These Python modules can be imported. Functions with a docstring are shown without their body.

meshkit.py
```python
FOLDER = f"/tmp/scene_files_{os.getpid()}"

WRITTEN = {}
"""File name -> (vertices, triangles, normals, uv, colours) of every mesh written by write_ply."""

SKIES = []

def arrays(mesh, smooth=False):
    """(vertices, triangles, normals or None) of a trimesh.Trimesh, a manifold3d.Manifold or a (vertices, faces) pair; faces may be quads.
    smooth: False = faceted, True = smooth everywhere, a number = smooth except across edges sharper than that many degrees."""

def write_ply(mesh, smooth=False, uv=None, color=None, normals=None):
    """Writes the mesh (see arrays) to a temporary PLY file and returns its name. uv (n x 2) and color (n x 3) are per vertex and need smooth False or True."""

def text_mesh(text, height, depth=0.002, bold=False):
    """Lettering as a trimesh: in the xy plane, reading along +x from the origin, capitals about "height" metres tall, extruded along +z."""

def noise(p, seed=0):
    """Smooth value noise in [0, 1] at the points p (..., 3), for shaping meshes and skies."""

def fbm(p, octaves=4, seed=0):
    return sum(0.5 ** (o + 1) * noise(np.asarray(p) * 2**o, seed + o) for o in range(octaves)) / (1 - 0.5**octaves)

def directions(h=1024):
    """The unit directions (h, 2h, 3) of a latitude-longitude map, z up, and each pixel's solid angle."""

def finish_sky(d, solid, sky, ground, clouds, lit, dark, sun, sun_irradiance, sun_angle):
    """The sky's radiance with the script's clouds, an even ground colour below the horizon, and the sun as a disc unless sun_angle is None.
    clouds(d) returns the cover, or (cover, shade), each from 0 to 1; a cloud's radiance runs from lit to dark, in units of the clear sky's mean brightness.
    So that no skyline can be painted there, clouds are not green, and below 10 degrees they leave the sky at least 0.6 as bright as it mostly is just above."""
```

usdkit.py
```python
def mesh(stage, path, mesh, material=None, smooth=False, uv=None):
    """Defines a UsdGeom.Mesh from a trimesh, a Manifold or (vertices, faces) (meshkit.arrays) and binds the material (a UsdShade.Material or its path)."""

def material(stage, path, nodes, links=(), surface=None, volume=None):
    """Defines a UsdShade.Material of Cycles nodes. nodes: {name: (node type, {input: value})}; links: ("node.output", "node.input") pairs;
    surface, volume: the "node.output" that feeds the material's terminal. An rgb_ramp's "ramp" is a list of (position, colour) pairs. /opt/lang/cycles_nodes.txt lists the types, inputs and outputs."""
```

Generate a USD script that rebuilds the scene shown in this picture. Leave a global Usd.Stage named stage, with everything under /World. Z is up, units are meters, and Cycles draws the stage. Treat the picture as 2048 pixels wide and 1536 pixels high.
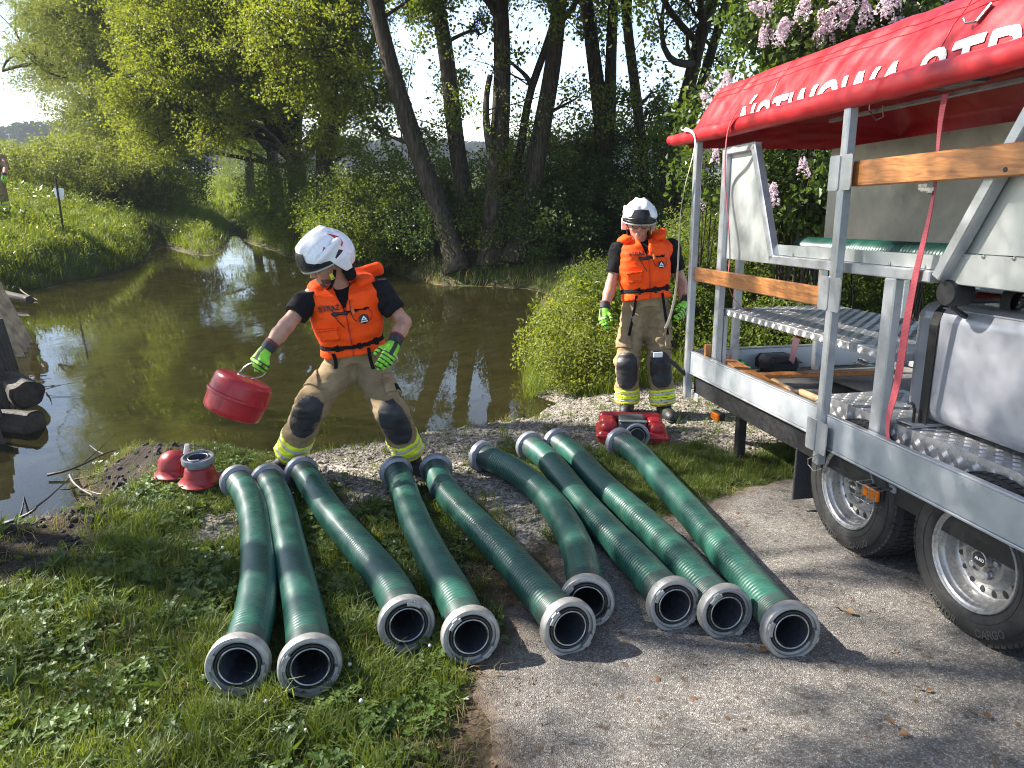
import math
import numpy as np, trimesh, manifold3d as mf, shapely
from scipy.interpolate import RBFInterpolator
from scipy.spatial import cKDTree
from scipy import ndimage
import usdkit, meshkit
from pxr import Usd, UsdGeom, UsdLux, UsdShade, Gf, Vt, Sdf

stage = Usd.Stage.CreateInMemory()
UsdGeom.SetStageUpAxis(stage, 'Z'); UsdGeom.SetStageMetersPerUnit(stage, 1.0)
UsdGeom.Xform.Define(stage, '/World'); UsdGeom.Scope.Define(stage, '/World/Looks')
# ---------------------------------------------------------------- camera
EXPOSURE = 1.92
PITCH = math.radians(16.8); CAM = np.array([0, 0, 2.2]); FPX = 1420.0
cam = UsdGeom.Camera.Define(stage, '/World/camera')
cam.CreateHorizontalApertureAttr(36.0); cam.CreateFocalLengthAttr(36.0 * FPX / 2048)
cam.CreateFStopAttr(0.0); cam.CreateFocusDistanceAttr(5.0)
cam.CreateClippingRangeAttr((0.05, 20000)); cam.CreateExposureAttr(EXPOSURE)
cam.AddTranslateOp().Set(Gf.Vec3d(*CAM)); cam.AddRotateXOp().Set(90 - 16.8)
# ---------------------------------------------------------------- sky and sun
SUN_EL = math.radians(38); SUN_AZ = math.atan2(-0.96, 0.26)
SUN = np.array([math.sin(SUN_AZ) * math.cos(SUN_EL), math.cos(SUN_AZ) * math.cos(SUN_EL), math.sin(SUN_EL)])
sky_m = usdkit.material(stage, '/World/Looks/sky', {
    'tc': ('texture_coordinate', {}),
    's': ('sky_texture', {'sky_type': 'single_scattering', 'sun_disc': False, 'sun_elevation': SUN_EL, 'sun_rotation': SUN_AZ, 'altitude': 200.0, 'air_density': 1.0, 'aerosol_density': 0.7, 'ozone_density': 1.0}),
    'n': ('noise_texture', {'scale': 2.2, 'detail': 6.0, 'roughness': 0.6}),
    'mp': ('mapping', {'scale': (1.0, 1.0, 4.0)}),
    'r': ('map_range', {'from_min': 0.5, 'from_max': 0.8, 'to_min': 0.0, 'to_max': 0.35, 'clamp': True}),
    'mx': ('mix', {'color2': (9.0, 9.4, 10.0)}),
    'b': ('background_shader', {'strength': 0.068})},
    [('tc.generated', 'mp.vector'), ('mp.vector', 'n.vector'), ('n.fac', 'r.value'), ('r.result', 'mx.fac'), ('s.color', 'mx.color1'), ('mx.color', 'b.color')], surface='b.background')
dome = UsdLux.DomeLight.Define(stage, '/World/sky')
dome.GetPrim().SetCustomDataByKey('kind', 'structure')
UsdShade.MaterialBindingAPI.Apply(dome.GetPrim()).Bind(sky_m)
sun = UsdLux.DistantLight.Define(stage, '/World/sun')
sun.CreateNormalizeAttr(True); sun.CreateIntensityAttr(1.2); sun.CreateAngleAttr(0.5); sun.CreateColorAttr(Gf.Vec3f(1.0, 0.93, 0.82))
sun.AddRotateZOp().Set(-math.degrees(SUN_AZ)); sun.AddRotateXOp().Set(-math.degrees(math.pi / 2 - SUN_EL))

# ---------------------------------------------------------------- small helpers
RNG = np.random.default_rng(7)
def nz(v):
    v = np.asarray(v, float); return v / (np.linalg.norm(v, axis=-1, keepdims=True) + 1e-12)
FW = np.array([0, math.cos(PITCH), -math.sin(PITCH)]); UPV = np.array([0, math.sin(PITCH), math.cos(PITCH)])
def ray(px, py): return np.array([(px - 1024) / FPX, 0, 0]) + FW + UPV * (768 - py) / FPX
def P(px, py, d): return CAM + ray(px, py) * d                      # a point seen at px, py (photo pixels), d metres deep
def Pz(px, py, z):                                                  # ... at height z
    r = ray(px, py); return CAM + r * ((z - CAM[2]) / r[2])
TA = nz(ray(760, 435)); TR = nz(np.cross(TA, [0, 0, 1])); TU = np.cross(TR, TA)   # slope of the ramp: along, across, normal
G0 = np.array([0, 0, .5])
def Pg(px, py, lift=0.0):                                           # ... on the sloping ramp
    r = ray(px, py); g = G0 + TU * lift
    return CAM + r * (((g - CAM) @ TU) / (r @ TU))
def plane_z(x, y): return G0[2] - (TU[0] * x + TU[1] * y) / TU[2]
_used = {}
def numbered(parent, name):
    k = f'{parent}/{name}'; n = _used.get(k, 0); _used[k] = n + 1
    return k if n == 0 else f'{k}_{n:03d}'
def setd(prim, **kw):
    for k, v in kw.items():
        if v: prim.SetCustomDataByKey(k, v)
def arr(m):
    if isinstance(m, list): m = cat(m)
    v, f, _ = meshkit.arrays(m); return v, f
def cat(ms):
    vs, fs, n = [], [], 0
    for m in ms:
        v, f = arr(m) if not isinstance(m, tuple) else (np.asarray(m[0], float), np.asarray(m[1]))
        if f.shape[1] == 4: f = np.vstack([f[:, [0, 1, 2]], f[:, [0, 2, 3]]])
        vs.append(v); fs.append(f + n); n += len(v)
    return np.vstack(vs), np.vstack(fs)
class Part:
    def __init__(s, path, base): s.path, s.base = path, base
    def part(s, name, mesh, mat, smooth=35, label=None, kind=None, color=None):
        p = numbered(s.path, name)
        put(p, mesh, mat, smooth, s.base, color)
        setd(stage.GetPrimAtPath(p), label=label, kind=kind)
        return Part(p, s.base)
def put(path, mesh, mat, smooth, base, color=None):
    v, f = arr(mesh)
    if color is None: u, f = np.unique(f, return_inverse=True); v, f = v[u], f.reshape(-1, 3)
    m = usdkit.mesh(stage, path, (v - base, f), mat, smooth if color is None else bool(smooth))
    if color is not None:
        UsdGeom.PrimvarsAPI(m).CreatePrimvar('zone', Sdf.ValueTypeNames.Color3fArray, 'vertex').Set(Vt.Vec3fArray.FromNumpy(np.asarray(color, np.float32)))
    return m
def thing(name, label, category, base, group=None, kind=None):
    p = numbered('/World', name); x = UsdGeom.Xform.Define(stage, p); base = np.asarray(base, float)
    x.AddTranslateOp().Set(Gf.Vec3d(*base)); setd(x.GetPrim(), label=label, category=category, group=group, kind=kind)
    return Part(p, base)
def single(name, label, category, mesh, mat, base, smooth=35, group=None, kind=None):
    p = numbered('/World', name); base = np.asarray(base, float); m = put(p, mesh, mat, smooth, base)
    m.AddTranslateOp().Set(Gf.Vec3d(*base)); setd(m.GetPrim(), label=label, category=category, group=group, kind=kind)
    return Part(p, base)
def struct(name, mesh, mat, smooth=True, color=None):
    p = numbered('/World', name); m = put(p, mesh, mat, smooth, np.zeros(3), color); setd(m.GetPrim(), kind='structure'); return m
def scatter(path, protos, pos, quat, scale, kind=None, label=None, category=None, idx=None, base=None):
    """PointInstancer; protos: (name, mesh, material); quat rows are x, y, z, w."""
    pi = UsdGeom.PointInstancer.Define(stage, path); pos = np.asarray(pos, float)
    base = np.zeros(3) if base is None else base
    for n, m, mt in protos:
        usdkit.mesh(stage, f'{path}/{n}', m, mt, False); pi.CreatePrototypesRel().AddTarget(f'{path}/{n}')
    n = len(pos); scale = np.asarray(scale, float)
    if scale.ndim == 1: scale = np.repeat(scale[:, None], 3, 1)
    pi.CreatePositionsAttr(Vt.Vec3fArray.FromNumpy((pos - base).astype(np.float32)))
    pi.CreateOrientationsAttr(Vt.QuathArray.FromNumpy(quat.astype(np.float16)))
    pi.CreateScalesAttr(Vt.Vec3fArray.FromNumpy(scale.astype(np.float32)))
    idx = np.random.default_rng(len(pos)).integers(0, len(protos), n) if idx is None else idx
    pi.CreateProtoIndicesAttr(Vt.IntArray.FromNumpy(np.asarray(idx, np.int32)))
    setd(pi.GetPrim(), kind=kind, label=label, category=category); return pi
def quat_z(ang):
    q = np.zeros((len(ang), 4)); q[:, 2] = np.sin(ang / 2); q[:, 3] = np.cos(ang / 2); return q
def qmul(a, b):
    ax, ay, az, aw = a.T; bx, by, bz, bw = b.T
    return np.stack([aw*bx+ax*bw+ay*bz-az*by, aw*by-ax*bz+ay*bw+az*bx, aw*bz+ax*by-ay*bx+az*bw, aw*bw-ax*bx-ay*by-az*bz], 1)
def quat_to(d):                                                     # turns +z to d
    d = nz(d); q = np.stack([-d[:, 1], d[:, 0], 0 * d[:, 0], 1 + d[:, 2]], 1)
    q[d[:, 2] < -.9999] = [1, 0, 0, 0]; return nz(q)
def quat_rand(n, rng): return nz(rng.normal(size=(n, 4)))
def frame(p, up0=None):
    p = np.asarray(p, float); t = nz(np.gradient(p, axis=0))
    a0 = np.array([0, 0, 1.]) if up0 is None else np.asarray(up0, float)
    if abs(t[0] @ a0) > .9: a0 = np.array([1., 0, 0])
    A = []
    a = a0
    for ti in t:
        a = a - ti * (a @ ti); a = a / np.linalg.norm(a); A.append(a)
    A = np.array(A); return t, A, np.cross(t, A)
def tube(p, r, sides=10, caps=True, ell=None, up0=None, fn=None):
    """A tapering tube along the polyline p. ell: width factor of the second axis; fn(radius grid, ring, angle) reshapes."""
    p = np.asarray(p, float); n = len(p); t, A, B = frame(p, up0); r = np.broadcast_to(np.asarray(r, float), (n,))
    ang = np.arange(sides) * 2 * np.pi / sides; rr = np.repeat(r[:, None], sides, 1)
    if fn is not None: rr = fn(rr, np.arange(n)[:, None], ang[None])
    e = 1.0 if ell is None else ell
    v = (p[:, None] + (rr * np.cos(ang))[..., None] * A[:, None] + (rr * np.sin(ang) * e)[..., None] * B[:, None]).reshape(-1, 3)
    i, j = np.meshgrid(np.arange(n - 1), np.arange(sides), indexing='ij'); k = (j + 1) % sides
    f = [np.stack([i*sides+j, i*sides+k, (i+1)*sides+k], -1).reshape(-1, 3), np.stack([i*sides+j, (i+1)*sides+k, (i+1)*sides+j], -1).reshape(-1, 3)]
    if caps:
        v = np.vstack([v, p[0], p[-1]]); q = np.arange(sides); m = n * sides
        f += [np.stack([np.full(sides, m), (q+1) % sides, q], 1), np.stack([np.full(sides, m+1), (n-1)*sides+q, (n-1)*sides+(q+1) % sides], 1)]
    return v, np.vstack(f)
def lathe(prof, c, ax, seg=40, up0=None):
    """prof: (radius, height) pairs turned about the axis ax through c; closed if first and last radius are 0."""
    ax = nz(ax); x = np.cross(ax, [0, 0, 1.] if up0 is None else up0); x = nz(x if np.linalg.norm(x) > 1e-3 else np.cross(ax, [0, 1., 0])); y = np.cross(ax, x)
    prof = np.asarray(prof, float); ang = np.arange(seg) * 2 * np.pi / seg; n = len(prof)
    v = np.asarray(c) + prof[:, 1][:, None, None] * ax + prof[:, 0][:, None, None] * (np.cos(ang)[None, :, None] * x + np.sin(ang)[None, :, None] * y)
    i, j = np.meshgrid(np.arange(n - 1), np.arange(seg), indexing='ij'); k = (j + 1) % seg
    q = np.stack([i*seg+j, i*seg+k, (i+1)*seg+k, (i+1)*seg+j], -1).reshape(-1, 4)
    return v.reshape(-1, 3), np.vstack([q[:, [0, 1, 2]], q[:, [0, 2, 3]]])
def spline(pts, n):
    from scipy.interpolate import CubicSpline
    pts = np.asarray(pts, float); s = np.r_[0, np.cumsum(np.linalg.norm(np.diff(pts, axis=0), axis=1))]
    return CubicSpline(s, pts)(np.linspace(0, s[-1], n)) if len(pts) > 2 else pts[0] + (pts[-1] - pts[0]) * np.linspace(0, 1, n)[:, None]
def rbox(size, r=.004):
    """A box with chamfered edges, centred at the origin."""
    s = np.asarray(size, float) / 2; r = min(r, s.min() * .9); pts = []
    for k in range(3):
        h = s - r; h[k] = s[k]
        pts += [h * np.array(c) for c in np.ndindex(2, 2, 2)]
        pts[-8:] = [h * (np.array(c) * 2 - 1) for c in np.ndindex(2, 2, 2)]
    m = mf.Manifold.hull_points(np.array(pts, np.float64)).to_mesh(); return np.array(m.vert_properties[:, :3], float), np.array(m.tri_verts)
def move(m, rot=None, loc=(0, 0, 0), scale=None):
    v, f = arr(m); v = v if scale is None else v * scale
    return (v if rot is None else v @ np.asarray(rot).T) + np.asarray(loc), f
def beam(a, b, w, h, up=(0, 0, 1), r=.004):
    """A chamfered bar from a to b, w wide and h high."""
    a, b = np.asarray(a, float), np.asarray(b, float); d = b - a; L = np.linalg.norm(d); t = d / L
    x = np.cross(t, up); x = nz(x if np.linalg.norm(x) > 1e-6 else np.cross(t, [1, 0, 0])); z = np.cross(x, t)
    return move(rbox((L, w, h), r), np.stack([t, x, z], 1), (a + b) / 2)
def ribbon(p, w, side, th=.003):
    """A flat strap along p; side: direction(s) of its width."""
    p = np.asarray(p, float); t = nz(np.gradient(p, axis=0)); s = np.broadcast_to(np.asarray(side, float), p.shape); s = nz(s - t * (s * t).sum(1, keepdims=True)); n = np.cross(t, s)
    v = np.stack([p - s*w/2 - n*th/2, p + s*w/2 - n*th/2, p + s*w/2 + n*th/2, p - s*w/2 + n*th/2], 1).reshape(-1, 3)
    k = len(p); i, j = np.meshgrid(np.arange(k - 1), np.arange(4), indexing='ij'); jj = (j + 1) % 4
    q = np.stack([i*4+j, i*4+jj, (i+1)*4+jj, (i+1)*4+j], -1).reshape(-1, 4)
    f = np.vstack([q[:, [0, 1, 2]], q[:, [0, 2, 3]], [[0, 2, 1], [0, 3, 2]], np.array([[0, 1, 2], [0, 2, 3]]) + (k-1)*4]); return v, f
def sphere(c, r, n=2):
    m = trimesh.creation.icosphere(n, 1.0); return np.array(m.vertices) * r + c, np.array(m.faces)
def hull(pts):
    m = mf.Manifold.hull_points(np.asarray(pts, float)).to_mesh(); return np.array(m.vert_properties[:, :3], float), np.array(m.tri_verts)
# ---------------------------------------------------------------- materials
_mats = {}
def M(name, col, col2=None, rough=.5, metal=0., scale=6., detail=4., lo=.35, hi=.65, bump=0., bscale=80., spec=.5, coat=0., trans=0., rvar=.12, sheen=0., dist=.004):
    """Plain procedural surface: two tones mixed by noise, uneven roughness and fine relief."""
    if name in _mats: return _mats[name]
    col = np.array(col, float); col2 = col * .72 if col2 is None else np.array(col2, float)
    nodes = {'tc': ('texture_coordinate', {}), 'n': ('noise_texture', {'scale': scale, 'detail': detail, 'roughness': .6}),
             'r': ('rgb_ramp', {'ramp': [(lo, tuple(col2)), (hi, tuple(col))]}),
             'n2': ('noise_texture', {'scale': scale * 3.1, 'detail': 3.0}), 'rr': ('map_range', {'from_min': .3, 'from_max': .7, 'to_min': max(rough - rvar, .02), 'to_max': min(rough + rvar, 1.)}),
             'p': ('principled_bsdf', {'metallic': metal, 'specular_ior_level': spec, 'coat_weight': coat, 'sheen_weight': sheen})}
    links = [('tc.object', 'n.vector'), ('tc.object', 'n2.vector'), ('n.fac', 'r.fac'), ('r.color', 'p.base_color'), ('n2.fac', 'rr.value'), ('rr.result', 'p.roughness')]
    if bump:
        nodes['nb'] = ('noise_texture', {'scale': bscale, 'detail': 5.0, 'roughness': .6}); nodes['b'] = ('bump', {'strength': bump, 'distance': dist})
        links += [('tc.object', 'nb.vector'), ('nb.fac', 'b.height'), ('b.normal', 'p.normal')]
    out = 'p.BSDF'
    if trans:
        nodes['t'] = ('translucent_bsdf', {}); nodes['mc'] = ('mix_closure', {'fac': trans}); links += [('r.color', 't.color'), ('p.BSDF', 'mc.closure1'), ('t.BSDF', 'mc.closure2')]; out = 'mc.closure'
    _mats[name] = usdkit.material(stage, f'/World/Looks/{name}', nodes, links, surface=out); return _mats[name]
def leaf_mat(name, a, b, c, trans=.5, rough=.5):
    """Leaves: tone varies from copy to copy and from leaf to leaf; light passes through."""
    if name in _mats: return _mats[name]
    a, b, c = map(np.array, (a, b, c)); tr = lambda x: tuple(np.clip(np.array(x) * [1.75, 1.62, .72], 0, 1))
    nodes = {'oi': ('object_info', {}), 'g': ('geometry', {}), 'mx': ('math', {'math_type': 'add'}), 'h': ('math', {'math_type': 'multiply', 'value2': .5}),
             'r': ('rgb_ramp', {'ramp': [(0., tuple(a)), (.5, tuple(b)), (1., tuple(c))]}), 'r2': ('rgb_ramp', {'ramp': [(0., tr(a)), (.5, tr(b)), (1., tr(c))]}),
             'p': ('principled_bsdf', {'roughness': rough, 'specular_ior_level': .4}), 't': ('translucent_bsdf', {}), 'mc': ('mix_closure', {'fac': trans})}
    links = [('oi.random', 'mx.value1'), ('g.random_per_island', 'mx.value2'), ('mx.value', 'h.value1'), ('h.value', 'r.fac'), ('h.value', 'r2.fac'), ('r.color', 'p.base_color'), ('r2.color', 't.color'), ('p.BSDF', 'mc.closure1'), ('t.BSDF', 'mc.closure2')]
    _mats[name] = usdkit.material(stage, f'/World/Looks/{name}', nodes, links, surface='mc.closure'); return _mats[name]
# ================================================================ terrain, ramp, water
def poly_px(pts, z=None): return np.array([(Pg(*p) if z is None else Pz(p[0], p[1], z))[:2] for p in pts])
WATER = shapely.Polygon(np.vstack([poly_px([(30,1075),(120,1058),(172,1030),(178,1000),(150,965),(205,925),(262,900),(340,902),(430,893),(500,905),(560,922),(650,905),(760,884),(850,868),(930,853),(1010,846),(1075,836),(1118,806),(1062,790),(1066,740),(1084,680),(1078,622),(1105,588),(1050,577),(960,572),(880,570),(815,556),(780,540),(690,535),(600,522),(552,503),(498,484),(474,462),(468,446),(456,446),(455,470),(446,496),(425,512),(385,508),(345,492),(318,488),(300,500),(282,530),(205,556),(130,566),(62,582),(0,596)], 0), [(-13, 8.6), (-13, 3.4), (-6, 3.5)]])).buffer(0)
ASPHALT = shapely.Polygon(np.vstack([poly_px([(1010,1640),(980,1500),(960,1430),(950,1385),(1010,1310),(1030,1230),(1085,1180),(1075,1092),(1200,1078),(1290,1050),(1400,1003),(1500,975),(1600,958),(1750,925)]), [(7, 3.6), (7, -6), (-.2, -6)]]))
GRAVEL = shapely.union_all([shapely.Polygon(poly_px(p)) for p in (
    [(560,935),(660,868),(850,838),(1000,815),(1105,765),(1200,795),(1420,768),(1640,780),(1640,880),(1540,898),(1330,905),(1180,900),(1000,880),(940,930),(860,950),(700,985),(600,960)],
    [(880,950),(1010,935),(1090,985),(1130,1060),(1075,1095),(980,1060),(900,1010)], [(640,985),(760,975),(790,1010),(680,1020)], [(415,1035),(470,1030),(480,1075),(420,1080)])]).buffer(.02)
DIRT = shapely.union_all([shapely.Polygon(poly_px(p)) for p in ([(930,1120),(1030,1095),(1085,1100),(1090,1190),(1010,1230),(960,1260),(930,1200)], [(845,1440),(900,1380),(985,1290),(1060,1330),(1030,1450),(1070,1640),(830,1640)])])
MUD = shapely.Polygon(poly_px([(-60,960),(60,880),(180,935),(250,890),(360,885),(430,900),(380,945),(280,965),(225,1015),(205,1075),(140,1150),(40,1190),(-60,1210)]))
def sdist(poly, x, y):
    """Signed distance to a polygon's edge, positive inside."""
    pts = shapely.points(x, y); shapely.prepare(poly); ins = shapely.contains(poly, pts)
    d = shapely.distance(poly.boundary, pts); return np.where(ins, d, -d)
def fb(x, y, s, seed=0, o=4): return meshkit.fbm(np.stack([x*s, y*s, 0*x + seed*7.3], -1), o, seed)
def sstep(a, b, x): t = np.clip((x - a) / (b - a), 0, 1); return t*t*(3-2*t)

_ctl = [(x, y, plane_z(x, y)) for x in (-1.5, 0, 1.5, 3, 4.5) for y in (-1, 1.5, 3.5, 5.2)]
_ctl += [(-3, 1, .42), (-4.2, 2.6, .38), (-7, 1, .5), (-3, -3, .6), (0, -10, .9), (-15, -8, .9), (15, -8, .8), (3, 7.2, .1), (5.5, 8, .35), (8, 5, .5), (12, 12, .7), (1.1, 7.3, .14), (1.2, 8.6, .2), (2.2, 9.5, .3), (12, 2, .6),
         (-2, 18, .7), (3, 18, .8), (9, 20, .9), (0, 28, .95), (14, 30, 1.), (-17, 25, 2.05), (-30, 22, 2.2), (-14, 9, .7), (-20, 6, 1.2), (-14, 2.5, .6),
         (-60, 100, 2.3), (0, 100, .95), (60, 100, 1.), (-200, 300, 3.), (0, 300, 1.), (200, 300, 1.2), (-1500, 1500, 6), (1500, 1500, 4), (0, 1500, 2), (0, -300, 1.5), (-500, -300, 2), (500, -300, 2)]
_ctl += [tuple(Pz(*p)) for p in ((820,505,.42),(950,527,.42),(1100,548,.38),(1180,520,.5),(1000,450,.8),(120,432,1.25),(5,392,1.6),(60,548,.3),(200,505,.35),(0,470,.8),(300,455,.45),(250,402,1.15),(350,402,.75),(440,450,.06),(432,402,.45),(426,380,.85),(470,402,.5),(520,440,.4),(600,432,.6),(560,480,.2),(660,520,.25),(150,470,.8))]
_ctl = np.array(_ctl); _rbf = RBFInterpolator(_ctl[:, :2], _ctl[:, 2], kernel='linear')
def axis_grid(a, b, step, far, g): 
    t = [b]; s = step
    while t[-1] < far[1]: s *= g; t.append(t[-1] + s)
    u = [a]; s = step
    while u[-1] > far[0]: s *= g; u.append(u[-1] - s)
    return np.r_[u[::-1][:-1], np.arange(a, b, step), t]
GX, GY = axis_grid(-4.2, 3.6, .035, (-1500, 1500), 1.055), axis_grid(1.4, 8., .035, (-300, 2200), 1.035)
XX, YY = np.meshgrid(GX, GY); xf, yf = XX.ravel(), YY.ravel()
z = _rbf(np.stack([xf, yf], 1)).reshape(XX.shape); z = ndimage.gaussian_filter(z, 3).ravel()
sw = sdist(WATER, xf, yf); near = np.hypot(xf, yf) < 40
rough_n = (fb(xf, yf, .9, 1) - .5) * .05 + (fb(xf, yf, 5., 2) - .5) * .022
z = z + rough_n * np.where(sdist(ASPHALT, xf, yf) > -.1, .12, 1.)
mud_s = sdist(MUD, xf, yf) + .10
z = z + sstep(-.1, .25, mud_s) * ((fb(xf, yf, 3.2, 3) - .38) * .16 + (fb(xf, yf, 14., 4) - .5) * .05)
sw = sw + (fb(xf, yf, 2.2, 5) - .5) * .22 * near
bank = np.maximum(z, .03)
z = np.where(sw > 0, -np.minimum(.32, .012 + .10 * sw + .05*np.maximum(sw-.5, 0)) + (fb(xf, yf, 6., 6) - .5) * .015, .012 + (bank - .012) * sstep(0, .55, -sw) + .02*np.minimum(-sw, .4))
ZZ = z.reshape(XX.shape)
from scipy.interpolate import RegularGridInterpolator
_hi = RegularGridInterpolator((GY, GX), ZZ, bounds_error=False, fill_value=1.0)
def H(x, y):
    r = _hi(np.stack([np.asarray(y, float), np.asarray(x, float)], -1)); return float(r[0]) if np.ndim(x) == 0 else r
nzl = lambda s, seed: (fb(xf, yf, s, seed) - .5)
w_gravel = sstep(-.12, .12, sdist(GRAVEL, xf, yf) + nzl(3., 11) * .5 + nzl(11, 12) * .15)
w_dirt = sstep(-.1, .1, sdist(DIRT, xf, yf) + nzl(4., 13) * .4); w_mud = sstep(-.1, .2, mud_s + nzl(3., 14) * .3)
w_bed = sstep(-.08, .05, sw)
w_grass = np.clip(1 - w_gravel - w_dirt - w_mud, 0, 1) * (1 - w_bed)
zone = np.stack([w_grass, np.clip(w_gravel * (1 - .7 * w_bed) + .0, 0, 1), w_mud * (1 - .5 * w_bed)], 1)
bedw = w_bed
ny, nx = XX.shape; i, j = np.meshgrid(np.arange(ny - 1), np.arange(nx - 1), indexing='ij'); a_ = i * nx + j
GF = np.stack([a_, a_ + 1, a_ + nx + 1, a_ + nx], -1).reshape(-1, 4)
_T = {'tc': ('geometry', {}), 'z': ('attribute', {'attribute': 'zone'}), 'sz': ('separate_xyz', {}),
      'n1': ('noise_texture', {'scale': 3.0, 'detail': 8.0, 'roughness': .65}), 'n2': ('noise_texture', {'scale': 42.0, 'detail': 5.0, 'roughness': .7}), 'v': ('voronoi_texture', {'scale': 48.0}), 'v2': ('voronoi_texture', {'scale': 120.0}),
      'soil': ('rgb_ramp', {'ramp': [(.3, (.022, .016, .010)), (.55, (.06, .043, .026)), (.75, (.115, .088, .055))]}),
      'grs': ('rgb_ramp', {'ramp': [(.3, (.028, .034, .012)), (.55, (.06, .075, .02)), (.75, (.12, .125, .045))]}),
      'grv': ('rgb_ramp', {'ramp': [(0., (.07, .058, .044)), (.35, (.17, .152, .125)), (.7, (.26, .24, .205)), (1., (.36, .34, .30))]}),
      'mud': ('rgb_ramp', {'ramp': [(.3, (.008, .006, .005)), (.7, (.035, .026, .018))]}),
      'sv': ('separate_color', {}), 'm1': ('mix', {}), 'bed': ('rgb_ramp', {'ramp': [(.3, (.22, .175, .06)), (.55, (.36, .29, .12)), (.75, (.47, .40, .22))]}), 'sp': ('separate_xyz', {}), 'bw': ('map_range', {'from_min': .012, 'from_max': -.012, 'clamp': True}), 'm0': ('mix', {}), 'm2': ('mix', {}), 'm3': ('mix', {}),
      'b': ('bump', {'strength': .7, 'distance': .012}), 'hm': ('math', {'math_type': 'add'}), 'p': ('principled_bsdf', {'roughness': .92, 'specular_ior_level': .25})}
ground_m = usdkit.material(stage, '/World/Looks/ground', _T, [('tc.position', k + '.vector') for k in ('n1', 'n2', 'v', 'v2')] + [('z.vector', 'sz.vector'), ('n1.fac', 'soil.fac'), ('n2.fac', 'grs.fac'), ('n2.fac', 'mud.fac'), ('v.color', 'sv.color'), ('sv.r', 'grv.fac'),
    ('tc.position', 'sp.vector'), ('sp.z', 'bw.value'), ('bw.result', 'm0.fac'), ('n1.fac', 'bed.fac'), ('soil.color', 'm0.color1'), ('bed.color', 'm0.color2'), ('m0.color', 'm1.color1'), ('grs.color', 'm1.color2'), ('sz.x', 'm1.fac'), ('m1.color', 'm2.color1'), ('grv.color', 'm2.color2'), ('sz.y', 'm2.fac'), ('m2.color', 'm3.color1'), ('mud.color', 'm3.color2'), ('sz.z', 'm3.fac'), ('m3.color', 'p.base_color'),
    ('v.distance', 'hm.value1'), ('n2.fac', 'hm.value2'), ('hm.value', 'b.height'), ('b.normal', 'p.normal')], surface='p.BSDF')
struct('ground', (np.stack([xf, yf, z], 1), GF), ground_m, color=zone)

# asphalt: worn sheet whose ragged edge dips under the soil
ax_, ay_ = np.meshgrid(np.arange(-1.2, 7., .03), np.arange(-4, 4.3, .03)); afx, afy = ax_.ravel(), ay_.ravel()
sa = sdist(ASPHALT, afx, afy) + (fb(afx, afy, 2.5, 21) - .5) * .34 + (fb(afx, afy, 9, 22) - .5) * .16
ed_ = np.clip(np.exp(-np.maximum(sa, 0) / .10) * 1.1 * (.35 + 1.3 * fb(afx, afy, 7, 24)) - .12, 0, 1)
az = H(afx, afy) + np.clip(sa * .35, -.02, .014) + (fb(afx, afy, 7, 23) - .5) * .004
n0 = ax_.shape[1]; i, j = np.meshgrid(np.arange(ax_.shape[0] - 1), np.arange(n0 - 1), indexing='ij'); a_ = (i * n0 + j).ravel()
q = np.stack([a_, a_ + 1, a_ + n0 + 1, a_ + n0], 1); q = q[(sa[q] > -.05).all(1)]
u_, inv = np.unique(q, return_inverse=True)
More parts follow.
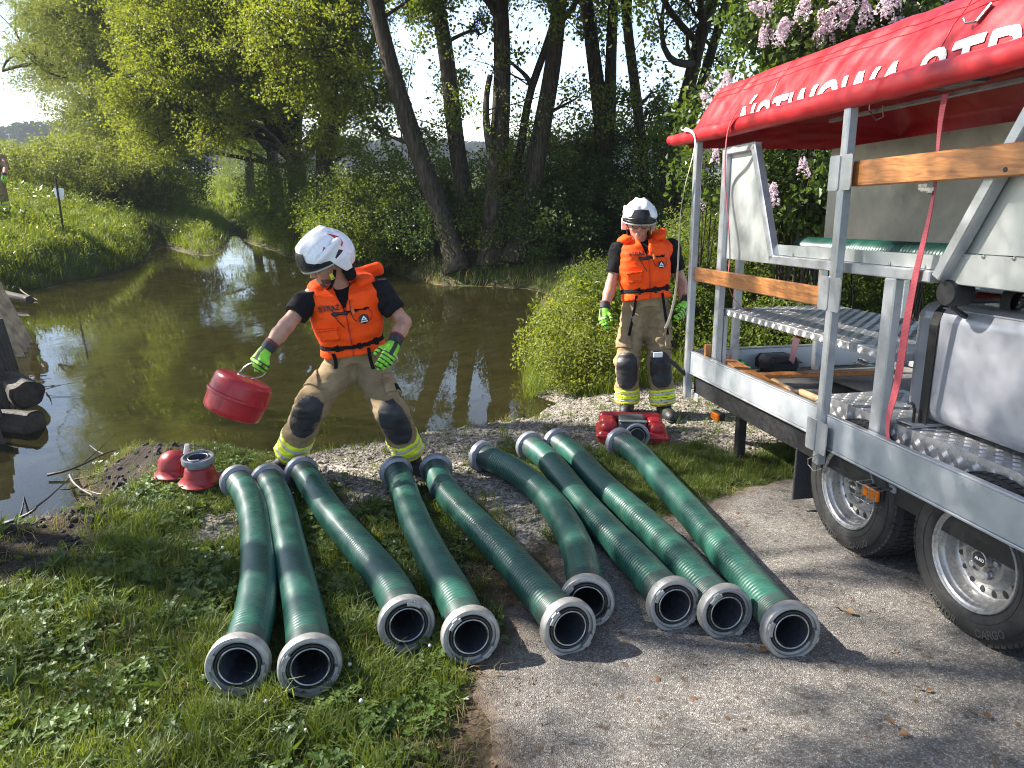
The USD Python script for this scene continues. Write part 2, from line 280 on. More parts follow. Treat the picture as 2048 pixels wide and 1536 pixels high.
asph_m = usdkit.material(stage, '/World/Looks/asphalt', {'g': ('geometry', {}), 'v': ('voronoi_texture', {'scale': 190.0}), 'v2': ('voronoi_texture', {'scale': 75.0}), 'z': ('attribute', {'attribute': 'zone'}), 'sz': ('separate_xyz', {}), 'x3': ('mix', {}), 'dc': ('rgb_ramp', {'ramp': [(.35, (.05, .034, .022)), (.6, (.115, .085, .06))]}), 'n': ('noise_texture', {'scale': 1.6, 'detail': 7.0, 'roughness': .65}), 'n3': ('noise_texture', {'scale': 26.0, 'detail': 5.0}),
    'sv': ('separate_color', {}), 'c': ('rgb_ramp', {'ramp': [(0., (.09, .087, .084)), (.5, (.152, .147, .141)), (.8, (.21, .203, .194)), (1., (.36, .35, .335))]}),
    'd': ('rgb_ramp', {'ramp': [(.35, (.62, .60, .58)), (.6, (1.05, 1.0, .94))]}), 'x': ('mix', {'mix_type': 'multiply', 'fac': .85}),
    'ds': ('rgb_ramp', {'ramp': [(.57, (0, 0, 0)), (.72, (1, 1, 1))]}), 'x2': ('mix', {'color2': (.075, .055, .04)}), 'b': ('bump', {'strength': .75, 'distance': .006}), 'p': ('principled_bsdf', {'roughness': .86, 'specular_ior_level': .3})},
    [('g.position', k + '.vector') for k in ('v', 'v2', 'n', 'n3')] + [('v.color', 'sv.color'), ('sv.r', 'c.fac'), ('n.fac', 'd.fac'), ('c.color', 'x.color1'), ('d.color', 'x.color2'), ('n3.fac', 'ds.fac'), ('ds.color', 'x2.fac'), ('x.color', 'x2.color1'), ('z.vector', 'sz.vector'), ('sz.x', 'x3.fac'), ('n3.fac', 'dc.fac'), ('x2.color', 'x3.color1'), ('dc.color', 'x3.color2'), ('x3.color', 'p.base_color'), ('v.distance', 'b.height'), ('b.normal', 'p.normal')], surface='p.BSDF')
struct('asphalt_road', (np.stack([afx, afy, az], 1)[u_], inv.reshape(-1, 4)), asph_m, color=np.repeat(ed_[u_][:, None], 3, 1))

# water: clear over brown silt near the shore, mirror-like further out
wv, wf = trimesh.creation.triangulate_polygon(WATER.buffer(.5).simplify(.05), engine='earcut')
water_m = usdkit.material(stage, '/World/Looks/water', {'g': ('geometry', {}), 'mp': ('mapping', {'scale': (1.0, .55, 1.0)}), 'n': ('noise_texture', {'scale': 7.0, 'detail': 3.0, 'roughness': .55, 'distortion': .4}), 'n2': ('noise_texture', {'scale': .7, 'detail': 2.0}),
    'am': ('map_range', {'from_min': .38, 'from_max': .62, 'to_min': .15, 'to_max': 1.0, 'clamp': True}), 'hm': ('math', {'math_type': 'multiply'}), 'b': ('bump', {'strength': .09, 'distance': .02}), 'f': ('fresnel', {'IOR': 1.45}),
    't': ('transparent_bsdf', {'color': (.88, .83, .62)}), 'df': ('diffuse_bsdf', {'color': (.24, .205, .08)}), 'mt': ('mix_closure', {'fac': .03}), 'gl': ('glossy_bsdf', {'color': (.96, .97, 1.0), 'roughness': .015}), 'x': ('mix_closure', {})},
    [('g.position', 'mp.vector'), ('mp.vector', 'n.vector'), ('g.position', 'n2.vector'), ('n2.fac', 'am.value'), ('n.fac', 'hm.value1'), ('am.result', 'hm.value2'), ('hm.value', 'b.height'), ('b.normal', 'gl.normal'), ('b.normal', 'f.normal'), ('f.fac', 'x.fac'), ('t.BSDF', 'mt.closure1'), ('df.BSDF', 'mt.closure2'), ('mt.closure', 'x.closure1'), ('gl.BSDF', 'x.closure2')], surface='x.closure')
struct('water', (np.c_[wv, np.zeros(len(wv))], wf), water_m, smooth=False)
# ================================================================ trees and bushes
def PD(px, py, D):                                                  # a point seen at px, py, standing D metres ahead
    r = ray(px, py); return CAM + r * (D / r[1])
def tubes(PT, R, sides=5):
    """Many thin branches at once: PT (n, k, 3), R (n, k)."""
    n, k, _ = PT.shape; t = nz(np.gradient(PT, axis=1)); ref = np.where(np.abs(t[:, :1, 2:]) < .8, [0, 0, 1.], [1., 0, 0])
    a = nz(np.cross(t, np.broadcast_to(ref, t.shape))); b = np.cross(t, a); ang = np.arange(sides) * 2 * np.pi / sides
    v = PT[:, :, None] + R[:, :, None, None] * (np.cos(ang)[:, None] * a[:, :, None] + np.sin(ang)[:, None] * b[:, :, None])
    o, i, j = np.meshgrid(np.arange(n) * k * sides, np.arange(k - 1) * sides, np.arange(sides), indexing='ij'); jj = (j + 1) % sides
    q = np.stack([o+i+j, o+i+jj, o+i+sides+jj, o+i+sides+j], -1).reshape(-1, 4)
    return v.reshape(-1, 3), np.vstack([q[:, [0, 1, 2]], q[:, [0, 2, 3]]])
def leaf_quads(c, d, n, L, W, fold=.25):
    """Folded leaves: base c, direction d, normal n, length L, width W -> 2 quads... as 4 triangles sharing a midrib."""
    d, n = nz(d), nz(n); s = nz(np.cross(d, n)); n = np.cross(s, d); L, W = L[:, None], W[:, None]
    tip, mid = c + d * L - n * L * .08, c + d * L * .45
    l, r = mid + s * W / 2 + n * W * fold, mid - s * W / 2 + n * W * fold
    v = np.stack([c, l, tip, r], 1).reshape(-1, 3); k = np.arange(len(c))[:, None] * 4
    return v, np.vstack([k + [0, 2, 1], k + [0, 3, 2]])
def sprig(seed, n=22, length=.45, size=.055, wide=.75, spread=.10, droop=.2, round_=1.):
    """A leafy twig along +z with alternate leaves."""
    r = np.random.default_rng(seed); t = np.sort(r.uniform(.08, 1, n)); az = np.arange(n) * 2.4 + r.normal(0, .4, n)
    out = np.stack([np.cos(az), np.sin(az), np.zeros(n)], 1); c = np.c_[np.zeros((n, 2)), t * length] + out * spread * r.uniform(.1, 1, n)[:, None] + r.normal(0, .012, (n, 3))
    d = out + [0, 0, .55] + r.normal(0, .35, (n, 3)); nn = np.c_[np.zeros((n, 2)), np.ones(n)] - out * .2 + r.normal(0, .5, (n, 3))
    L = size * r.uniform(.65, 1.25, n); return leaf_quads(c, d, nn, L, L * wide * round_)
bark_m = usdkit.material(stage, '/World/Looks/bark', {'tc': ('geometry', {}), 'mp': ('mapping', {'scale': (1., 1., .16)}), 'n': ('noise_texture', {'scale': 26.0, 'detail': 6.0, 'roughness': .7}), 'n2': ('noise_texture', {'scale': 1.3, 'detail': 3.0}),
    'r': ('rgb_ramp', {'ramp': [(.32, (.014, .011, .009)), (.5, (.048, .038, .029)), (.72, (.105, .088, .068))]}), 'ms': ('rgb_ramp', {'ramp': [(.52, (0, 0, 0)), (.72, (.6, .6, .6))]}), 'x': ('mix', {'color2': (.05, .058, .02)}),
    'b': ('bump', {'strength': .9, 'distance': .03}), 'p': ('principled_bsdf', {'roughness': .95, 'specular_ior_level': .2})},
    [('tc.position', 'mp.vector'), ('mp.vector', 'n.vector'), ('tc.position', 'n2.vector'), ('n.fac', 'r.fac'), ('r.color', 'x.color1'), ('n2.fac', 'ms.fac'), ('ms.color', 'x.fac'), ('x.color', 'p.base_color'), ('n.fac', 'b.height'), ('b.normal', 'p.normal')], surface='p.BSDF')
LEAF = {'fresh': leaf_mat('leaf_fresh', (.115, .148, .022), (.165, .198, .034), (.225, .24, .055)),
        'mid': leaf_mat('leaf_mid', (.07, .105, .016), (.105, .145, .022), (.155, .185, .036)),
        'pale': leaf_mat('leaf_pale', (.10, .130, .038), (.140, .170, .055), (.190, .215, .085)),
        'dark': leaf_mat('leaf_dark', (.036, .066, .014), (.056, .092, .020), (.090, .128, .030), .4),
        'lilac': leaf_mat('leaf_lilac', (.05, .085, .018), (.08, .125, .025), (.125, .165, .035), .38, .4)}
SPR = {'alder': [sprig(s, 22, .45, .062, .78) for s in (1, 2, 3)], 'willow': [sprig(s, 30, .55, .07, .30, .07) for s in (4, 5, 6)],
       'bush': [sprig(s, 30, .34, .042, .62, .085) for s in (7, 8, 9)], 'lilac': [sprig(s, 16, .36, .085, .72, .09) for s in (10, 11, 12)], 'big': [sprig(s, 22, .6, .10, .8, .15) for s in (13, 14, 15)]}
def crown(th, pos, dirs, rng, kind, mat, smin=.8, smax=1.3):
    q = qmul(quat_to(dirs), quat_z(rng.uniform(0, 6.28, len(pos))))
    scatter(numbered(th.path, 'crown'), [(f'leafy_twig_{k}' if k else 'leafy_twig', m, LEAF[mat]) for k, m in enumerate(SPR[kind])], pos, q, rng.uniform(smin, smax, len(pos)), base=th.base, kind='stuff')
def trunk_tube(path, r0, r1, seed, flare=1.5, sides=14):
    n = max(14, int(np.linalg.norm(np.diff(path, axis=0), axis=1).sum() / .3)); p = spline(path, n); t = np.linspace(0, 1, n)
    r = r0 + (r1 - r0) * t; hgt = np.linalg.norm(p - p[0], axis=1); r = r * (1 + (flare - 1) * np.exp(-hgt / .45))
    lob = np.random.default_rng(seed); ph = lob.uniform(0, 6, 3)
    def fn(rr, i, a):
        k = np.exp(-hgt / .8)[:, None]
        return rr * (1 + (.10 * k + .035) * np.sin(3 * a + ph[0] + i * .05) + (.07 * k + .03) * np.sin(5 * a + ph[1] - i * .11) + .03 * np.sin(2 * a + i * .45 + ph[2]))
    return tube(p, r, sides, fn=fn), p, r
def make_tree(name, label, trunks, clumps, seed, kind='alder', mat='fresh', nb=11, tw=7, group=None, bare=0, smin=.8, smax=1.3, category='tree', limb_r=.05):
    """trunks: (points, r0, r1); clumps: (centre, (rx, ry, rz), density). Each clump of the crown hangs on a limb of the nearest trunk."""
    rng = np.random.default_rng(seed); base = np.array(trunks[0][0][0], float); th = thing(name, label, category, base, group); lines = []
    for k, (pts, r0, r1) in enumerate(trunks):
        m, p, r = trunk_tube(pts, r0, r1, seed + k); th.part('trunk', m, bark_m, True); lines.append((p, r))
    allp = np.vstack([p for p, _ in lines]); allr = np.concatenate([r for _, r in lines]); limbs, sides_, tp, td = [], [], [], []
    sides_r = []
    for c, rad, dens in clumps:
        c = np.asarray(c, float); rad = np.broadcast_to(np.asarray(rad, float), (3,))
        d = np.linalg.norm(allp - c, axis=1); pen = np.where(allp[:, 2] > c[2] - .15 * d, 2.5, 0) + np.where(allp[:, 2] < base[2] + 1.6, 2., 0); i = np.argmin(d + pen)
        a = allp[i]; L = np.linalg.norm(c - a); mid = (a + c) / 2 + rng.normal(0, .10 * L, 3) + [0, 0, .10 * L]
        lim = spline([a, mid, c + rng.normal(0, .1, 3)], 9); r0 = min(allr[i] * .6, limb_r * (.5 + .25 * L)); limbs.append((lim, np.linspace(r0, .012, 9)))
        n = max(3, int(nb * dens)); u = nz(rng.normal(size=(n, 3))) * rng.uniform(.55, 1, (n, 1)) * rad
        st = lim[rng.integers(4 if L > 1.5 else 2, 9, n)]; en = c + u; s = np.linspace(0, 1, 5)[None, :, None]
        q = st[:, None] * (1 - s) + en[:, None] * s + (s * (1 - s)) * (rng.normal(0, .25, (n, 1, 3)) + [0, 0, .35]); sides_.append(q); sides_r.append(np.repeat(np.linspace(.016, .004, 5)[None], n, 0))
        for ss in rng.uniform(.25, 1.05, tw):
            k = np.clip(ss * 4, 0, 3.999); k0 = int(k); pt = q[:, k0] * (1 - k + k0) + q[:, k0 + 1] * (k - k0) + rng.normal(0, .10, (n, 3)) * rad.mean() ** .5
            dd = nz(q[:, k0 + 1] - q[:, k0]) + rng.normal(0, .65, (n, 3)) + [0, 0, .1]; tp.append(pt); td.append(dd)
    if bare:
        n = bare; i = rng.integers(0, len(allp), n); i = i[allp[i][:, 2] > base[2] + 2]; n = len(i); d = nz(np.c_[rng.normal(size=(n, 2)), rng.uniform(-.1, .7, n)]); L = rng.uniform(.5, 2., n)[:, None, None]; s = np.linspace(0, 1, 5)[None, :, None]
        q = allp[i][:, None] + d[:, None] * L * s + (s ** 2) * rng.normal(0, .2, (n, 1, 3)); sides_.append(q); sides_r.append(np.repeat(np.linspace(.014, .003, 5)[None], n, 0))
        for ss in (2, 3, 4): tp.append(q[:, ss]); td.append(d + rng.normal(0, .5, (n, 3)))
    ms = []
    if limbs: ms.append(tubes(np.array([a for a, _ in limbs]), np.array([b for _, b in limbs]), 7))
    if sides_: ms.append(tubes(np.vstack(sides_), np.vstack(sides_r), 4))
    if ms: th.part('limbs', cat(ms), bark_m, True)
    if tp: crown(th, np.vstack(tp), np.vstack(td), rng, kind, mat, smin, smax)
    return th
def ell_clumps(boxes, seed):
    """boxes: (px, py, D, spread px, spread py, spread D, count, radius, density)."""
    rng = np.random.default_rng(seed); out = []
    for px, py, D, sx, sy, sd, n, r, dn in boxes:
        for _ in range(n):
            out.append((PD(px + rng.uniform(-sx, sx), py + rng.uniform(-sy, sy), D + rng.uniform(-sd, sd)), np.array([1, 1, .7]) * r * rng.uniform(.75, 1.25), dn))
    return out
def on(px, py, D):                                                  # foot of a trunk: on the ground below that line of sight
    p = PD(px, py, D); p[2] = H(p[0], p[1]) - .05; return p
# the clump of alders on the spit, five stems from one stool
D = 14.4
tr = [([on(918,525,D)] + [PD(x, y, D + .2) for x, y in ((882,425),(832,290),(792,165),(757,30),(738,-60),(715,-330))], .215, .10),
      ([on(948,522,D+.5)] + [PD(x, y, D + .7) for x, y in ((926,380),(905,230),(890,100),(872,0),(850,-120),(820,-380))], .20, .09),
      ([on(985,540,D)] + [PD(x, y, D + .1) for x, y in ((990,400),(1000,250),(1004,100),(1000,0),(1000,-200),(1015,-420))], .215, .10),
      ([on(1004,540,D+.3)] + [PD(x, y, D + .25) for x, y in ((1018,400),(1040,305),(1062,180),(1090,100),(1108,40),(1120,-10))], .10, .06),
      ([on(1030,545,D-.1)] + [PD(x, y, D) for x, y in ((1052,420),(1082,260),(1106,120),(1118,0),(1130,-150),(1150,-400))], .205, .10),
      ([PD(1062,168,D+.25)] + [PD(x, y, D + .2) for x, y in ((1050,150),(1034,135),(1018,120),(1012,95))], .035, .015),
      ([PD(984,300,D)] + [PD(x, y, D - .05) for x, y in ((974,250),(973,200),(981,150))], .06, .05)]
cl = ell_clumps([(820,40,15.5,60,60,1.5,4,.6,.5),(930,20,16,80,50,1.5,3,.5,.45),(840,-190,13,140,110,2,14,1.,1.),(1000,-240,13,150,110,2,14,1.1,1.),(1130,-220,13,110,110,2,10,1.,.9),(900,-440,13,260,130,2,14,1.3,1.),(1060,-440,13,200,130,2,12,1.3,1.),
                 (1060,10,14,60,20,1.2,2,.45,.4),(1150,250,15,50,70,1.2,2,.45,.35),(860,240,15.5,50,60,1,3,.45,.4),(770,230,16,40,60,1,3,.5,.45),(1060,370,14,50,30,.6,2,.4,.4)], 31)
make_tree('alder_tree', 'multi-stemmed alder with dark leaning trunks on the spit above the pond', tr, cl, 31, mat='mid', nb=10, tw=6, bare=26)
# right of it
D = 15.
make_tree('alder_tree', 'forked straight trunk directly behind the standing person', [([on(1212,505,D)] + [PD(x, y, D) for x, y in ((1210,400),(1206,290),(1194,170),(1172,0),(1160,-100),(1140,-380))], .19, .09), ([PD(1212,300,D)] + [PD(x, y, D-.05) for x, y in ((1218,240),(1222,130),(1227,0),(1235,-160),(1240,-360))], .125, .07)],
    ell_clumps([(1180,40,15,60,50,1.2,2,.45,.4),(1200,-200,13.5,120,100,2,12,1.,.9),(1220,-400,13.5,150,130,2,10,1.2,1.),(1180,330,14.8,50,40,.8,2,.4,.4)], 33), 33, mat='mid', nb=10, tw=6, bare=14)
make_tree('alder_tree', 'slim single trunk right of the forked trunk, leafy shoots along it', [([on(1292,470,14.6)] + [PD(x, y, 14.6) for x, y in ((1290,390),(1284,300),(1271,180),(1258,80),(1250,0),(1240,-120),(1236,-360))], .125, .06)],
    ell_clumps([(1300,150,14.5,50,80,1.2,3,.4,.4),(1290,-180,13,100,100,2,9,.9,.9),(1260,-360,13,110,110,2,7,1.1,1.)], 34), 34, mat='mid', nb=10, tw=6, bare=16)
D = 14
make_tree('alder_tree', 'pair of dark trunks leaning right behind the trailer canopy corner', [([on(1322,470,D)] + [PD(x, y, D) for x, y in ((1330,390),(1352,275),(1380,160),(1405,60),(1425,0),(1470,-160),(1500,-330))], .17, .08), ([on(1340,470,D+.4)] + [PD(x, y, D+.4) for x, y in ((1352,370),(1375,270),(1412,140),(1448,20),(1475,-60),(1540,-300))], .12, .06), ([PD(1335,350,D)] + [PD(x, y, D) for x, y in ((1342,280),(1338,210))], .05, .03)],
    ell_clumps([(1400,70,13.8,60,60,1.2,4,.45,.45),(1450,-160,12,120,100,2,11,.9,.9),(1500,-330,12,150,110,2,9,1.1,1.),(1340,260,13.4,40,60,1,3,.4,.4)], 35), 35, mat='mid', nb=10, tw=6, bare=12)
make_tree('alder_tree', 'dark trunk standing behind the lilac, right of the leaning pair', [([on(1585,430,11.5)] + [PD(x, y, 11.5) for x, y in ((1580,330),(1590,220),(1605,110),(1612,20),(1620,-150))], .13, .07), ([PD(1583,360,11.5)] + [PD(x, y, 11.4) for x, y in ((1560,330),(1550,250))], .07, .05)],
    ell_clumps([(1620,-60,11.5,150,80,1.5,9,.9,.9),(1800,-60,12,150,70,1.5,8,1.,1.),(1680,20,11.6,60,60,1,5,.6,.8)], 36), 36, mat='mid', nb=10, tw=6)
# beside the track
D = 19
make_tree('maple_tree', 'dark forked tree right of the flooded track, behind the bending person', [([on(657,455,D)] + [PD(x, y, D) for x, y in ((652,390),(650,330),(656,220),(664,100),(668,0),(670,-150),(672,-330))], .26, .12), ([PD(655,295,D)] + [PD(x, y, D-.1) for x, y in ((676,245),(702,190),(728,130),(748,75),(770,-20))], .12, .06)],
    ell_clumps([(620,120,18,90,110,2.5,16,1.,.9),(715,110,19,40,90,2,6,.8,.7),(560,60,17,90,90,2.5,14,1.1,1.),(640,-150,18.5,200,140,3,26,1.5,1.),(640,-400,19,230,130,3,20,1.7,1.),(660,270,18,50,60,1.5,5,.6,.6),(570,190,17,40,40,1.5,3,.7,.7)], 41), 41, mat='fresh', nb=12, tw=7, bare=10)
D = 23
make_tree('maple_tree', 'stout tree overhanging the track with bright yellow-green leaves', [([on(602,450,D)] + [PD(x, y, D) for x, y in ((598,380),(588,270),(596,160),(590,60),(585,-60),(580,-280))], .30, .13), ([on(556,430,D+2)] + [PD(x, y, D+2) for x, y in ((552,370),(540,270),(530,170),(515,60),(500,-60))], .22, .10)],
    ell_clumps([(440,110,20,110,120,3,34,1.25,1.1),(340,140,22,80,100,3,18,1.2,1.),(440,235,20,60,45,2.5,6,.9,.9),(320,240,22,60,60,2.5,12,1.,1.),(450,-130,21,200,130,4,32,1.8,1.),(480,-370,22,260,130,4,24,2.,1.),(380,20,21,120,60,3,16,1.3,1.)], 42), 42, mat='fresh', nb=13, tw=8, bare=6)
D = 30
make_tree('willow_tree', 'broad pale willow on the left bank with a long low branch', [([on(318,372,D)] + [PD(x, y, D) for x, y in ((312,330),(290,270),(262,190),(250,90),(245,-20),(240,-240))], .45, .16), ([on(345,372,D+.6)] + [PD(x, y, D) for x, y in ((340,320),(335,240),(330,130),(325,-20),(330,-220))], .36, .14),
      ([PD(292,275,D)] + [PD(x, y, D-.5) for x, y in ((240,236),(205,195),(165,165),(105,132),(50,130),(5,142))], .16, .05), ([PD(105,132,D-.5)] + [PD(x, y, D-.8) for x, y in ((70,112),(48,92),(30,60))], .06, .03)],
    ell_clumps([(195,70,29,80,80,4,20,1.6,1.),(100,50,29,60,60,4,8,1.4,.8),(70,130,29,60,28,2.5,6,.9,.6),(220,190,28.5,60,60,3,12,1.3,.9),(250,20,29,100,80,4,22,1.8,1.),(170,-130,30,200,110,5,30,2.4,1.),(270,-320,30,220,110,5,22,2.6,1.),(280,290,28,30,30,2,5,1.,.8),(175,230,29,40,30,2,3,.8,.6)], 43), 43, kind='willow', mat='pale', nb=13, tw=8, smin=1.2, smax=1.9)
make_tree('maple_tree', 'slender tree deep along the track, behind the overhanging one', [([on(500,400,38)] + [PD(x, y, 38) for x, y in ((498,330),(495,220),(490,100),(490,0))], .25, .12)],
    ell_clumps([(480,180,38,80,80,4,12,1.9,1.),(500,290,38,30,30,3,4,1.2,.8)], 44), 44, mat='mid', nb=11, tw=7, smin=1.2, smax=1.8)
# trees outside the left edge of the frame whose shade dapples the ramp
def shade_clumps(spots, seed, r):
    rng = np.random.default_rng(seed); out = []
    for x, y, h in spots:
        g = np.array([x, y, plane_z(x, y)]); out.append((g + SUN * (h / SUN[2]) + rng.normal(0, .25, 3), np.array([1, 1, .8]) * r * rng.uniform(.8, 1.2), 1.))
    return out
_sh = [(x, y, h) for x, y, h in ((-.6,1.9,6),(.4,1.6,6.6),(1.4,1.7,6.2),(2.3,2.2,7),(-1.1,2.9,7),(-.1,2.8,6.3),(.9,2.7,7.2),(1.9,3.,6.5),(2.9,3.1,7.3),(-1.5,3.8,7.4),(-.5,3.7,6.7),(.5,3.6,7.6),(1.4,3.9,6.8),(2.5,4.1,7.8),(-1.3,4.7,7.2),(-.3,4.6,7.8),(.7,4.5,7.),(3.4,4.6,8.),(-.9,5.3,8.2),(3.4,2.2,8.),(3.,1.2,7.6),(3.3,1.8,7.2),(3.8,2.7,7.6),(4.1,3.5,8.),(2.9,2.3,6.8),(1.2,.8,7.4),(-.4,.7,7.2),(-1.8,.5,7.))]
_w = [[], [], []]
for s in _sh: _w[0 if s[1] > 3.55 else 1 if s[1] > 2.35 else 2].append(s)
for k, (bx, by) in enumerate(((-8.7, 7.9), (-9.6, 5.2), (-8.8, 2.6))):
    b = np.array([bx, by, H(bx, by) - .05]); tops = shade_clumps(_w[k], 51 + k, 1.02)
    make_tree('ash_tree', ('tall ash left of the pond, nearest the track side', 'tall ash left of the pond between two others', 'tall ash left of the ramp, nearest the camera')[k],
        [([b, b + [.1, 0, 2.5], b + [.3, -.2, 5.], b + [.4, .1, 8.5]], .24, .08), ([b + np.array(q) for q in ((.2, -.05, 2.9), (.9, -.1, 4.6), (1.6, -.4, 7.))], .13, .05)], tops, 51 + k, mat='mid', nb=10, tw=7, kind='bush')
def bush(name, label, c, rad, n, seed, kind='bush', mat='mid', group=None, stems=14, smin=.8, smax=1.3, flat=.15, category='shrub', flowers=None, base=None):
    """A shrub: stems from one foot fan out to an uneven leafy crown."""
    rng = np.random.default_rng(seed); c = np.asarray(c, float); rad = np.asarray(rad, float); foot = np.array([c[0], c[1], H(c[0], c[1]) - .04]) if base is None else np.asarray(base, float); th = thing(name, label, category, foot, group)
    m = 14; lob = nz(rng.normal(size=(m, 3))); u = nz(rng.normal(size=(n * 2, 3))); h = 1 + .48 * np.max((u @ lob.T) ** 6 * rng.uniform(-.9, 1., m), 1)
    rr = rng.uniform(.25, 1, len(u)) ** .45 * h; p = c + u * rr[:, None] * rad; g = H(p[:, 0], p[:, 1]); ok = p[:, 2] > g + .05; p, u = p[ok][:n], u[ok][:n]
    d = u * [1, 1, .5] + [0, 0, .55] + rng.normal(0, .5, u.shape); k = rng.integers(0, len(p), stems); e = p[k]; s = np.linspace(0, 1, 6)[None, :, None]
    st = foot + rng.normal(0, 1, (stems, 3)) * [rad[0]*.22, rad[1]*.22, 0]; st[:, 2] = H(st[:, 0], st[:, 1]) - .03
    q = st[:, None] * (1 - s) + e[:, None] * s + s * (1 - s) * (np.array([0, 0, .5]) * rad[2] + rng.normal(0, .2, (stems, 1, 3)) * rad.mean()); th.part('stems', tubes(q, np.repeat(np.linspace(.013, .004, 6)[None], stems, 0) * max(1, rad.mean()), 5), bark_m, True)
    crown(th, p, d, rng, kind, mat, smin, smax)
    if flowers: flowers(th, c, rad, rng)
    return th
B = lambda px, py, D: PD(px, py, D)
# bright bush at the water's edge by the standing person
bush('shrub', 'bright green bush at the water edge left of the standing person', B(1145,690,7.6), (.28,.36,.30), 280, 61, mat='fresh', smin=.6, smax=1.2)
bush('shrub', 'taller bright bush rising behind the standing person', B(1200,610,8.3), (.25,.36,.36), 220, 62, mat='mid', smin=.7, smax=1.1)
bush('shrub', 'low bright bush at the feet of the taller one, touching gravel', B(1175,735,7.0), (.34,.3,.22), 300, 63, mat='fresh', smin=.55, smax=.9)
bush('shrub', 'shaded leafy bush between the standing person and the trailer', B(1350,650,8.4), (.55,.5,.68), 620, 64, mat='mid', smin=.7, smax=1.1)
for k, (px, py, D, r, n, mt, lb) in enumerate(((1480,640,9.,(.9,.7,1.0),760,'mid','green hedge bush seen below the lower timber rail'),(1640,620,9.2,(1.,.7,.9),760,'mid','green hedge bush seen under the hopper beam'),(1830,600,9.4,(1.1,.7,.9),700,'mid','green hedge bush seen above the silver tank'),(1560,720,7.6,(.8,.4,.45),420,'mid','low dark hedge bush behind the checker plate shelf'),(1430,540,10.,(.7,.6,.7),520,'pale','tall weedy bush with pale seed stalks behind the front post'),(2040,560,10.,(1.2,.8,1.3),600,'mid','hedge bush at the right edge behind the trailer'))):
    bush('hedge_bush', lb, B(px, py, D), r, n, 70 + k, mat=mt, group='bushes behind the trailer', smin=.75, smax=1.2)
# understory behind the alders
for k, (px, py, D, r, n, mt, lb) in enumerate((
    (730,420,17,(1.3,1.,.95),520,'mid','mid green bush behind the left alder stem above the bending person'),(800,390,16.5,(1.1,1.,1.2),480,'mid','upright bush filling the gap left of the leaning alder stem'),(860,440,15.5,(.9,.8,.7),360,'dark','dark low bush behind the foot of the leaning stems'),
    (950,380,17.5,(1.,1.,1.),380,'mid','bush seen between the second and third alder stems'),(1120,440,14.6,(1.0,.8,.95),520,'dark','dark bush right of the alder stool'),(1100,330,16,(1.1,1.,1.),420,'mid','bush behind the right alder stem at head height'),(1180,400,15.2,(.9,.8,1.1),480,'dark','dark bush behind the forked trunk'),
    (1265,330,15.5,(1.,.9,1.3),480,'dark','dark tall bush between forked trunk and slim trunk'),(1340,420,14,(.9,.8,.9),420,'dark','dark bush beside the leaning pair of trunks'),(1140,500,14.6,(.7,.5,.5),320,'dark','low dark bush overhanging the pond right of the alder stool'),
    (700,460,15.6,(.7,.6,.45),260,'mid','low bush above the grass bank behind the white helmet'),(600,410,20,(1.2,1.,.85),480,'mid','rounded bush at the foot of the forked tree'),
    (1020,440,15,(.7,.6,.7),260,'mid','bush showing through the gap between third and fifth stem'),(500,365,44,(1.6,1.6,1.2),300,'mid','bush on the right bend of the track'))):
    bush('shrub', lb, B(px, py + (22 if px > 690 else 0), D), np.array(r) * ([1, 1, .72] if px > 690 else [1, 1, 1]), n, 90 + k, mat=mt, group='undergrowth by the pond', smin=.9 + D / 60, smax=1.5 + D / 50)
# left bank
for k, (px, py, D, r, n, mt, lb) in enumerate(((150,345,24,(2.1,1.5,.6),620,'pale','pale low bush on the left bank behind the post'),(230,345,26,(1.8,1.5,1.1),560,'pale','grey-green bush under the willow branch'),(95,338,30,(2.1,1.6,.5),460,'pale','pale bush nearest the left forest'),
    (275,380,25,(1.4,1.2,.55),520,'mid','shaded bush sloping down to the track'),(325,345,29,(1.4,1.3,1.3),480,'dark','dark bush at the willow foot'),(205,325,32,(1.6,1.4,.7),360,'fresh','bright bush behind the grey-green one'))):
    bush('shrub', lb, B(px, py, D), r, n, 120 + k, mat=mt, group='bushes on the left bank', smin=1.1 + D / 60, smax=1.9 + D / 50)
# lilac
petal_m = M('lilac_petal', (.76, .65, .70), (.62, .49, .58), rough=.6, trans=.35, scale=30)
def panicle(seed):
    r = np.random.default_rng(seed); n = 90; t = r.uniform(0, 1, n); a = r.uniform(0, 6.28, n); rad = .042 * (1 - t) ** .7 + .006
    c = np.stack([np.cos(a) * rad, np.sin(a) * rad, t * .17], 1); d = np.stack([np.cos(a), np.sin(a), .4 + 0 * a], 1); L = np.full(n, .017)
    return cat([leaf_quads(c, d + r.normal(0, .6, d.shape), d, L, L), leaf_quads(c, r.normal(0, 1, d.shape), d, L, L)])
PAN = [panicle(k) for k in range(3)]
def lilac_flowers(px0, px1, py0, py1, D, n):
    def go(th, c, rad, rng):
        p = np.array([PD(rng.uniform(px0, px1), rng.uniform(py0, py1), D + rng.uniform(-.5, .3)) for _ in range(n)])
        for k in range(n):
            q = qmul(quat_to((np.array([[0, 0, 1.]]) + rng.normal(0, .35, (1, 3)))), quat_z(rng.uniform(0, 6, 1)))[0]; s = rng.uniform(.8, 1.35); R = np.array(Gf.Matrix3d(Gf.Rotation(Gf.Quatd(float(q[3]), *map(float, q[:3])))).GetTranspose())
            th.part('flower_panicle', move(PAN[k % 3], R * s, p[k]), petal_m, False, kind='stuff')
    return go
D = 7.6
bush('lilac_bush', 'flowering lilac bush with pink panicles above the trailer canopy', PD(1670,80,D), (.78,.45,.5), 480, 141, 'lilac', 'lilac', smin=.7, smax=1.1, category='lilac', flowers=lilac_flowers(1490,1830,-10,95,D-.42,50), stems=20)
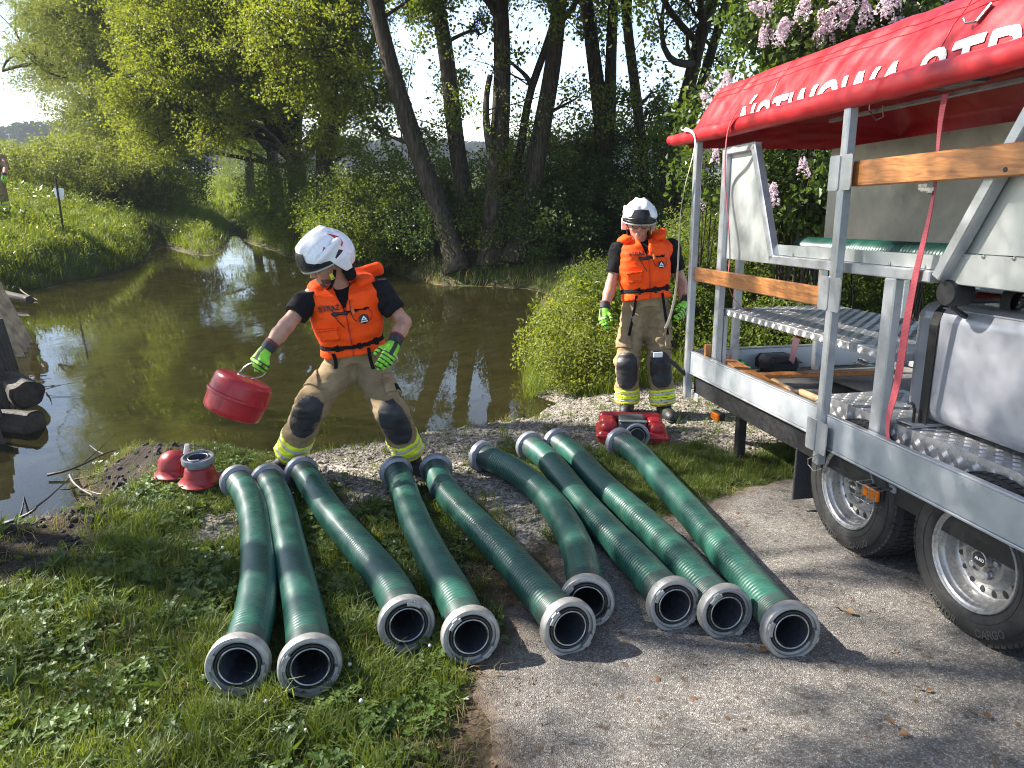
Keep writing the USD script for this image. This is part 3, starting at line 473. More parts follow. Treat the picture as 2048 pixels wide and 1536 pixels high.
bush('lilac_bush', 'lilac bush with few flowers seen between canopy and hopper', PD(1610,390,7.9), (.42,.4,.62), 330, 142, 'lilac', 'lilac', smin=.7, smax=1.1, category='lilac', flowers=lilac_flowers(1400,1620,150,420,7.4,9), stems=18)
bush('lilac_bush', 'upper lilac bush reaching behind the top right canopy edge', PD(1900,10,8.2), (.9,.5,.45), 380, 143, 'lilac', 'lilac', smin=.7, smax=1.1, category='lilac', flowers=lilac_flowers(1700,1990,-20,40,8.,12), stems=12)
bush('lilac_bush', 'thin lilac shoots with pale flowers beside the front post', PD(1420,300,8.), (.22,.25,.6), 90, 144, 'lilac', 'lilac', smin=.6, smax=.95, category='lilac', flowers=lilac_flowers(1395,1440,160,370,7.7,8), stems=12)
# far woods
def far_tree(seed, conifer):
    r = np.random.default_rng(seed); n = 420; t = r.uniform(.08, 1, n) ** .8; a = r.uniform(0, 6.28, n); R = (.26 * (1 - t) + .02) if conifer else .30 * np.sqrt(np.clip(1 - ((t - .55) / .47) ** 2, 0, 1)) + .01
    R = R * r.uniform(.5, 1.1, n); c = np.stack([np.cos(a) * R, np.sin(a) * R, t], 1); d = np.stack([np.cos(a), np.sin(a), np.full(n, -.2 if conifer else .4)], 1) + r.normal(0, .4, (n, 3)); L = r.uniform(.06, .12, n)
    return cat([leaf_quads(c, d, r.normal(0, 1, (n, 3)) + [0, 0, 1], L, L * .7), tube([[0, 0, -.02], [0, 0, .9]], [.018, .004], 5)])
rng = np.random.default_rng(5); pos = []
for x0, x1, D0, D1, n in ((-80, 330, 230, 270, 420), (330, 640, 240, 280, 160), (620, 1000, 330, 380, 360), (1000, 2300, 300, 360, 620)):
    for px, D in zip(rng.uniform(x0, x1, n), rng.uniform(D0, D1, n)): p = PD(px, 330, D); pos.append((p[0], p[1], H(p[0], p[1]) - .3, 1.0 if px < 330 else .8 if px < 640 else 1.05))
pos = np.array(pos); lo = pos[:, 0] / pos[:, 1] < -.55
far_m = leaf_mat('far_foliage', (.020, .036, .016), (.030, .050, .020), (.048, .070, .026), .2)
sc = rng.uniform(9, 14, len(pos)) * pos[:, 3]
scatter(numbered('/World', 'forest'), [('distant_pine', far_tree(1, True), far_m), ('distant_pine_001', far_tree(2, True), far_m), ('distant_broadleaf', far_tree(3, False), far_m), ('distant_broadleaf_001', far_tree(4, False), far_m)], pos[:, :3], quat_z(rng.uniform(0, 6.28, len(pos))), np.stack([sc * rng.uniform(.8, 1.3, len(pos))] * 2 + [sc], 1), kind='stuff', label='distant mixed forest along the horizon beyond the fields', category='forest', idx=np.where(lo, rng.integers(0, 3, len(pos)), rng.integers(1, 4, len(pos))))
# ================================================================ suction hoses
alu_m = M('cast_aluminium', (.37, .365, .355), (.25, .245, .24), rough=.48, metal=.6, scale=14, bump=.25, bscale=160)
alud_m = M('grey_aluminium', (.27, .28, .32), (.20, .21, .24), rough=.45, metal=.5, scale=12, bump=.2, bscale=140)
rubber_m = M('black_rubber', (.020, .020, .021), (.012, .012, .013), rough=.6, scale=20, bump=.1)
pvc_m = M('grey_pvc', (.055, .06, .075), (.035, .038, .05), rough=.35, scale=9)
bright_m = M('worn_metal_rim', (.50, .49, .46), (.36, .35, .33), rough=.3, metal=.85, scale=25)
hose_m = usdkit.material(stage, '/World/Looks/green_hose', {'z': ('attribute', {'attribute': 'zone'}), 'g': ('geometry', {}), 'n': ('noise_texture', {'scale': 22.0, 'detail': 5.0, 'roughness': .65}), 'n2': ('noise_texture', {'scale': 5.0, 'detail': 4.0}), 'r': ('map_range', {'from_min': .3, 'from_max': .7, 'to_min': .26, 'to_max': .5}),
    'd': ('rgb_ramp', {'ramp': [(.42, (.86, .88, .9)), (.6, (1.0, 1.0, 1.0)), (.8, (1.08, 1.06, 1.03))]}), 'dr': ('rgb_ramp', {'ramp': [(.56, (0, 0, 0)), (.75, (.28, .28, .28))]}), 'x': ('mix', {'mix_type': 'multiply', 'fac': 1.0}), 'x2': ('mix', {'color2': (.10, .13, .11)}), 'p': ('principled_bsdf', {'specular_ior_level': .55, 'coat_weight': .12, 'coat_roughness': .18, 'subsurface_weight': .0})},
    [('g.position', 'n.vector'), ('g.position', 'n2.vector'), ('n.fac', 'd.fac'), ('z.color', 'x.color1'), ('d.color', 'x.color2'), ('n2.fac', 'dr.fac'), ('dr.color', 'x2.fac'), ('x.color', 'x2.color1'), ('x2.color', 'p.base_color'), ('n.fac', 'r.value'), ('r.result', 'p.roughness')], surface='p.BSDF')
HR = .081
def arc_block(c, ax, r0, r1, z0, z1, a0, a1, up0, n=8):
    """A piece of a ring: the lugs of a coupling."""
    ax = nz(ax); x = nz(np.cross(ax, up0)); y = np.cross(ax, x); t = np.linspace(a0, a1, n)[:, None]; d = np.cos(t) * x + np.sin(t) * y
    v = np.stack([c + d*r0 + ax*z0, c + d*r1 + ax*z0, c + d*r1 + ax*z1, c + d*r0 + ax*z1], 1).reshape(-1, 3)
    i, j = np.meshgrid(np.arange(n - 1), np.arange(4), indexing='ij'); jj = (j + 1) % 4; q = np.stack([i*4+j, i*4+jj, (i+1)*4+jj, (i+1)*4+j], -1).reshape(-1, 4)
    return v, np.vstack([q[:, [0, 1, 2]], q[:, [0, 2, 3]], [[0, 2, 1], [0, 3, 2]], np.array([[0, 1, 2], [0, 2, 3]]) + (n-1)*4])
def coupling(th, c, ax, R, phase, mat=None, small=False):
    """Claw coupling: cast ring with two lugs and slots, rubber seal, inner rim and a dark bore. ax points out of the open face."""
    mat = mat or alu_m; s = R / .117; ax = nz(ax); L = lambda pr: [(r*s, z*s) for r, z in pr]
    k = th.part('coupling', lathe(L([(.074, -.075), (.086, -.075), (.088, -.052), (.099, -.044), (.112, -.040), (.117, -.033), (.117, .004), (.112, .010), (.100, .011), (.0985, -.002), (.0885, -.003), (.0875, -.014), (.072, -.015), (.071, -.07)]), c, ax, 56), mat, 40)
    k.part('seal', lathe(L([(.0872, -.0125), (.086, -.002), (.0825, .002), (.077, .0015), (.0745, -.006), (.074, -.013)]), c, ax, 48), rubber_m, 40)
    k.part('inner_rim', lathe(L([(.0735, -.012), (.0725, .0045), (.070, .006), (.0665, .004), (.066, -.02)]), c, ax, 48), bright_m if not small else alud_m, 40)
    k.part('bore', lathe(L([(.0662, .002), (.064, -.05), (.064, -.42), (.0, -.42)]), c, ax, 40), pvc_m, 40)
    for q in (0, 1):
        a = phase + q * np.pi
        k.part('lug', cat([arc_block(c, ax, .088*s, .1005*s, 0, .021*s, a, a + .62, [0, 0, 1]), arc_block(c, ax, .0965*s, .108*s, .009*s, .022*s, a + .10, a + .34, [0, 0, 1], 5)]), mat, 35)
    if small:
        for q in range(4): k.part('bolt', lathe([(0, -.042*s), (.006*s, -.042*s), (.006*s, -.05*s), (0, -.05*s)], c + (np.cos(q*1.57+.5) * nz(np.cross(ax, [0, 0, 1])) + np.sin(q*1.57+.5) * np.cross(ax, nz(np.cross(ax, [0, 0, 1])))) * .100*s, ax, 8), bright_m, False)
    return k
HOSES = [
 ([(478,1326),(500,1264),(516,1162),(512,1059),(495,991),(475,963)], 2.55, 'lies first from the left, bowed, on the grass'),
 ([(620,1328),(614,1264),(594,1162),(571,1059),(553,991),(536,960)], 2.4, 'lies second from the left, touching the bowed leftmost one'),
 ([(812,1245),(787,1182),(742,1121),(688,1059),(650,1011),(619,963),(603,944)], .9, 'lies third from the left with its open end in long grass'),
 ([(940,1268),(910,1196),(869,1121),(835,1052),(814,998),(799,957),(792,944)], 2.0, 'lies fourth from the left, its open end on the asphalt edge'),
 ([(1135,1252),(1095,1205),(1028,1127),(960,1055),(913,1008),(880,964),(872,938)], 2.1, 'lies fifth from the left, its open end covering another coupling'),
 ([(1174,1200),(1168,1151),(1155,1100),(1130,1047),(1100,1003),(1058,962),(1010,931),(963,912)], 2.3, 'strongly curved one, its open end half hidden by another coupling'),
 ([(1345,1206),(1302,1155),(1247,1096),(1196,1042),(1140,975),(1095,920),(1060,892)], 2.2, 'straight one, seventh from the left, right of the strongly curved one'),
 ([(1448,1221),(1380,1142),(1326,1082),(1260,1020),(1190,955),(1143,905),(1113,885)], 1.9, 'straight one, second from the right on the asphalt'),
 ([(1578,1258),(1510,1178),(1430,1082),(1370,1012),(1310,945),(1268,902),(1238,884)], 2.6, 'rightmost straight one, its coupling casting a shadow on the asphalt')]
HOSE_LINES = []
for hi, (px, ph, where) in enumerate(HOSES):
    rng = np.random.default_rng(200 + hi); n = len(px)
    lift = np.array([.117] + [.112] + [.092] * (n - 4) + [.104, .112]); pts = np.array([Pg(x, y, l) for (x, y), l in zip(px, lift)])
    c = spline(pts, 200); s = np.r_[0, np.cumsum(np.linalg.norm(np.diff(c, axis=0), axis=1))]; Ltot = s[-1]
    th = thing('suction_hose', f'green ribbed suction hose, {where}', 'hose', pts[0] - TU * .117, 'green suction hoses laid out on the ramp')
    m = int((Ltot - .06) / .0037); sv = np.linspace(.05, Ltot - .05, m); cc = np.stack([np.interp(sv, s, c[:, k]) for k in range(3)], 1); HOSE_LINES.append(np.vstack([cc, cc[0] + nz(c[0] - c[10]) * np.linspace(0, .16, 12)[:, None]]))
    sides = 40; pit = .0215; rib = lambda rr, i, a: rr + .0023 * (np.abs(np.cos(np.pi * sv[i] / pit + a * .5)) ** .6 * 1.5 - .8) * np.clip(1.4 - .9 * np.abs(2 * sv[i] / Ltot - 1) ** 8, .3, 1)
    v, f = tube(cc, HR, sides, caps=False, fn=rib, up0=[0, 0, 1])
    t = sv / Ltot; tone = np.zeros(m); k = 0
    cuts = np.sort(np.r_[0, rng.uniform(.05, .95, 5), 1.01]); vals = rng.uniform(.1, 1, 6); dist_f = np.abs(t - .5) * 2
    for q in range(6): tone += np.clip((t - cuts[q]) / .012, 0, 1) * (vals[q] - (vals[q-1] if q else 0))
    tone = ndimage.gaussian_filter1d(tone, 4) * (.45 if hi < 5 else .18) + (.12 if hi < 5 else .28) + .25 * meshkit.noise(np.stack([t * 9, 0*t, 0*t + hi], 1))
    col = np.array([.010, .060, .045]) * (1 - tone[:, None]) + np.array([.021, .105, .072]) * tone[:, None]
    col = np.repeat(col, sides, 0); th.part('tube', (v, f), hose_m, True, color=col)
    e0, e1 = nz(c[0] - c[10]), nz(c[-1] - c[-11]); e0 = nz(e0 + TU * .10)
    for cen, e in ((c[0], e0), (c[-1], e1)):
        b = np.stack([cen - e * q for q in np.linspace(.045, .135, 30)]); inner = np.array([np.interp(np.linspace(.03, .135, 30) if e is e0 else Ltot - np.linspace(.03, .135, 30), s, c[:, k]) for k in range(3)]).T
        th.part('binding', tube(inner, HR + .0026, 36, caps=False, fn=lambda rr, i, a: rr + .0012 * np.sin(i * 2.1)), M('dark_binding', (.022, .06, .05), (.03, .045, .04), rough=.4, scale=30), True)
    coupling(th, c[0] + e0 * .02, e0, .1145, ph)
    coupling(th, c[-1] + e1 * .012, e1, .106, ph + 1, alud_m, small=True)
    if hi in (7, 1): th.part('paper_tag', arc_block(c[0], e0, HR + .004, HR + .006, -.13, -.075, 3.4 if hi == 7 else 5.6, 4.1 if hi == 7 else 5.9, [0, 0, 1], 8), M('tag_paper', (.5, .52, .5), rough=.7), False)
# ================================================================ the trailer
TO = np.array([1.7715, 2.7135, .354])                                # its origin: on the ramp, between the near wheels
def T(a, r, u): return TO + TA * a + TR * r + TU * u
TM = np.stack([TA, TR, TU], 1)
def TPr(px, py, r):                                                 # the point seen at px, py in the plane r
    q = ray(px, py); g = TO + TR * r; return CAM + q * (((g - CAM) @ TR) / (q @ TR))
def TPu(px, py, u):
    q = ray(px, py); g = TO + TU * u; return CAM + q * (((g - CAM) @ TU) / (q @ TU))
def tbox(a0, a1, r0, r1, u0, u1, ch=.004): return move(rbox((abs(a1-a0), abs(r1-r0), abs(u1-u0)), ch), TM, T((a0+a1)/2, (r0+r1)/2, (u0+u1)/2))
def tbeam(p, q, w=.05, h=.05, up=None, ch=.005): return beam(T(*p), T(*q), w, h, TR if up is None else up, ch)
def plate(poly, r0, r1):
    """A flat sheet in the plane of the trailer's side: poly of (a, u)."""
    m = trimesh.creation.extrude_polygon(shapely.Polygon(poly), r1 - r0, engine='earcut'); v = np.array(m.vertices); f = np.array(m.faces)
    return TO + v[:, :1] * TA + v[:, 1:2] * TU + (v[:, 2:] + r0) * TR, f[:, ::-1]
tube_m = M('extruded_aluminium', (.49, .50, .52), (.43, .44, .46), rough=.38, metal=.7, scale=3, bump=.05, bscale=220)
board_m = M('side_board_aluminium', (.50, .53, .56), (.42, .45, .48), rough=.38, metal=.55, scale=1.6, detail=5, bump=.05, bscale=200)
sheet_m = M('galvanised_sheet', (.45, .47, .46), (.42, .44, .43), rough=.42, metal=.6, scale=9, detail=4, lo=.3, hi=.7, rvar=.04)
dull_m = M('scratched_sheet', (.40, .40, .36), (.29, .29, .26), rough=.45, metal=.55, scale=4, detail=8, bump=.15, bscale=25)
tread_m = M('checker_plate', (.52, .52, .53), (.42, .42, .43), rough=.42, metal=.8, scale=20)
black_m = M('black_paint', (.009, .009, .010), (.006, .006, .007), rough=.5, scale=10, bump=.1)
wood_m = usdkit.material(stage, '/World/Looks/varnished_timber', {'tc': ('geometry', {}), 'mp': ('mapping', {'rotation': (0., 0., .18), 'scale': (14., 1.4, 22.)}), 'n': ('noise_texture', {'scale': 2.4, 'detail': 6.0, 'distortion': 1.2}), 'n2': ('noise_texture', {'scale': 3., 'detail': 2.}), 'r': ('rgb_ramp', {'ramp': [(.3, (.20, .075, .022)), (.5, (.33, .130, .036)), (.7, (.43, .185, .058))]}), 'b': ('bump', {'strength': .25, 'distance': .003}), 'p': ('principled_bsdf', {'roughness': .42, 'coat_weight': .2, 'coat_roughness': .3})},
    [('tc.position', 'mp.vector'), ('mp.vector', 'n.vector'), ('n.fac', 'r.fac'), ('r.color', 'p.base_color'), ('n.fac', 'b.height'), ('b.normal', 'p.normal')], surface='p.BSDF')
tarp_m = M('red_tarpaulin', (.47, .016, .022), (.36, .011, .017), rough=.42, scale=3, detail=5, bump=.12, bscale=55, spec=.5, dist=.006)
white_m = M('white_print', (.80, .80, .78), (.72, .72, .70), rough=.45, scale=8)
tyre_m = M('tyre_rubber', (.019, .0185, .018), (.011, .0108, .0105), rough=.72, scale=12, bump=.2, bscale=90)
steel_m = M('silver_wheel_paint', (.33, .33, .33), (.28, .28, .28), rough=.34, metal=.75, scale=18, bump=.08, bscale=300)
amber_m = M('amber_lens', (.75, .22, .012), (.62, .16, .01), rough=.15, scale=60, trans=.35, coat=.5)
trailer = thing('trailer', 'aluminium twin-axle fire trailer with red tarpaulin roof parked on the ramp', 'trailer', T(0, .85, 0))
tr = trailer.part
def checker(o, e1, e2, L1, L2, pitch=.041):
    """Raised five-bar tread: small lens-shaped ridges in alternating groups."""
    e1, e2 = nz(e1), nz(e2); nn = np.cross(e1, e2); i, j = np.meshgrid(np.arange(.5, L1 / pitch - .3), np.arange(.5, L2 / pitch - .3), indexing='ij'); i, j = i.ravel(), j.ravel()
    g = np.repeat(np.stack([i, j], 1) * pitch, 5, 0); s = np.repeat(np.where((i.astype(int) + j.astype(int)) % 2, 1., -1.), 5); k = np.tile(np.arange(5) - 2, len(i)) * .0068
    d = np.stack([s, np.ones_like(s)], 1) / 2 ** .5; p = np.stack([-d[:, 1], d[:, 0]], 1); c = g + p * k[:, None]; L, W, hgt = .0165, .0024, .0015
    to = lambda q, z: o + q[:, :1] * e1 + q[:, 1:] * e2 + nn * z
    v = np.stack([to(c - d*L, 0.), to(c + p*W - d*L*.2, 0.), to(c + p*W + d*L*.2, 0.), to(c + d*L, 0.), to(c - p*W + d*L*.2, 0.), to(c - p*W - d*L*.2, 0.), to(c - d*L*.55, hgt), to(c + d*L*.55, hgt)], 1).reshape(-1, 3)
    f = np.array([[0, 6, 1], [1, 6, 7], [1, 7, 2], [2, 7, 3], [3, 7, 4], [4, 7, 6], [4, 6, 5], [5, 6, 0]]); return v, (np.arange(len(c))[:, None, None] * 8 + f).reshape(-1, 3)
# chassis and boards
tr('chassis_beam', tbox(-2.2, 2.42, .035, .11, .385, .508), black_m); tr('chassis_beam', tbox(-2.2, 2.42, 1.60, 1.68, .385, .508), black_m); tr('cross_beam', tbox(2.34, 2.42, .115, 1.595, .39, .505), black_m)
tr('floor', tbox(-2.2, 2.42, .03, 1.72, .511, .53), M('floor_plate', (.16, .155, .15), (.10, .095, .09), rough=.7, scale=12))
tr('underbody', tbox(-2.2, .98, .25, 1.5, .30, .38), black_m)
for u0, u1, a0, a1 in ((.545, .69, .80, 2.445), (.505, .668, -2.2, .735)):
    b = tr('side_board', tbox(a0, a1, .0, .026, u0, u1, .003), board_m); b.part('top_edge', tbox(a0, a1, -.004, .030, u1 + .0015, u1 + .012, .003), tube_m); b.part('bottom_edge', tbox(a0, a1, -.004, .028, u0 - .014, u0 - .0015, .003), tube_m)
b = tr('end_board', tbox(2.42, 2.445, .03, 1.72, .535, .70, .003), board_m); b.part('top_edge', tbox(2.415, 2.45, .03, 1.72, .7015, .712, .003), tube_m)
b = tr('side_board', tbox(-2.2, 2.41, 1.725, 1.75, .535, .70, .003), board_m)
# posts with plank holders
def holder(post, a, u0, u1, r=-.034):
    for s in (-1, 1): post.part('plank_holder', plate(shapely.Point(0, 0).buffer(.02).union(shapely.box(-.02, -.02, .02, .02)).buffer(0).exterior.coords if False else shapely.box(a + s * .048 - .028, u0 + .012, a + s * .048 + .028, u1 - .012).buffer(.012, quad_segs=3).exterior.coords, r, r + .006), tube_m)
p1 = tr('post', tbox(2.425, 2.475, -.028, .022, .345, 2.19, .006), tube_m); p1.part('perforated_bracket', tbox(2.33, 2.42, .03, .036, .33, .39, .002), sheet_m)
p2 = tr('post', tbox(.74, .79, -.028, .022, .40, 2.19, .006), tube_m); holder(p2, .765, .47, .64); holder(p2, .765, 1.215, 1.385); holder(p2, .765, 1.80, 1.965)
p2.part('pin_wire', tube([T(.74, -.03, .46), T(.79, -.05, .42), T(.80, -.04, .385), T(.74, -.045, .37), T(.69, -.035, .40)], .0025, 6), bright_m)
tr('post', tbox(.40, .475, .044, .094, .515, 1.402, .006), tube_m)
tr('post', tbox(2.115, 2.175, .044, .094, .515, 2.125, .006), tube_m)
for a, r in ((2.33, .30), (2.33, .97), (.95, .97), (2.33, 1.66), (.7, 1.66)): tr('post', tbox(a - .025, a + .025, r - .025, r + .025, .532, 1.40, .006), tube_m)
for a in (-1.6,): tr('post', tbox(a - .025, a + .025, -.028, .022, .40, 2.19, .006), tube_m)
# timber rails
tr('timber_rail', tbox(.815, 2.42, -.004, .026, 1.222, 1.322, .006), wood_m, label='lower timber rail between the two outer posts')
rl = tr('timber_rail', tbox(-2.2, .715, -.004, .026, 1.815, 1.932, .006), wood_m, label='upper timber rail with a bored hole')
rl.part('bored_hole', lathe([(0, .001), (.009, .001), (.009, -.002), (0, -.002)], TPr(2010, 339, -.0055), -TR, 14), black_m)
# hopper: frame, sheets and the trough floor
tr('frame_bar', tbeam((1.775, .069, 2.10), (1.47, .069, 1.43)), tube_m); tr('frame_bar', tbeam((1.50, .069, 1.427), (.20, .069, 1.427)), tube_m); tr('frame_bar', tbeam((.165, .069, 1.425), (-.24, .069, 2.17), .05, .06), tube_m); tr('frame_bar', tbeam((2.115, .069, 2.10), (1.75, .069, 2.10)), tube_m)
tr('frame_bar', tbeam((.165, .14, 1.425), (-.24, .14, 2.17), .012, .07), tube_m)
tr('hopper_sheet', plate([(2.13, 1.40), (1.47, 1.40), (1.50, 1.46), (1.77, 2.09), (2.13, 2.09)], .080, .084), sheet_m)
tr('hopper_sheet', plate([(.14, 1.53), (-.20, 2.15), (-2.2, 2.15), (-2.2, 1.53)], .104, .108), sheet_m); lw = tr('hopper_sheet', plate([(.17, 1.405), (.14, 1.527), (-2.2, 1.527), (-2.2, 1.405)], .088, .092), sheet_m)
for a in (.09, -.02, -.16): lw.part('rivet', lathe([(.009, 0), (.007, .004), (0, .005)], T(a, .087, 1.522), -TR, 10), bright_m)
lip = tr('trough_side', plate([(1.50, 1.455), (1.515, 1.515), (.11, 1.515), (.14, 1.455)], .085, .089), sheet_m)
for a in (1.3, .95, .5, .28): lip.part('rivet', lathe([(.009, 0), (.007, .004), (0, .005)], T(a, .084, 1.462), -TR, 10), bright_m)
tr('trough_floor', tbox(-2.2, 2.1, .1, .95, 1.40, 1.404), sheet_m)
bs = tr('back_sheet', plate([(2.34, 1.43), (2.34, 2.135), (-2.2, 2.135), (-2.2, 1.43)], .955, .960), dull_m, label='tall scratched sheet at the back of the hopper')
tr('roof_bar', tbeam((2.3, .25, 2.30), (-2.2, .25, 2.30), .03, .03), tube_m); tr('roof_bar', tbeam((2.3, .9, 2.32), (-2.2, .9, 2.32), .03, .03), tube_m)
for a in (1.0, -.05): tr('roof_clip', tube([T(a, .25, 2.28), T(a, .26, 2.2), T(a - .05, .27, 2.15), T(a - .1, .27, 2.16), T(a - .1, .26, 2.21)], .004, 6), bright_m)
tr('roof_lamp', tbox(.18, .42, .10, .20, 2.20, 2.235, .01), M('smoked_lens', (.05, .055, .06), rough=.15, scale=5))
# checker plate shelf and wheel box
sh = tr('shelf', tbox(.44, 2.16, .10, .95, 1.008, 1.05, .004), tread_m)
sh.part('tread', cat([checker(T(.44, .10, 1.0502), TA, TR, 1.72, .85), checker(T(.44, .0998, 1.008), TA, TU, 1.72, .046)]) if False else cat([checker(T(.44, .95, 1.0502), TA, -TR, 1.72, .85), checker(T(2.16, .0998, 1.006), -TA, TU, 1.72, .046)]), tread_m, False, kind='stuff')
tr('shelf_leg', tbox(2.12, 2.15, .10, .13, .532, 1.006), tube_m)
wb = tr('wheel_box', plate([(1.16, .531), (.965, .722), (-.29, .722), (-.75, .531)], .122, .62), tread_m)
wb.part('tread', cat([checker(T(.955, .1218, .532), -TA, TU, 1.23, .19), checker(T(.955, .125, .7222), -TA, TR, 1.24, .48), checker(T(1.16, .125, .531) + .0005 * TU, nz(T(.965, 0, .722) - T(1.16, 0, .531)), TR, .26, .48)]), tread_m, False, kind='stuff')
# wheels
def wheel(a):
    c = T(a, .035, .342); ax = -TR; rs, ro = .212, .342
    w = tr('wheel', lathe([(0, -.062), (.058, -.062), (.076, -.058), (.086, -.040), (.100, -.041), (.114, -.058), (.128, -.074), (.160, -.078), (.168, -.072), (.172, -.060), (.176, -.026), (.181, -.020), (.186, -.014), (.190, .0), (.198, .004), (.201, .010), (.2085, .013), (.2125, .008), (.2125, -.01), (.2, -.05), (.18, -.17)], c, ax, 64), steel_m, 40)
    t = w.part('tyre', lathe([(.208, -.01), (.214, .006), (.232, .019), (.262, .024), (.296, .018), (.318, .004), (.331, -.012), (.338, -.03), (.342, -.055), (.343, -.11), (.342, -.165), (.335, -.19), (.318, -.205), (.26, -.21), (.2, -.2)], c, ax, 72), tyre_m, 40)
    blocks = []
    up = TU; fwd = TA
    for k in range(64):
        th = k * 2 * np.pi / 64; d = np.cos(th) * fwd + np.sin(th) * up; tn = -np.sin(th) * fwd + np.cos(th) * up
        for q, (z, wd, off) in enumerate(((-.020, .030, 0), (-.062, .036, .5), (-.110, .036, 0), (-.158, .036, .5), (-.190, .022, 0))):
            th2 = th + off * np.pi / 64; d2 = np.cos(th2) * fwd + np.sin(th2) * up; t2 = -np.sin(th2) * fwd + np.cos(th2) * up
            R_ = np.stack([t2, ax, d2], 1); rr = .3405 if q in (1, 2, 3) else .331
            blocks.append(move(trimesh.creation.box((.025, wd, .012)), R_, c + d2 * rr + ax * z))
    t.part('tread_blocks', cat(blocks), tyre_m, False, kind='stuff')
    t.part('sidewall_rib', lathe([(.2445, .0215), (.246, .0245), (.248, .0215)], c, ax, 64), tyre_m); t.part('sidewall_rib', lathe([(.302, .0145), (.3035, .018), (.3055, .0135)], c, ax, 64), tyre_m)
    for word, mid, h in (('VECTOR', -1.95, .030), ('CARGO', -1.05, .030)):
        m = meshkit.text_mesh(word, h, .004, True); v = np.array(m.vertices); L = v[:, 0].max(); th = mid + (v[:, 0] - L / 2) / .285; rr = .285 + (h / 2 - v[:, 1]) if False else .272 + v[:, 1]
        rr = .300 - v[:, 1]; ang = mid + (v[:, 0] - L / 2) / .285; out = .0195 + v[:, 2] * .8
        X_, Y_ = -fwd, up; vv = c + (np.cos(ang) * rr)[:, None] * X_ + (np.sin(ang) * rr)[:, None] * Y_ + out[:, None] * ax
        t.part('raised_lettering', (vv, np.array(m.faces)), M('sidewall_lettering', (.05, .049, .047), rough=.5), False)
    for k in range(16):
        th = k * 2 * np.pi / 16 + .1; d = np.cos(th) * fwd + np.sin(th) * up; w.part('vent_hole', move(lathe([(0, .0), (.0135, .0), (.0135, -.004)], [0, 0, 0], [0, 0, 1.], 14), np.stack([nz(np.cross(d, ax)) * .8, d * 1.15, ax], 1), c + d * .144 + ax * -.0735), black_m)
    for k in range(5):
        th = k * 2 * np.pi / 5 + .5; d = np.cos(th) * fwd + np.sin(th) * up; w.part('wheel_bolt', cat([lathe([(.016, -.006), (.016, .006), (.013, .008), (.0125, .022), (0, .023)], c + d * .064 + ax * -.058, ax, 6)]), alud_m, False)
    hc = w.part('hub_cap', lathe([(.040, -.062), (.038, -.030), (.036, -.022), (.032, -.021), (.0305, -.026), (0, -.026)], c, ax, 32), bright_m); hc.part('cap_badge', lathe([(.0295, -.025), (.029, -.0245), (0, -.0245)], c, ax, 24), rubber_m)
    m = meshkit.text_mesh('ALKO', .012, .001, True); v = np.array(m.vertices); v[:, 0] -= v[:, 0].max() / 2; v[:, 1] -= .006
    hc.part('badge_lettering', (c + v[:, :1] * -TA + v[:, 1:2] * TU + (v[:, 2:] - .0240) * ax, np.array(m.faces)), white_m, False)
    vs = np.cos(2.3) * fwd + np.sin(2.3) * up; w.part('valve', tube([c + vs * .155 - ax * .05, c + vs * .150 - ax * .01], .004, 8), rubber_m)
for a in (.555, -.235): wheel(a)
far_t = lathe([(.2, -.0), (.32, .0), (.342, -.03), (.342, -.17), (.3, -.2), (.0, -.19)], T(.555, 1.72, .342), TR, 40)
tr('far_tyre', far_t, tyre_m); tr('far_tyre', (far_t[0] - TA * .79, far_t[1]), tyre_m); tr('axle', tbox(.52, .59, .2, 1.55, .30, .36), black_m); tr('axle', tbox(-.27, -.2, .2, 1.55, .30, .36), black_m)
tr('mud_flap', tbox(1.02, 1.035, .03, .24, .085, .40, .004), M('speckled_rubber', (.03, .03, .034), (.016, .016, .018), rough=.8, scale=90, bump=.6, bscale=120))
# marker lamps and the pressure plate
for (a, u, cage) in ((.33, .405, True), (1.95, .33, False)):
    l = tr('marker_lamp', tbox(a - .055, a + .055, -.022, -.004, u - .026, u + .026, .005), amber_m, label='amber side lamp in a wire guard' if cage else 'amber side lamp under the far end'); l.part('lamp_base', tbox(a - .06, a + .06, -.0035, .032, u - .02, u + .03, .003), black_m)
    if cage:
        for q in (-.065, -.022, .022, .065): l.part('guard_wire', tube([T(a + q, .03, u + .04), T(a + q, -.045, u + .036), T(a + q, -.045, u - .04), T(a + q, .0, u - .044)], .0028, 6), bright_m)
        for q in (.036, -.04): l.part('guard_wire', tube([T(a - .07, -.046, u + q), T(a + .07, -.046, u + q)], .0028, 6), bright_m)
pl = tr('pressure_plate', plate(shapely.box(.232, .447, .328, .463).buffer(.009).exterior.coords, .027, .0345), alud_m); m = meshkit.text_mesh('2,4 bar', .016, .001, True); v = np.array(m.vertices); pl.part('plate_lettering', (T(.318, .0255, .447) - v[:, :1] * TA + v[:, 1:2] * TU - v[:, 2:] * TR, np.array(m.faces)), black_m, False)
tr('support_foot', tbox(1.86, 2.02, .10, .26, .005, .02, .004), black_m); tr('support_leg', tbox(1.91, 1.97, .15, .21, .02, .385, .006), black_m)
al = tr('lamp_arm', tube([T(2.45, -.02, .52), T(2.49, -.10, .60), T(2.52, -.19, .655)], .017, 10), rubber_m); al.part('position_lamp', move(rbox((.03, .10, .06), .012), TM, T(2.52, -.225, .67)), rubber_m).part('lens', move(rbox((.012, .075, .042), .005), TM, T(2.503, -.225, .67)), M('clear_lens', (.75, .76, .78), rough=.1, coat=.6))
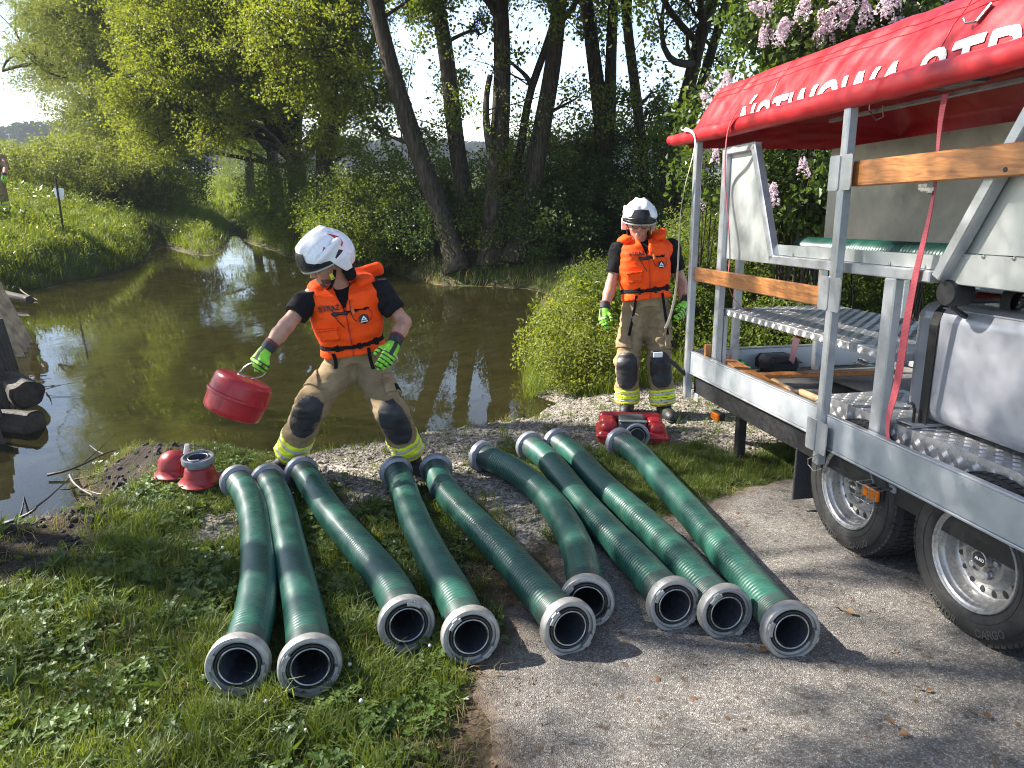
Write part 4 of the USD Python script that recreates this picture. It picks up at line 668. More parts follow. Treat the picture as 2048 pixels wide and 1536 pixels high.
# roof: tarpaulin over the bars, rolled side cover along its edge
PROF = np.array([(.035, 2.19), (.03, 2.26), (.045, 2.32), (.10, 2.43), (.18, 2.545), (.28, 2.585), (.6, 2.61), (1.2, 2.60), (1.6, 2.50), (1.75, 2.35), (1.77, 2.09)]); ps = np.r_[0, np.cumsum(np.linalg.norm(np.diff(PROF, axis=0), axis=1))]
def roof_pt(a, s, lift=0.):
    a, s = np.asarray(a, float), np.asarray(s, float); e = np.clip((a - 2.52) / .18, 0, 1); r = np.interp(s, ps, PROF[:, 0]); u = np.interp(s, ps, PROF[:, 1]); ds = .01
    nr, nu = np.interp(s - ds, ps, PROF[:, 1]) - np.interp(s + ds, ps, PROF[:, 1]), np.interp(s + ds, ps, PROF[:, 0]) - np.interp(s - ds, ps, PROF[:, 0]); L = np.hypot(nr, nu) + 1e-9; nr, nu = nr / L, nu / L
    w = (fb(a * 1., s * 1., 3., 61) - .5) * .022 + (.5 - np.abs(fb(a * 1.3 + s * .8, s * .25, 4.5, 62) - .5) * 4).clip(-.5, .5) * .016 + (fb(a * 1., s * .5, 12, 63) - .5) * .006
    w = w * np.clip((s - .05) / .1, 0, 1) * np.clip(1.2 - s * .3, .4, 1) + lift; u = u - (u - 2.22) * e ** 2 * .75
    return TO + (a[..., None] * TA) + (r + nr * w)[..., None] * TR + (u + nu * w)[..., None] * TU
ga, gs = np.meshgrid(np.linspace(-2.2, 2.70, 320), np.linspace(0, ps[-1], 120)); v = roof_pt(ga, gs).reshape(-1, 3)
i, j = np.meshgrid(np.arange(119), np.arange(319), indexing='ij'); k = i * 320 + j; gf = np.stack([k, k + 1, k + 321, k + 320], -1).reshape(-1, 4)
roof = tr('tarpaulin_roof', (v, gf), tarp_m, True, label='red tarpaulin roof with cut-off white lettering')
gr, gu = np.meshgrid(np.linspace(.03, 1.76, 60), np.linspace(0, 1, 14)); top = np.interp(gr, PROF[:, 0][1:], PROF[:, 1][1:]); top = top - (top - 2.22) * .75
uu = 2.165 + (np.maximum(top, 2.20) + .03 - 2.165) * gu; wv_ = (fb(gr, gu, 5., 66) - .5) * .02 - .012
v = TO + (2.698 + wv_)[..., None] * TA + gr[..., None] * TR + uu[..., None] * TU; i, j = np.meshgrid(np.arange(13), np.arange(59), indexing='ij'); k = i * 60 + j
roof.part('end_flap', (v.reshape(-1, 3), np.stack([k, k + 1, k + 61, k + 60], -1).reshape(-1, 4)), tarp_m, True)
ca = np.linspace(-2.2, 2.84, 300); cr = -.012 + (fb(ca, ca * 0, 3., 64) - .5) * .018; cu = 2.226 + (fb(ca, ca * 0, 2., 65) - .5) * .014 + np.clip(ca - 2.0, 0, 1) * .012
rad = .052 + (fb(ca, ca * 0, 7., 67) - .5) * .006 - .010 * np.exp(-((ca - 2.06) / .04) ** 2) - .006 * np.exp(-((ca - .52) / .03) ** 2) - np.clip(ca - 2.35, 0, .4) * .02
roof.part('rolled_side_cover', tube(TO + ca[:, None] * TA + cr[:, None] * TR + cu[:, None] * TU, rad, 26, fn=lambda rr, i, a: rr * (1 + .035 * np.sin(a * 2 + ca[i] * 2) + .05 * (meshkit.noise(np.stack([ca[i] * 14 + 0 * a, a * 1.3 + 0 * ca[i], 0 * a + 0 * ca[i]], -1)) - .5))), tarp_m, True)
roof.part('roll_core', tube([T(2.80, -.012, 2.238), T(2.93, -.012, 2.245)], .036, 18), tarp_m)
x_pa = meshkit.text_mesh('PA', .205, .001, True).bounds[1][0] + .02; m = meshkit.text_mesh('ŃSTWOWA STRAŻ', .205, .001, True); m = m.subdivide_to_size(.03); v = np.array(m.vertices); v[:, 0] = (v[:, 0] + x_pa) * .96
for comp in [(v, np.array(m.faces))]: roof.part('lettering', (roof_pt(2.335 - v[:, 0], .150 - .205 + v[:, 1], .0045 + v[:, 2]), comp[1]), white_m, False)
for s_ in (.345, .30): ax_l = np.linspace(-2.2, 2.55, 160); roof.part('seam', tube(roof_pt(ax_l, np.full(160, s_), .002), .002, 6), tarp_m)
for a_ in (1.62, .30, -1.0): sx_l = np.linspace(.06, .5, 40); roof.part('seam', tube(roof_pt(np.full(40, a_), sx_l, .002), .0018, 6), tarp_m)
hk = roof.part('hook_plate', tube([T(.06, .005, 2.44) * 0 + roof_pt(np.array([.12]), np.array([.28]), .012)[0], roof_pt(np.array([.145]), np.array([.215]), .012)[0]], .007, 8, ell=2.0), bright_m)
hk.part('hook', tube([roof_pt(np.array([.145]), np.array([.215]), .014)[0], roof_pt(np.array([.17]), np.array([.205]), .035)[0], roof_pt(np.array([.185]), np.array([.225]), .04)[0]], .005, 8), bright_m)
# silver tank with its strap
def rbox_round(a0, a1, r0, r1, u0, u1, rad):
    pts = []; s = trimesh.creation.icosphere(2, rad).vertices
    for a in (a0 + rad, a1 - rad):
        for r in (r0 + rad, r1 - rad):
            for u in (u0 + rad, u1 - rad): pts.append(TO + (s[:, :1] + a) * TA + (s[:, 1:2] + r) * TR + (s[:, 2:] + u) * TU)
    return hull(np.vstack(pts))
# ================================================================ what the trailer carries
tank_m = M('silver_tank_paint', (.30, .31, .35), (.28, .29, .325), rough=.36, metal=.3, scale=1.2, bump=.03, bscale=9, coat=.25)
tank = thing('water_tank', 'large silver-grey rounded tank strapped down above the trailer wheels', 'tank', T(-.4, .5, .74))
tank.part('shell', rbox_round(-1.5, .47, .20, .74, .745, 1.30, .085), tank_m, 40)
def hoop(a0, a1, e, mat, th=.006):
    c = [(r, u) for r, u in ((.20-e, .74), (.20-e, .80), (.20-e, 1.20), (.215-e, 1.255), (.25, 1.292+e), (.30, 1.30+e), (.60, 1.30+e), (.70, 1.28+e), (.74+e, 1.2), (.74+e, .8))]
    p = np.array([T((a0 + a1) / 2, r, u) for r, u in c]); return ribbon(p, abs(a1 - a0), TA, th)
tank.part('strap', hoop(.285, .335, .005, 0), black_m, False); tank.part('strap', hoop(-.90, -.85, .005, 0), black_m, False)
tank.part('bracket', cat([tbox(.29, .40, .13, .55, .735, .741, .001), tbox(.29, .296, .13, .55, .7255, .7345, .001), tbox(.394, .40, .13, .55, .7255, .7345, .001)]), tube_m)
tank.part('hook_bolt', tube([T(.33, .165, .725), T(.33, .165, .80), T(.335, .16, .825), T(.35, .16, .83)], .007, 8), black_m)
tank.part('weld_seam', tube([T(-1.45, .222, 1.277), T(.30, .222, 1.277)], .004, 6), tank_m)
web_m = usdkit.material(stage, '/World/Looks/red_webbing', {'tc': ('geometry', {}), 'w': ('wave_texture', {'scale': 55.0, 'bands_direction': 'z', 'distortion': .5}), 'r': ('rgb_ramp', {'ramp': [(0., (.20, .022, .035)), (1., (.40, .055, .075))]}), 'p': ('principled_bsdf', {'roughness': .75, 'sheen_weight': .2})}, [('tc.position', 'w.vector'), ('w.fac', 'r.fac'), ('r.color', 'p.base_color')], surface='p.BSDF')
p = spline([TPr(1891,188,.034), TPr(1876,300,.034), TPr(1869,376,.034), TPr(1837,525,.03), TPr(1807,685,.032), TPr(1789,788,.036), TPr(1776,842,.036), TPr(1779,888,.034)], 50); k = np.linspace(0, 1, 50)[:, None]
st = thing('ratchet_strap', 'long red ratchet strap hanging behind the upper timber rail beside the tank', 'strap', p[0]); st.part('webbing', ribbon(p, .034, TA * (1 - .25 * np.sin(k * 9)) + TR * .35 * np.sin(k * 7)), web_m, False)
b = TPr(1856, 379, .028); st.part('buckle', cat([move(rbox((.075, .02, .022), .004), TM, b), move(rbox((.03, .03, .03), .006), TM, b + TA * -.02 - TU * .005), move(rbox((.05, .006, .03), .002), TM, b + TA * .03 + TU * .012)]), bright_m, False)
p = spline([TPr(1481,212,-.02) , TPr(1466,235,-.075), TPr(1456,262,-.075), TPr(1452,292,-.055), TPr(1450,359,.03), TPr(1459,525,.035), TPr(1457,545,.06), TPr(1463,588,.09), TPr(1482,613,.16), TPr(1500,616,.26)], 60)
single('ratchet_strap', 'red strap wrapped over the roof end and hanging to the checker plate shelf', 'strap', ribbon(p, .026, TA + TR * .3, .004), web_m, p[0], False)
p = spline([TPu(1593,676,1.0), TPu(1588,700,.8), TPu(1582,728,.6)], 14)
single('ratchet_strap', 'short red strap end dangling under the shelf', 'strap', ribbon(p, .04, TA, .004), web_m, p[0], False)
cream_m = M('cream_webbing', (.82, .78, .66), (.70, .66, .54), rough=.8, scale=40, trans=.15)
p = spline([T(2.60, .03, 2.285), T(2.60, -.045, 2.285), TPr(1387,268,-.075), TPr(1373,360,-.08), TPr(1358,480,-.09), TPr(1350,590,-.11), TPr(1341,630,-.13), TPr(1331,656,-.15)], 60); k = np.linspace(0, 1, 60)[:, None]
single('tie_strap', 'cream webbing strap hanging from the far end of the roof', 'strap', ribbon(p, .030, TA * np.cos(k * 1.2) + TR * np.sin(k * 1.2) * .8, .003), cream_m, p[0], False)
fl = lambda px, py, u=.55: TPu(px, py, u)
def plank(name, label, cat_, p, q, w, h, mat=None): return single(name, label, cat_, beam(p, q, w, h, TU, .004), mat or wood_m, (p + q) / 2)
plank('timber_plank', 'brown plank lying diagonally along the side board on the trailer floor', 'plank', fl(1425,703,.66), fl(1600,806,.56), .10, .028)
plank('timber_plank', 'brown plank lying across the trailer floor towards the wheel box', 'plank', fl(1508,752,.60), fl(1790,742,.66), .09, .03)
plank('timber_plank', 'short upright offcut of brown timber by the inner post', 'plank', T(2.30, .10, .54), T(2.30, .10, .77), .03, .09)
handle_m = M('pale_handle_wood', (.52, .36, .20), (.40, .26, .13), rough=.55, scale=14, detail=6)
for a_, b_, lb in (((1545,762),(1580,781),'pale wooden tool shaft lying on the floor, nearer the end board'), ((1601,784),(1640,800),'pale wooden tool shaft with its end on the wheel box')):
    p, q = fl(*a_, .58), fl(*b_, .58); h = thing('hand_tool', lb, 'tool', p); h.part('shaft', tube([p, p * .97 + q * .03, q], [.020, .023, .023], 14), handle_m)
    h.part('ferrule', tube([q, q + (q - p) * .12], [.0245, .02], 14), bright_m); h.part('clamp', cat([move(rbox((.03, .03, .012), .004), TM, q + (q - p) * .22), move(rbox((.012, .05, .02), .004), TM, q + (q - p) * .2 + TU * .01)]), bright_m, False)
c = [fl(1453,722,.60), fl(1470,709,.64), fl(1502,735,.60), fl(1486,742,.56)]; g_m = M('green_plastic', (.03, .30, .13), (.02, .22, .09), rough=.45, scale=4)
bx = hull(np.vstack([np.array(c), np.array(c) - TU * .03])); single('green_tray', 'bright green plastic tray lying on the trailer floor', 'tray', bx, g_m, c[0], False)
bc = fl(1560,728,.6) + TA * .1; cs = thing('tool_case', 'black rounded tool case on the trailer floor behind the planks', 'case', bc - TU * .06); cs.part('body', move(rbox((.36, .26, .13), .035), TM, bc), black_m); cs.part('lid_seam', move(rbox((.366, .266, .008), .003), TM, bc + TU * .02), rubber_m)
bd = (fl(1650,752,.575) + fl(1730,775,.575)) / 2; single('fibre_board', 'grey fibre board lying on the trailer floor behind the second post', 'board', move(rbox((.55, .34, .022), .004), TM, bd + TR * .12), M('grey_board', (.24, .22, .18), (.17, .155, .13), rough=.8, scale=14), bd)
ck = fl(1728,728,.66); cl_ = thing('cam_clamp', 'silver cam clamp hanging below the shelf', 'clamp', ck); cl_.part('plate', move(rbox((.16, .06, .01), .003), TM, ck), bright_m); cl_.part('lever', move(rbox((.11, .03, .025), .006), TM, ck + TU * .022), bright_m)
dr = T(.98, .9, .66); dm = thing('white_drum', 'white plastic drum at the back of the trailer floor', 'drum', dr - TU * .12); dm.part('barrel', lathe([(0, -.12), (.10, -.12), (.115, -.10), (.115, .10), (.10, .12), (0, .12)], dr, TU, 28), M('white_plastic', (.6, .6, .58), rough=.4)); dm.part('rim', lathe([(.115, .02), (.120, .025), (.120, .035), (.115, .04)], dr, TU, 28), M('white_plastic', (.6, .6, .58)))
rt = [T(1.05, 1.02, 1.16), T(-.9, 1.02, 1.16)]; r_ = thing('rolled_tarp', 'dark red rolled tarpaulin lying behind the shelf', 'tarp', rt[0]); r_.part('roll', tube(spline(rt, 30), .11 + .006 * np.sin(np.arange(30) * 1.7), 20), M('dark_red_tarp', (.20, .022, .02), (.14, .016, .014), rough=.5)); r_.part('cover_sheet', tbox(-.9, 1.05, .93, 1.11, 1.272, 1.278, .002), M('olive_sheet', (.16, .15, .10), rough=.6))
hv, hf = tube(spline([T(1.55, .30, 1.478), T(.2, .30, 1.478), T(-1.9, .34, 1.478)], 900), .075, 28, fn=lambda rr, i, a: rr + .0022 * np.sin(2 * np.pi * i * 3.47 / .0215 / 900 + a), up0=TU)
single('suction_hose', 'green ribbed hose stored in the trough of the trailer hopper', 'hose', (hv, hf), M('stored_hose', (.016, .085, .062), (.010, .05, .04), rough=.35, scale=6, coat=.2), T(1.5, .3, 1.404), True)
tp = T(.12, .25, 1.33); pm = thing('hose_reel', 'black reel and pulley hanging under the hopper above the tank', 'reel', tp); pm.part('drum', lathe([(0, -.05), (.05, -.05), (.055, -.04), (.055, .04), (.05, .05), (0, .05)], T(.13, .12, 1.365), TR, 20), black_m); pm.part('hanger', tube([T(.13, .12, 1.40), T(.13, .12, 1.30), T(.15, .2, 1.26)], .012, 8), black_m); pm.part('cable', tube(spline([T(.0, .3, 1.31), T(-.1, .35, 1.40), T(-.3, .4, 1.42)], 14), .012, 8), rubber_m); pm.part('pulley', lathe([(.05, -.02), (.10, -.02), (.105, 0), (.10, .02), (.05, .02)], T(-.03, .3, 1.33), TR, 26), black_m)
# ================================================================ fittings on the ground
red_m = M('red_gloss_plastic', (.36, .014, .022), (.29, .011, .017), rough=.34, scale=5, detail=6, bump=.06, bscale=60)
redp_m = M('red_paint_metal', (.30, .020, .022), (.22, .014, .016), rough=.38, scale=9, bump=.1, bscale=50)
mesh_m = M('strainer_mesh', (.20, .23, .20), (.12, .14, .12), rough=.55, metal=.4, scale=30)
def strainer(label, foot, ax, ang, cpl=True):
    s = thing('suction_strainer', label, 'strainer', foot, 'red suction strainers'); ax = nz(ax); c = foot
    s.part('basket', lathe([(0, .002), (.098, .002), (.100, .006), (.100, .058), (.09, .058)], c, ax, 40), mesh_m)
    x = nz(np.cross(ax, [0, 1., .1])); y = np.cross(ax, x); th = np.arange(56) * 2 * np.pi / 56
    bars = [beam(c + (np.cos(t)*x + np.sin(t)*y) * .1015 + ax * .004, c + (np.cos(t)*x + np.sin(t)*y) * .1015 + ax * .058, .004, .003, ax + .3 * x, .001) for t in th] + [lathe([(.1005, z - .0015), (.1035, z), (.1005, z + .0015)], c, ax, 40) for z in (.012, .022, .032, .042, .052)]
    s.part('mesh_wires', cat(bars), mesh_m, False, kind='stuff')
    b = s.part('body', lathe([(.125, .056), (.131, .060), (.131, .066), (.118, .074), (.104, .090), (.096, .112), (.088, .150), (.080, .168), (.062, .180), (.05, .186)], c, ax, 48), redp_m)
    b.part('lever', cat([beam(c + x*.10*np.cos(ang) + y*.10*np.sin(ang) + ax*.075, c + x*.105*np.cos(ang) + y*.105*np.sin(ang) + ax*.135, .02, .014, ax + .2 * x, .003)]), redp_m)
    if cpl: coupling(s, c + ax * .225, ax, .098, 1.0, alud_m)
    return s
f1 = Pg(405, 985, .0); f1[2] = H(f1[0], f1[1]); strainer('red bell-shaped strainer standing upright with its grey coupling on top', f1, [0.02, -.04, 1], 5.2)
f2 = Pg(352, 968, .0); f2[2] = H(f2[0], f2[1]) - .03; s2 = strainer('red strainer without visible coupling behind the upright one', f2, [.0, .10, 1], 2.5, cpl=False); s2.part('dome', lathe([(.098, .095), (.100, .12), (.092, .165), (.07, .20), (.035, .218), (0, .222)], f2, nz([.0, .10, 1]), 40), redp_m); s2.part('white_valve', tube([f2 + [.085, .02, .20], f2 + [.10, .02, .265]], [.018, .014], 12), white_m)
# floating strainer: two red floats joined by a bar, grey outlet between
fc = Pg(1262, 880, .0); fc[2] = H(fc[0], fc[1]); fa = nz(np.array([-.10, -.98, .06])); fs = nz(np.cross(fa, [0, 0, 1])); fu = np.cross(fs, fa); fs = -fs
FM_ = np.stack([fs, fa, fu], 1); F_ = lambda x, y, z: fc + fs * x + fa * y + fu * z
fl_ = thing('floating_strainer', 'red two-float suction unit with a grey outlet on the gravel by the standing person', 'strainer', fc)
def fbox(x0, x1, y0, y1, z0, z1, r): 
    s = trimesh.creation.icosphere(2, r).vertices; return hull(np.vstack([F_(0, 0, 0) + (s + [x, y, z]) @ FM_.T for x in (x0 + r, x1 - r) for y in (y0 + r, y1 - r) for z in (z0 + r, z1 - r)]))
for sx, nm in ((-1, 'left'), (1, 'right')):
    x0, x1 = (-.26, -.10) if sx < 0 else (.10, .26)
    f = fl_.part('float', fbox(x0, x1, -.17, .17, .0, .10, .035), red_m); f.part('float_rim', fbox(x0 - .012, x1 + .012, -.175, .175, .045, .075, .0148), red_m)
    f.part('float_dome', fbox(x0 + .015, x1 - .015, -.0, .155, .06, .165, .05), red_m); f.part('float_dome', fbox(x0 + .015, x1 - .015, -.155, -.02, .06, .15, .045), red_m)
fl_.part('bridge', fbox(-.25, .25, -.22, -.15, .06, .16, .04), red_m)
bd_ = fl_.part('pump_body', fbox(-.10, .10, -.14, .13, .01, .165, .02), M('dark_grey_paint', (.07, .085, .09), rough=.45)); bd_.part('edge_strip', move(rbox((.21, .03, .014), .004), FM_, F_(0, .115, .174)), alu_m)
coupling(fl_, F_(.03, .19, .082), nz(fa + fu * .10), .093, .3, alud_m)
# pond edge: sign, pallets, logs, twigs
b = PD(121, 431, 16.); b[2] = H(b[0], b[1]) - .05; t_ = PD(111, 355, 16.); sg = thing('sign_post', 'short black leaning post with a white shield-shaped sign on the left bank', 'sign', b)
sg.part('post', tube([b, t_], .022, 10), black_m); mid = b * .25 + t_ * .75; sg.part('sign_plate', (lambda v, f: (mid + np.array([0, .05, 0]) + v, f))(*arr(move(trimesh.creation.extrude_polygon(shapely.Polygon([(-.11, .10), (.11, .10), (.11, -.02), (.06, -.12), (0, -.15), (-.06, -.12), (-.11, -.02)]), .006, engine='earcut'), np.array([[1, 0, 0], [0, 0, -1.], [0, 1, 0]])))), white_m, False)
oldwood_m = M('weathered_wood', (.34, .27, .19), (.21, .165, .115), rough=.85, scale=9, detail=7, bump=.4, bscale=60)
def pallet(label, o, u, v, n):
    """o: corner; u: along the stringers; v: across."""
    u, v, n = nz(u), nz(v), nz(n); p = thing('wooden_pallet', label, 'pallet', o)
    for k in (0, .27, .54, .8): p.part('stringer', beam(o + v*k, o + v*k + u*1.25, .04, .075, n, .004), oldwood_m)
    for k in range(5): c = o + u * (.12 + k * .24); p.part('deck_board', beam(c - v*.03 + n*.049, c + v*.84 + n*.049, .085, .02, n, .003), oldwood_m)
o = Pz(62, 690, -.03); vv = nz(Pz(41, 724, -.03) - o); uu = nz(PD(-4, 556, o[1] + .1) - o); uu = nz(uu - vv * (uu @ vv) * .9); nn_ = np.cross(uu, vv); nn_ = nn_ if nn_[0] < 0 else -nn_; pallet('weathered pallet leaning at the left pond edge, its feet in the water', o, uu, vv, nn_)
o2 = Pz(40, 648, .0); pallet('second weathered pallet leaning behind the first one', o2, nz(uu + [0, .1, -.25]), vv, nn_)
dark_m = M('wet_dark_wood', (.035, .028, .022), (.018, .015, .012), rough=.6, scale=9, bump=.5, bscale=40)
w0, w1 = Pz(28, 725, .0), Pz(-4, 905, .0); wl = thing('retaining_wall', 'dark plank wall along the left pond edge', 'wall', (w0 + w1) / 2)
for k in range(9): c = w0 + (w1 - w0) * (k + .5) / 9; wl.part('plank', beam(c + [-.05, 0, -.2], c + [-.13, 0, .55 + .06 * np.sin(k * 2.1)], .20, .04, w1 - w0, .004), dark_m)
def log(label, c, d, r, L, seed):
    rg = np.random.default_rng(seed); p = spline([c, c + d * L * .5 + rg.normal(0, .02, 3), c + d * L], 12); ph = rg.uniform(0, 6, 2)
    lg = thing('log', label, 'log', c, 'logs at the pond edge'); lg.part('trunk', tube(p, r * np.linspace(1, .9, 12), 22, fn=lambda rr, i, a: rr * (1 + .09 * np.sin(2 * a + ph[0] + i * .3) + .05 * np.sin(5 * a + ph[1] - i * .5) + .03 * np.sin(11 * a + i * 1.3))), M('wet_bark', (.026, .020, .015), (.012, .009, .007), rough=.8, scale=14, bump=.8, bscale=30))
    n = nz(-d); lg.part('cut_face', lathe([(0, .006), (r * .5, .007), (r * .9, .004), (r * .93, -.004)], c, n, 22), M('cut_wood', (.045, .034, .024), (.022, .017, .012), rough=.8, scale=20))
log('thick dark log lying at the left pond edge, its sawn end towards the ramp', Pz(57, 790, .12), nz([-.75, .6, -.02]), .135, .8, 1)
log('lower dark log half sunk in the mud below the thick one', Pz(70, 850, .05), nz([-.9, .25, 0]), .12, .7, 2)
log('grey fallen branch lying along the far left waterline', Pz(60, 600, .1), nz([-.85, .45, .05]), .07, 1.4, 3)
twig_m = M('dry_twig', (.16, .125, .085), (.09, .07, .05), rough=.85, scale=20)
def twig(label, pts, r, kids=2, seed=0, z=.012, mat=None):
    rg = np.random.default_rng(seed); q = np.array([Pz(x, y, zz) for x, y, zz in pts]); q = spline(q, 10); ms = [tube(q, np.linspace(r, r * .4, 10), 6)]
    for k in range(kids): i = rg.integers(2, 7); d = nz(q[i+1] - q[i]) + rg.normal(0, .6, 3) * [1, 1, .4]; ms.append(tube([q[i], q[i] + d * .10, q[i] + d * .2 + [0, 0, .02]], [r * .5, r * .35, r * .2], 5))
    t = thing('twig', label, 'twig', q[0]); t.part('main_stem', ms[0], mat or twig_m)
    for m in ms[1:]: t.part('side_shoot', m, mat or twig_m)
twig('forked twig floating on the water beside the logs', [(86,775,.012),(98,772,.012),(108,770,.012)], .007, 2, 1); twig('small twig floating just below the forked one', [(92,785,.012),(100,795,.012),(103,806,.012)], .006, 2, 2)
twig('long dark stick lying over the muddy water edge', [(95,950,.03),(150,935,.05),(215,905,.04),(265,893,.03)], .012, 3, 3, mat=dark_m); twig('black root sticking out of the mud at the left edge', [(0,1050,.1),(30,1040,.12),(52,1030,.14),(74,1013,.2)], .016, 3, 4, mat=dark_m); twig('dark roots of the mud clod at the brink', [(140,950,.05),(158,975,.08),(185,990,.1)], .012, 3, 5, mat=dark_m)
twig('pale bare stick on the far left shore', [(30,566,.12),(70,560,.10),(100,563,.06)], .015, 1, 6); twig('curved pale stick beside the fibre-like roots in the water', [(38,572,.1),(55,590,.06),(75,600,.02)], .02, 1, 7)
# distant poles
for px, D, hgt, lb in ((27, 205, 6.2, 'thin utility pole left of the forest edge'), (98, 215, 6., 'thin utility pole right of the first, before the forest')):
    b = PD(px, 320, D); b[2] = H(b[0], b[1]) - .2; u = thing('utility_pole', lb, 'pole', b); u.part('pole', tube([b, b + [0, 0, hgt + 3.2]], [.16, .11], 8), M('pole_concrete', (.42, .41, .39))); u.part('crossarm', tube([b + [-.7, 0, hgt + 2.9], b + [.7, 0, hgt + 2.9]], .07, 6), M('pole_concrete', (.42, .41, .39)))
# ================================================================ grass, weeds, gravel, litter
def blades(seed, n, h0, h1, spread, w, lean=.5):
    r = np.random.default_rng(seed); b = np.c_[r.normal(0, spread, (n, 2)), np.zeros(n)]; az = r.uniform(0, 6.28, n); d = np.stack([np.cos(az), np.sin(az), 0 * az], 1); s = np.stack([-np.sin(az + r.normal(0, .5, n)), np.cos(az), 0 * az], 1); h = r.uniform(h0, h1, n)[:, None]; ln = r.uniform(.1, 1, n)[:, None] * lean; W = w * r.uniform(.7, 1.3, n)[:, None]
    m = b + d * h * ln * .35 + [0, 0, 1] * h * .6; t = b + d * h * ln * 1.1 + [0, 0, 1] * h * (1 - ln * .35)
    v = np.stack([b - s*W, b + s*W, m - s*W*.8, m + s*W*.8, t], 1).reshape(-1, 3); k = np.arange(n)[:, None] * 5
    return v, np.vstack([k + [0, 1, 3], k + [0, 3, 2], k + [2, 3, 4]])
def rosette(seed, n, L, W, up, curl=.3):
    r = np.random.default_rng(seed); az = np.arange(n) * 2.4 + r.normal(0, .3, n); o = np.stack([np.cos(az), np.sin(az), 0 * az], 1); c = o * .006 + np.c_[np.zeros((n, 2)), r.uniform(.0, .012, n)]
    d = o + np.c_[np.zeros((n, 2)), r.uniform(up * .4, up * 1.5, n)]; l = L * r.uniform(.6, 1.2, n); return leaf_quads(c, d, np.c_[np.zeros((n, 2)), np.ones(n)] + r.normal(0, .25, (n, 3)), l, l * W)
def clover(seed, n=7):
    r = np.random.default_rng(seed); cs, ds, ns, Ls, st = [], [], [], [], []
    for k in range(n):
        h = r.uniform(.02, .055); p = np.array([*r.normal(0, .028, 2), h]); a0 = r.uniform(0, 6)
        for q in range(3): a = a0 + q * 2.09; cs.append(p); ds.append([np.cos(a), np.sin(a), .15]); ns.append([r.normal(0, .2), r.normal(0, .2), 1]); Ls.append(r.uniform(.012, .02))
    L = np.array(Ls); return leaf_quads(np.array(cs), np.array(ds), np.array(ns), L, L * .95, .1)
GRASS = leaf_mat('grass_blade', (.07, .105, .018), (.105, .145, .028), (.18, .20, .06), .35, .5); MEADOW = leaf_mat('meadow_blade', (.085, .125, .014), (.135, .175, .022), (.20, .225, .045), .45, .5)
CLOV = leaf_mat('clover_leaf', (.06, .105, .02), (.10, .155, .033), (.17, .205, .065), .35, .45); WEED = leaf_mat('weed_leaf', (.07, .11, .025), (.115, .16, .037), (.17, .205, .065), .38, .42); DRY = leaf_mat('dry_grass', (.20, .16, .085), (.28, .23, .125), (.36, .31, .18), .3, .7)
hose_xy = cKDTree(np.vstack(HOSE_LINES)[::4, :2])
def w_at(x, y):
    n = lambda s, seed: fb(x, y, s, seed) - .5
    g = sstep(-.12, .12, sdist(GRAVEL, x, y) + n(3., 11) * .5 + n(11, 12) * .15); d = sstep(-.1, .1, sdist(DIRT, x, y) + n(4., 13) * .4); m = sstep(-.1, .2, sdist(MUD, x, y) + .10 + n(3., 14) * .3); a = sstep(-.10, .04, sdist(ASPHALT, x, y) + n(2.5, 21) * .34 + n(9, 22) * .16)
    w = sdist(WATER, x, y) + n(2.2, 5) * .22; return g, d, m, a, w
def place(n, x0, x1, y0, y1, seed): r = np.random.default_rng(seed); return r.uniform(x0, x1, n), r.uniform(y0, y1, n), r
def cover(name, label, cat_, protos, x, y, keep, r, smin, smax, dz=-.004, tilt=.2, hose=.0, wide=None):
    x, y = x[keep], y[keep]
    if hose: ok = hose_xy.query(np.c_[x, y])[0] > hose; x, y = x[ok], y[ok]
    n = len(x); q = qmul(quat_to(np.c_[r.normal(0, tilt, (n, 2)), np.ones(n)]), quat_z(r.uniform(0, 6.28, n))); s = r.uniform(smin, smax, n)
    scatter(numbered('/World', name), protos, np.c_[x, y, H(x, y) + dz], q, s if wide is None else np.stack([s * wide, s * wide, s], 1), kind='stuff', label=label, category=cat_)
x, y, r = place(58000, -4.2, 3.6, .9, 6.2, 301); g, d, m, a, w = w_at(x, y); dens = np.clip(1 - g * .93 - d * .82 - m * .93 - a * 1.2, 0, 1) * np.clip(.45 + 1.3 * (fb(x, y, 2.6, 71) - .28), .12, 1) * (w < -.04)
tr_ = (y > 5.0) & (x > 1.2); cover('lawn_grass', 'short green grass of the ramp around the hoses', 'grass', [('grass_tuft', blades(1, 16, .03, .075, .022, .0016), GRASS), ('grass_tuft_001', blades(2, 16, .025, .065, .026, .0018, .8), GRASS), ('grass_tuft_002', blades(3, 14, .04, .10, .02, .0017, .9), GRASS)], x, y, r.uniform(0, 1, len(x)) < dens, r, .55, 1.15, hose=.065)
x, y, r = place(8000, -3.4, .4, 1.0, 3.8, 302); g, d, m, a, w = w_at(x, y); keep = (r.uniform(0, 1, len(x)) < np.clip(1 - g - d - m - 1.3 * a, 0, 1) * (fb(x, y, 3.4, 72) > .50)) & (w < -.05); cover('long_grass', 'longer grass clumps around the open hose ends', 'grass', [('long_tuft', blades(4, 22, .07, .15, .02, .0019, .9), GRASS), ('long_tuft_001', blades(5, 22, .06, .13, .025, .002, .7), MEADOW)], x, y, keep, r, .7, 1.15, hose=.10)
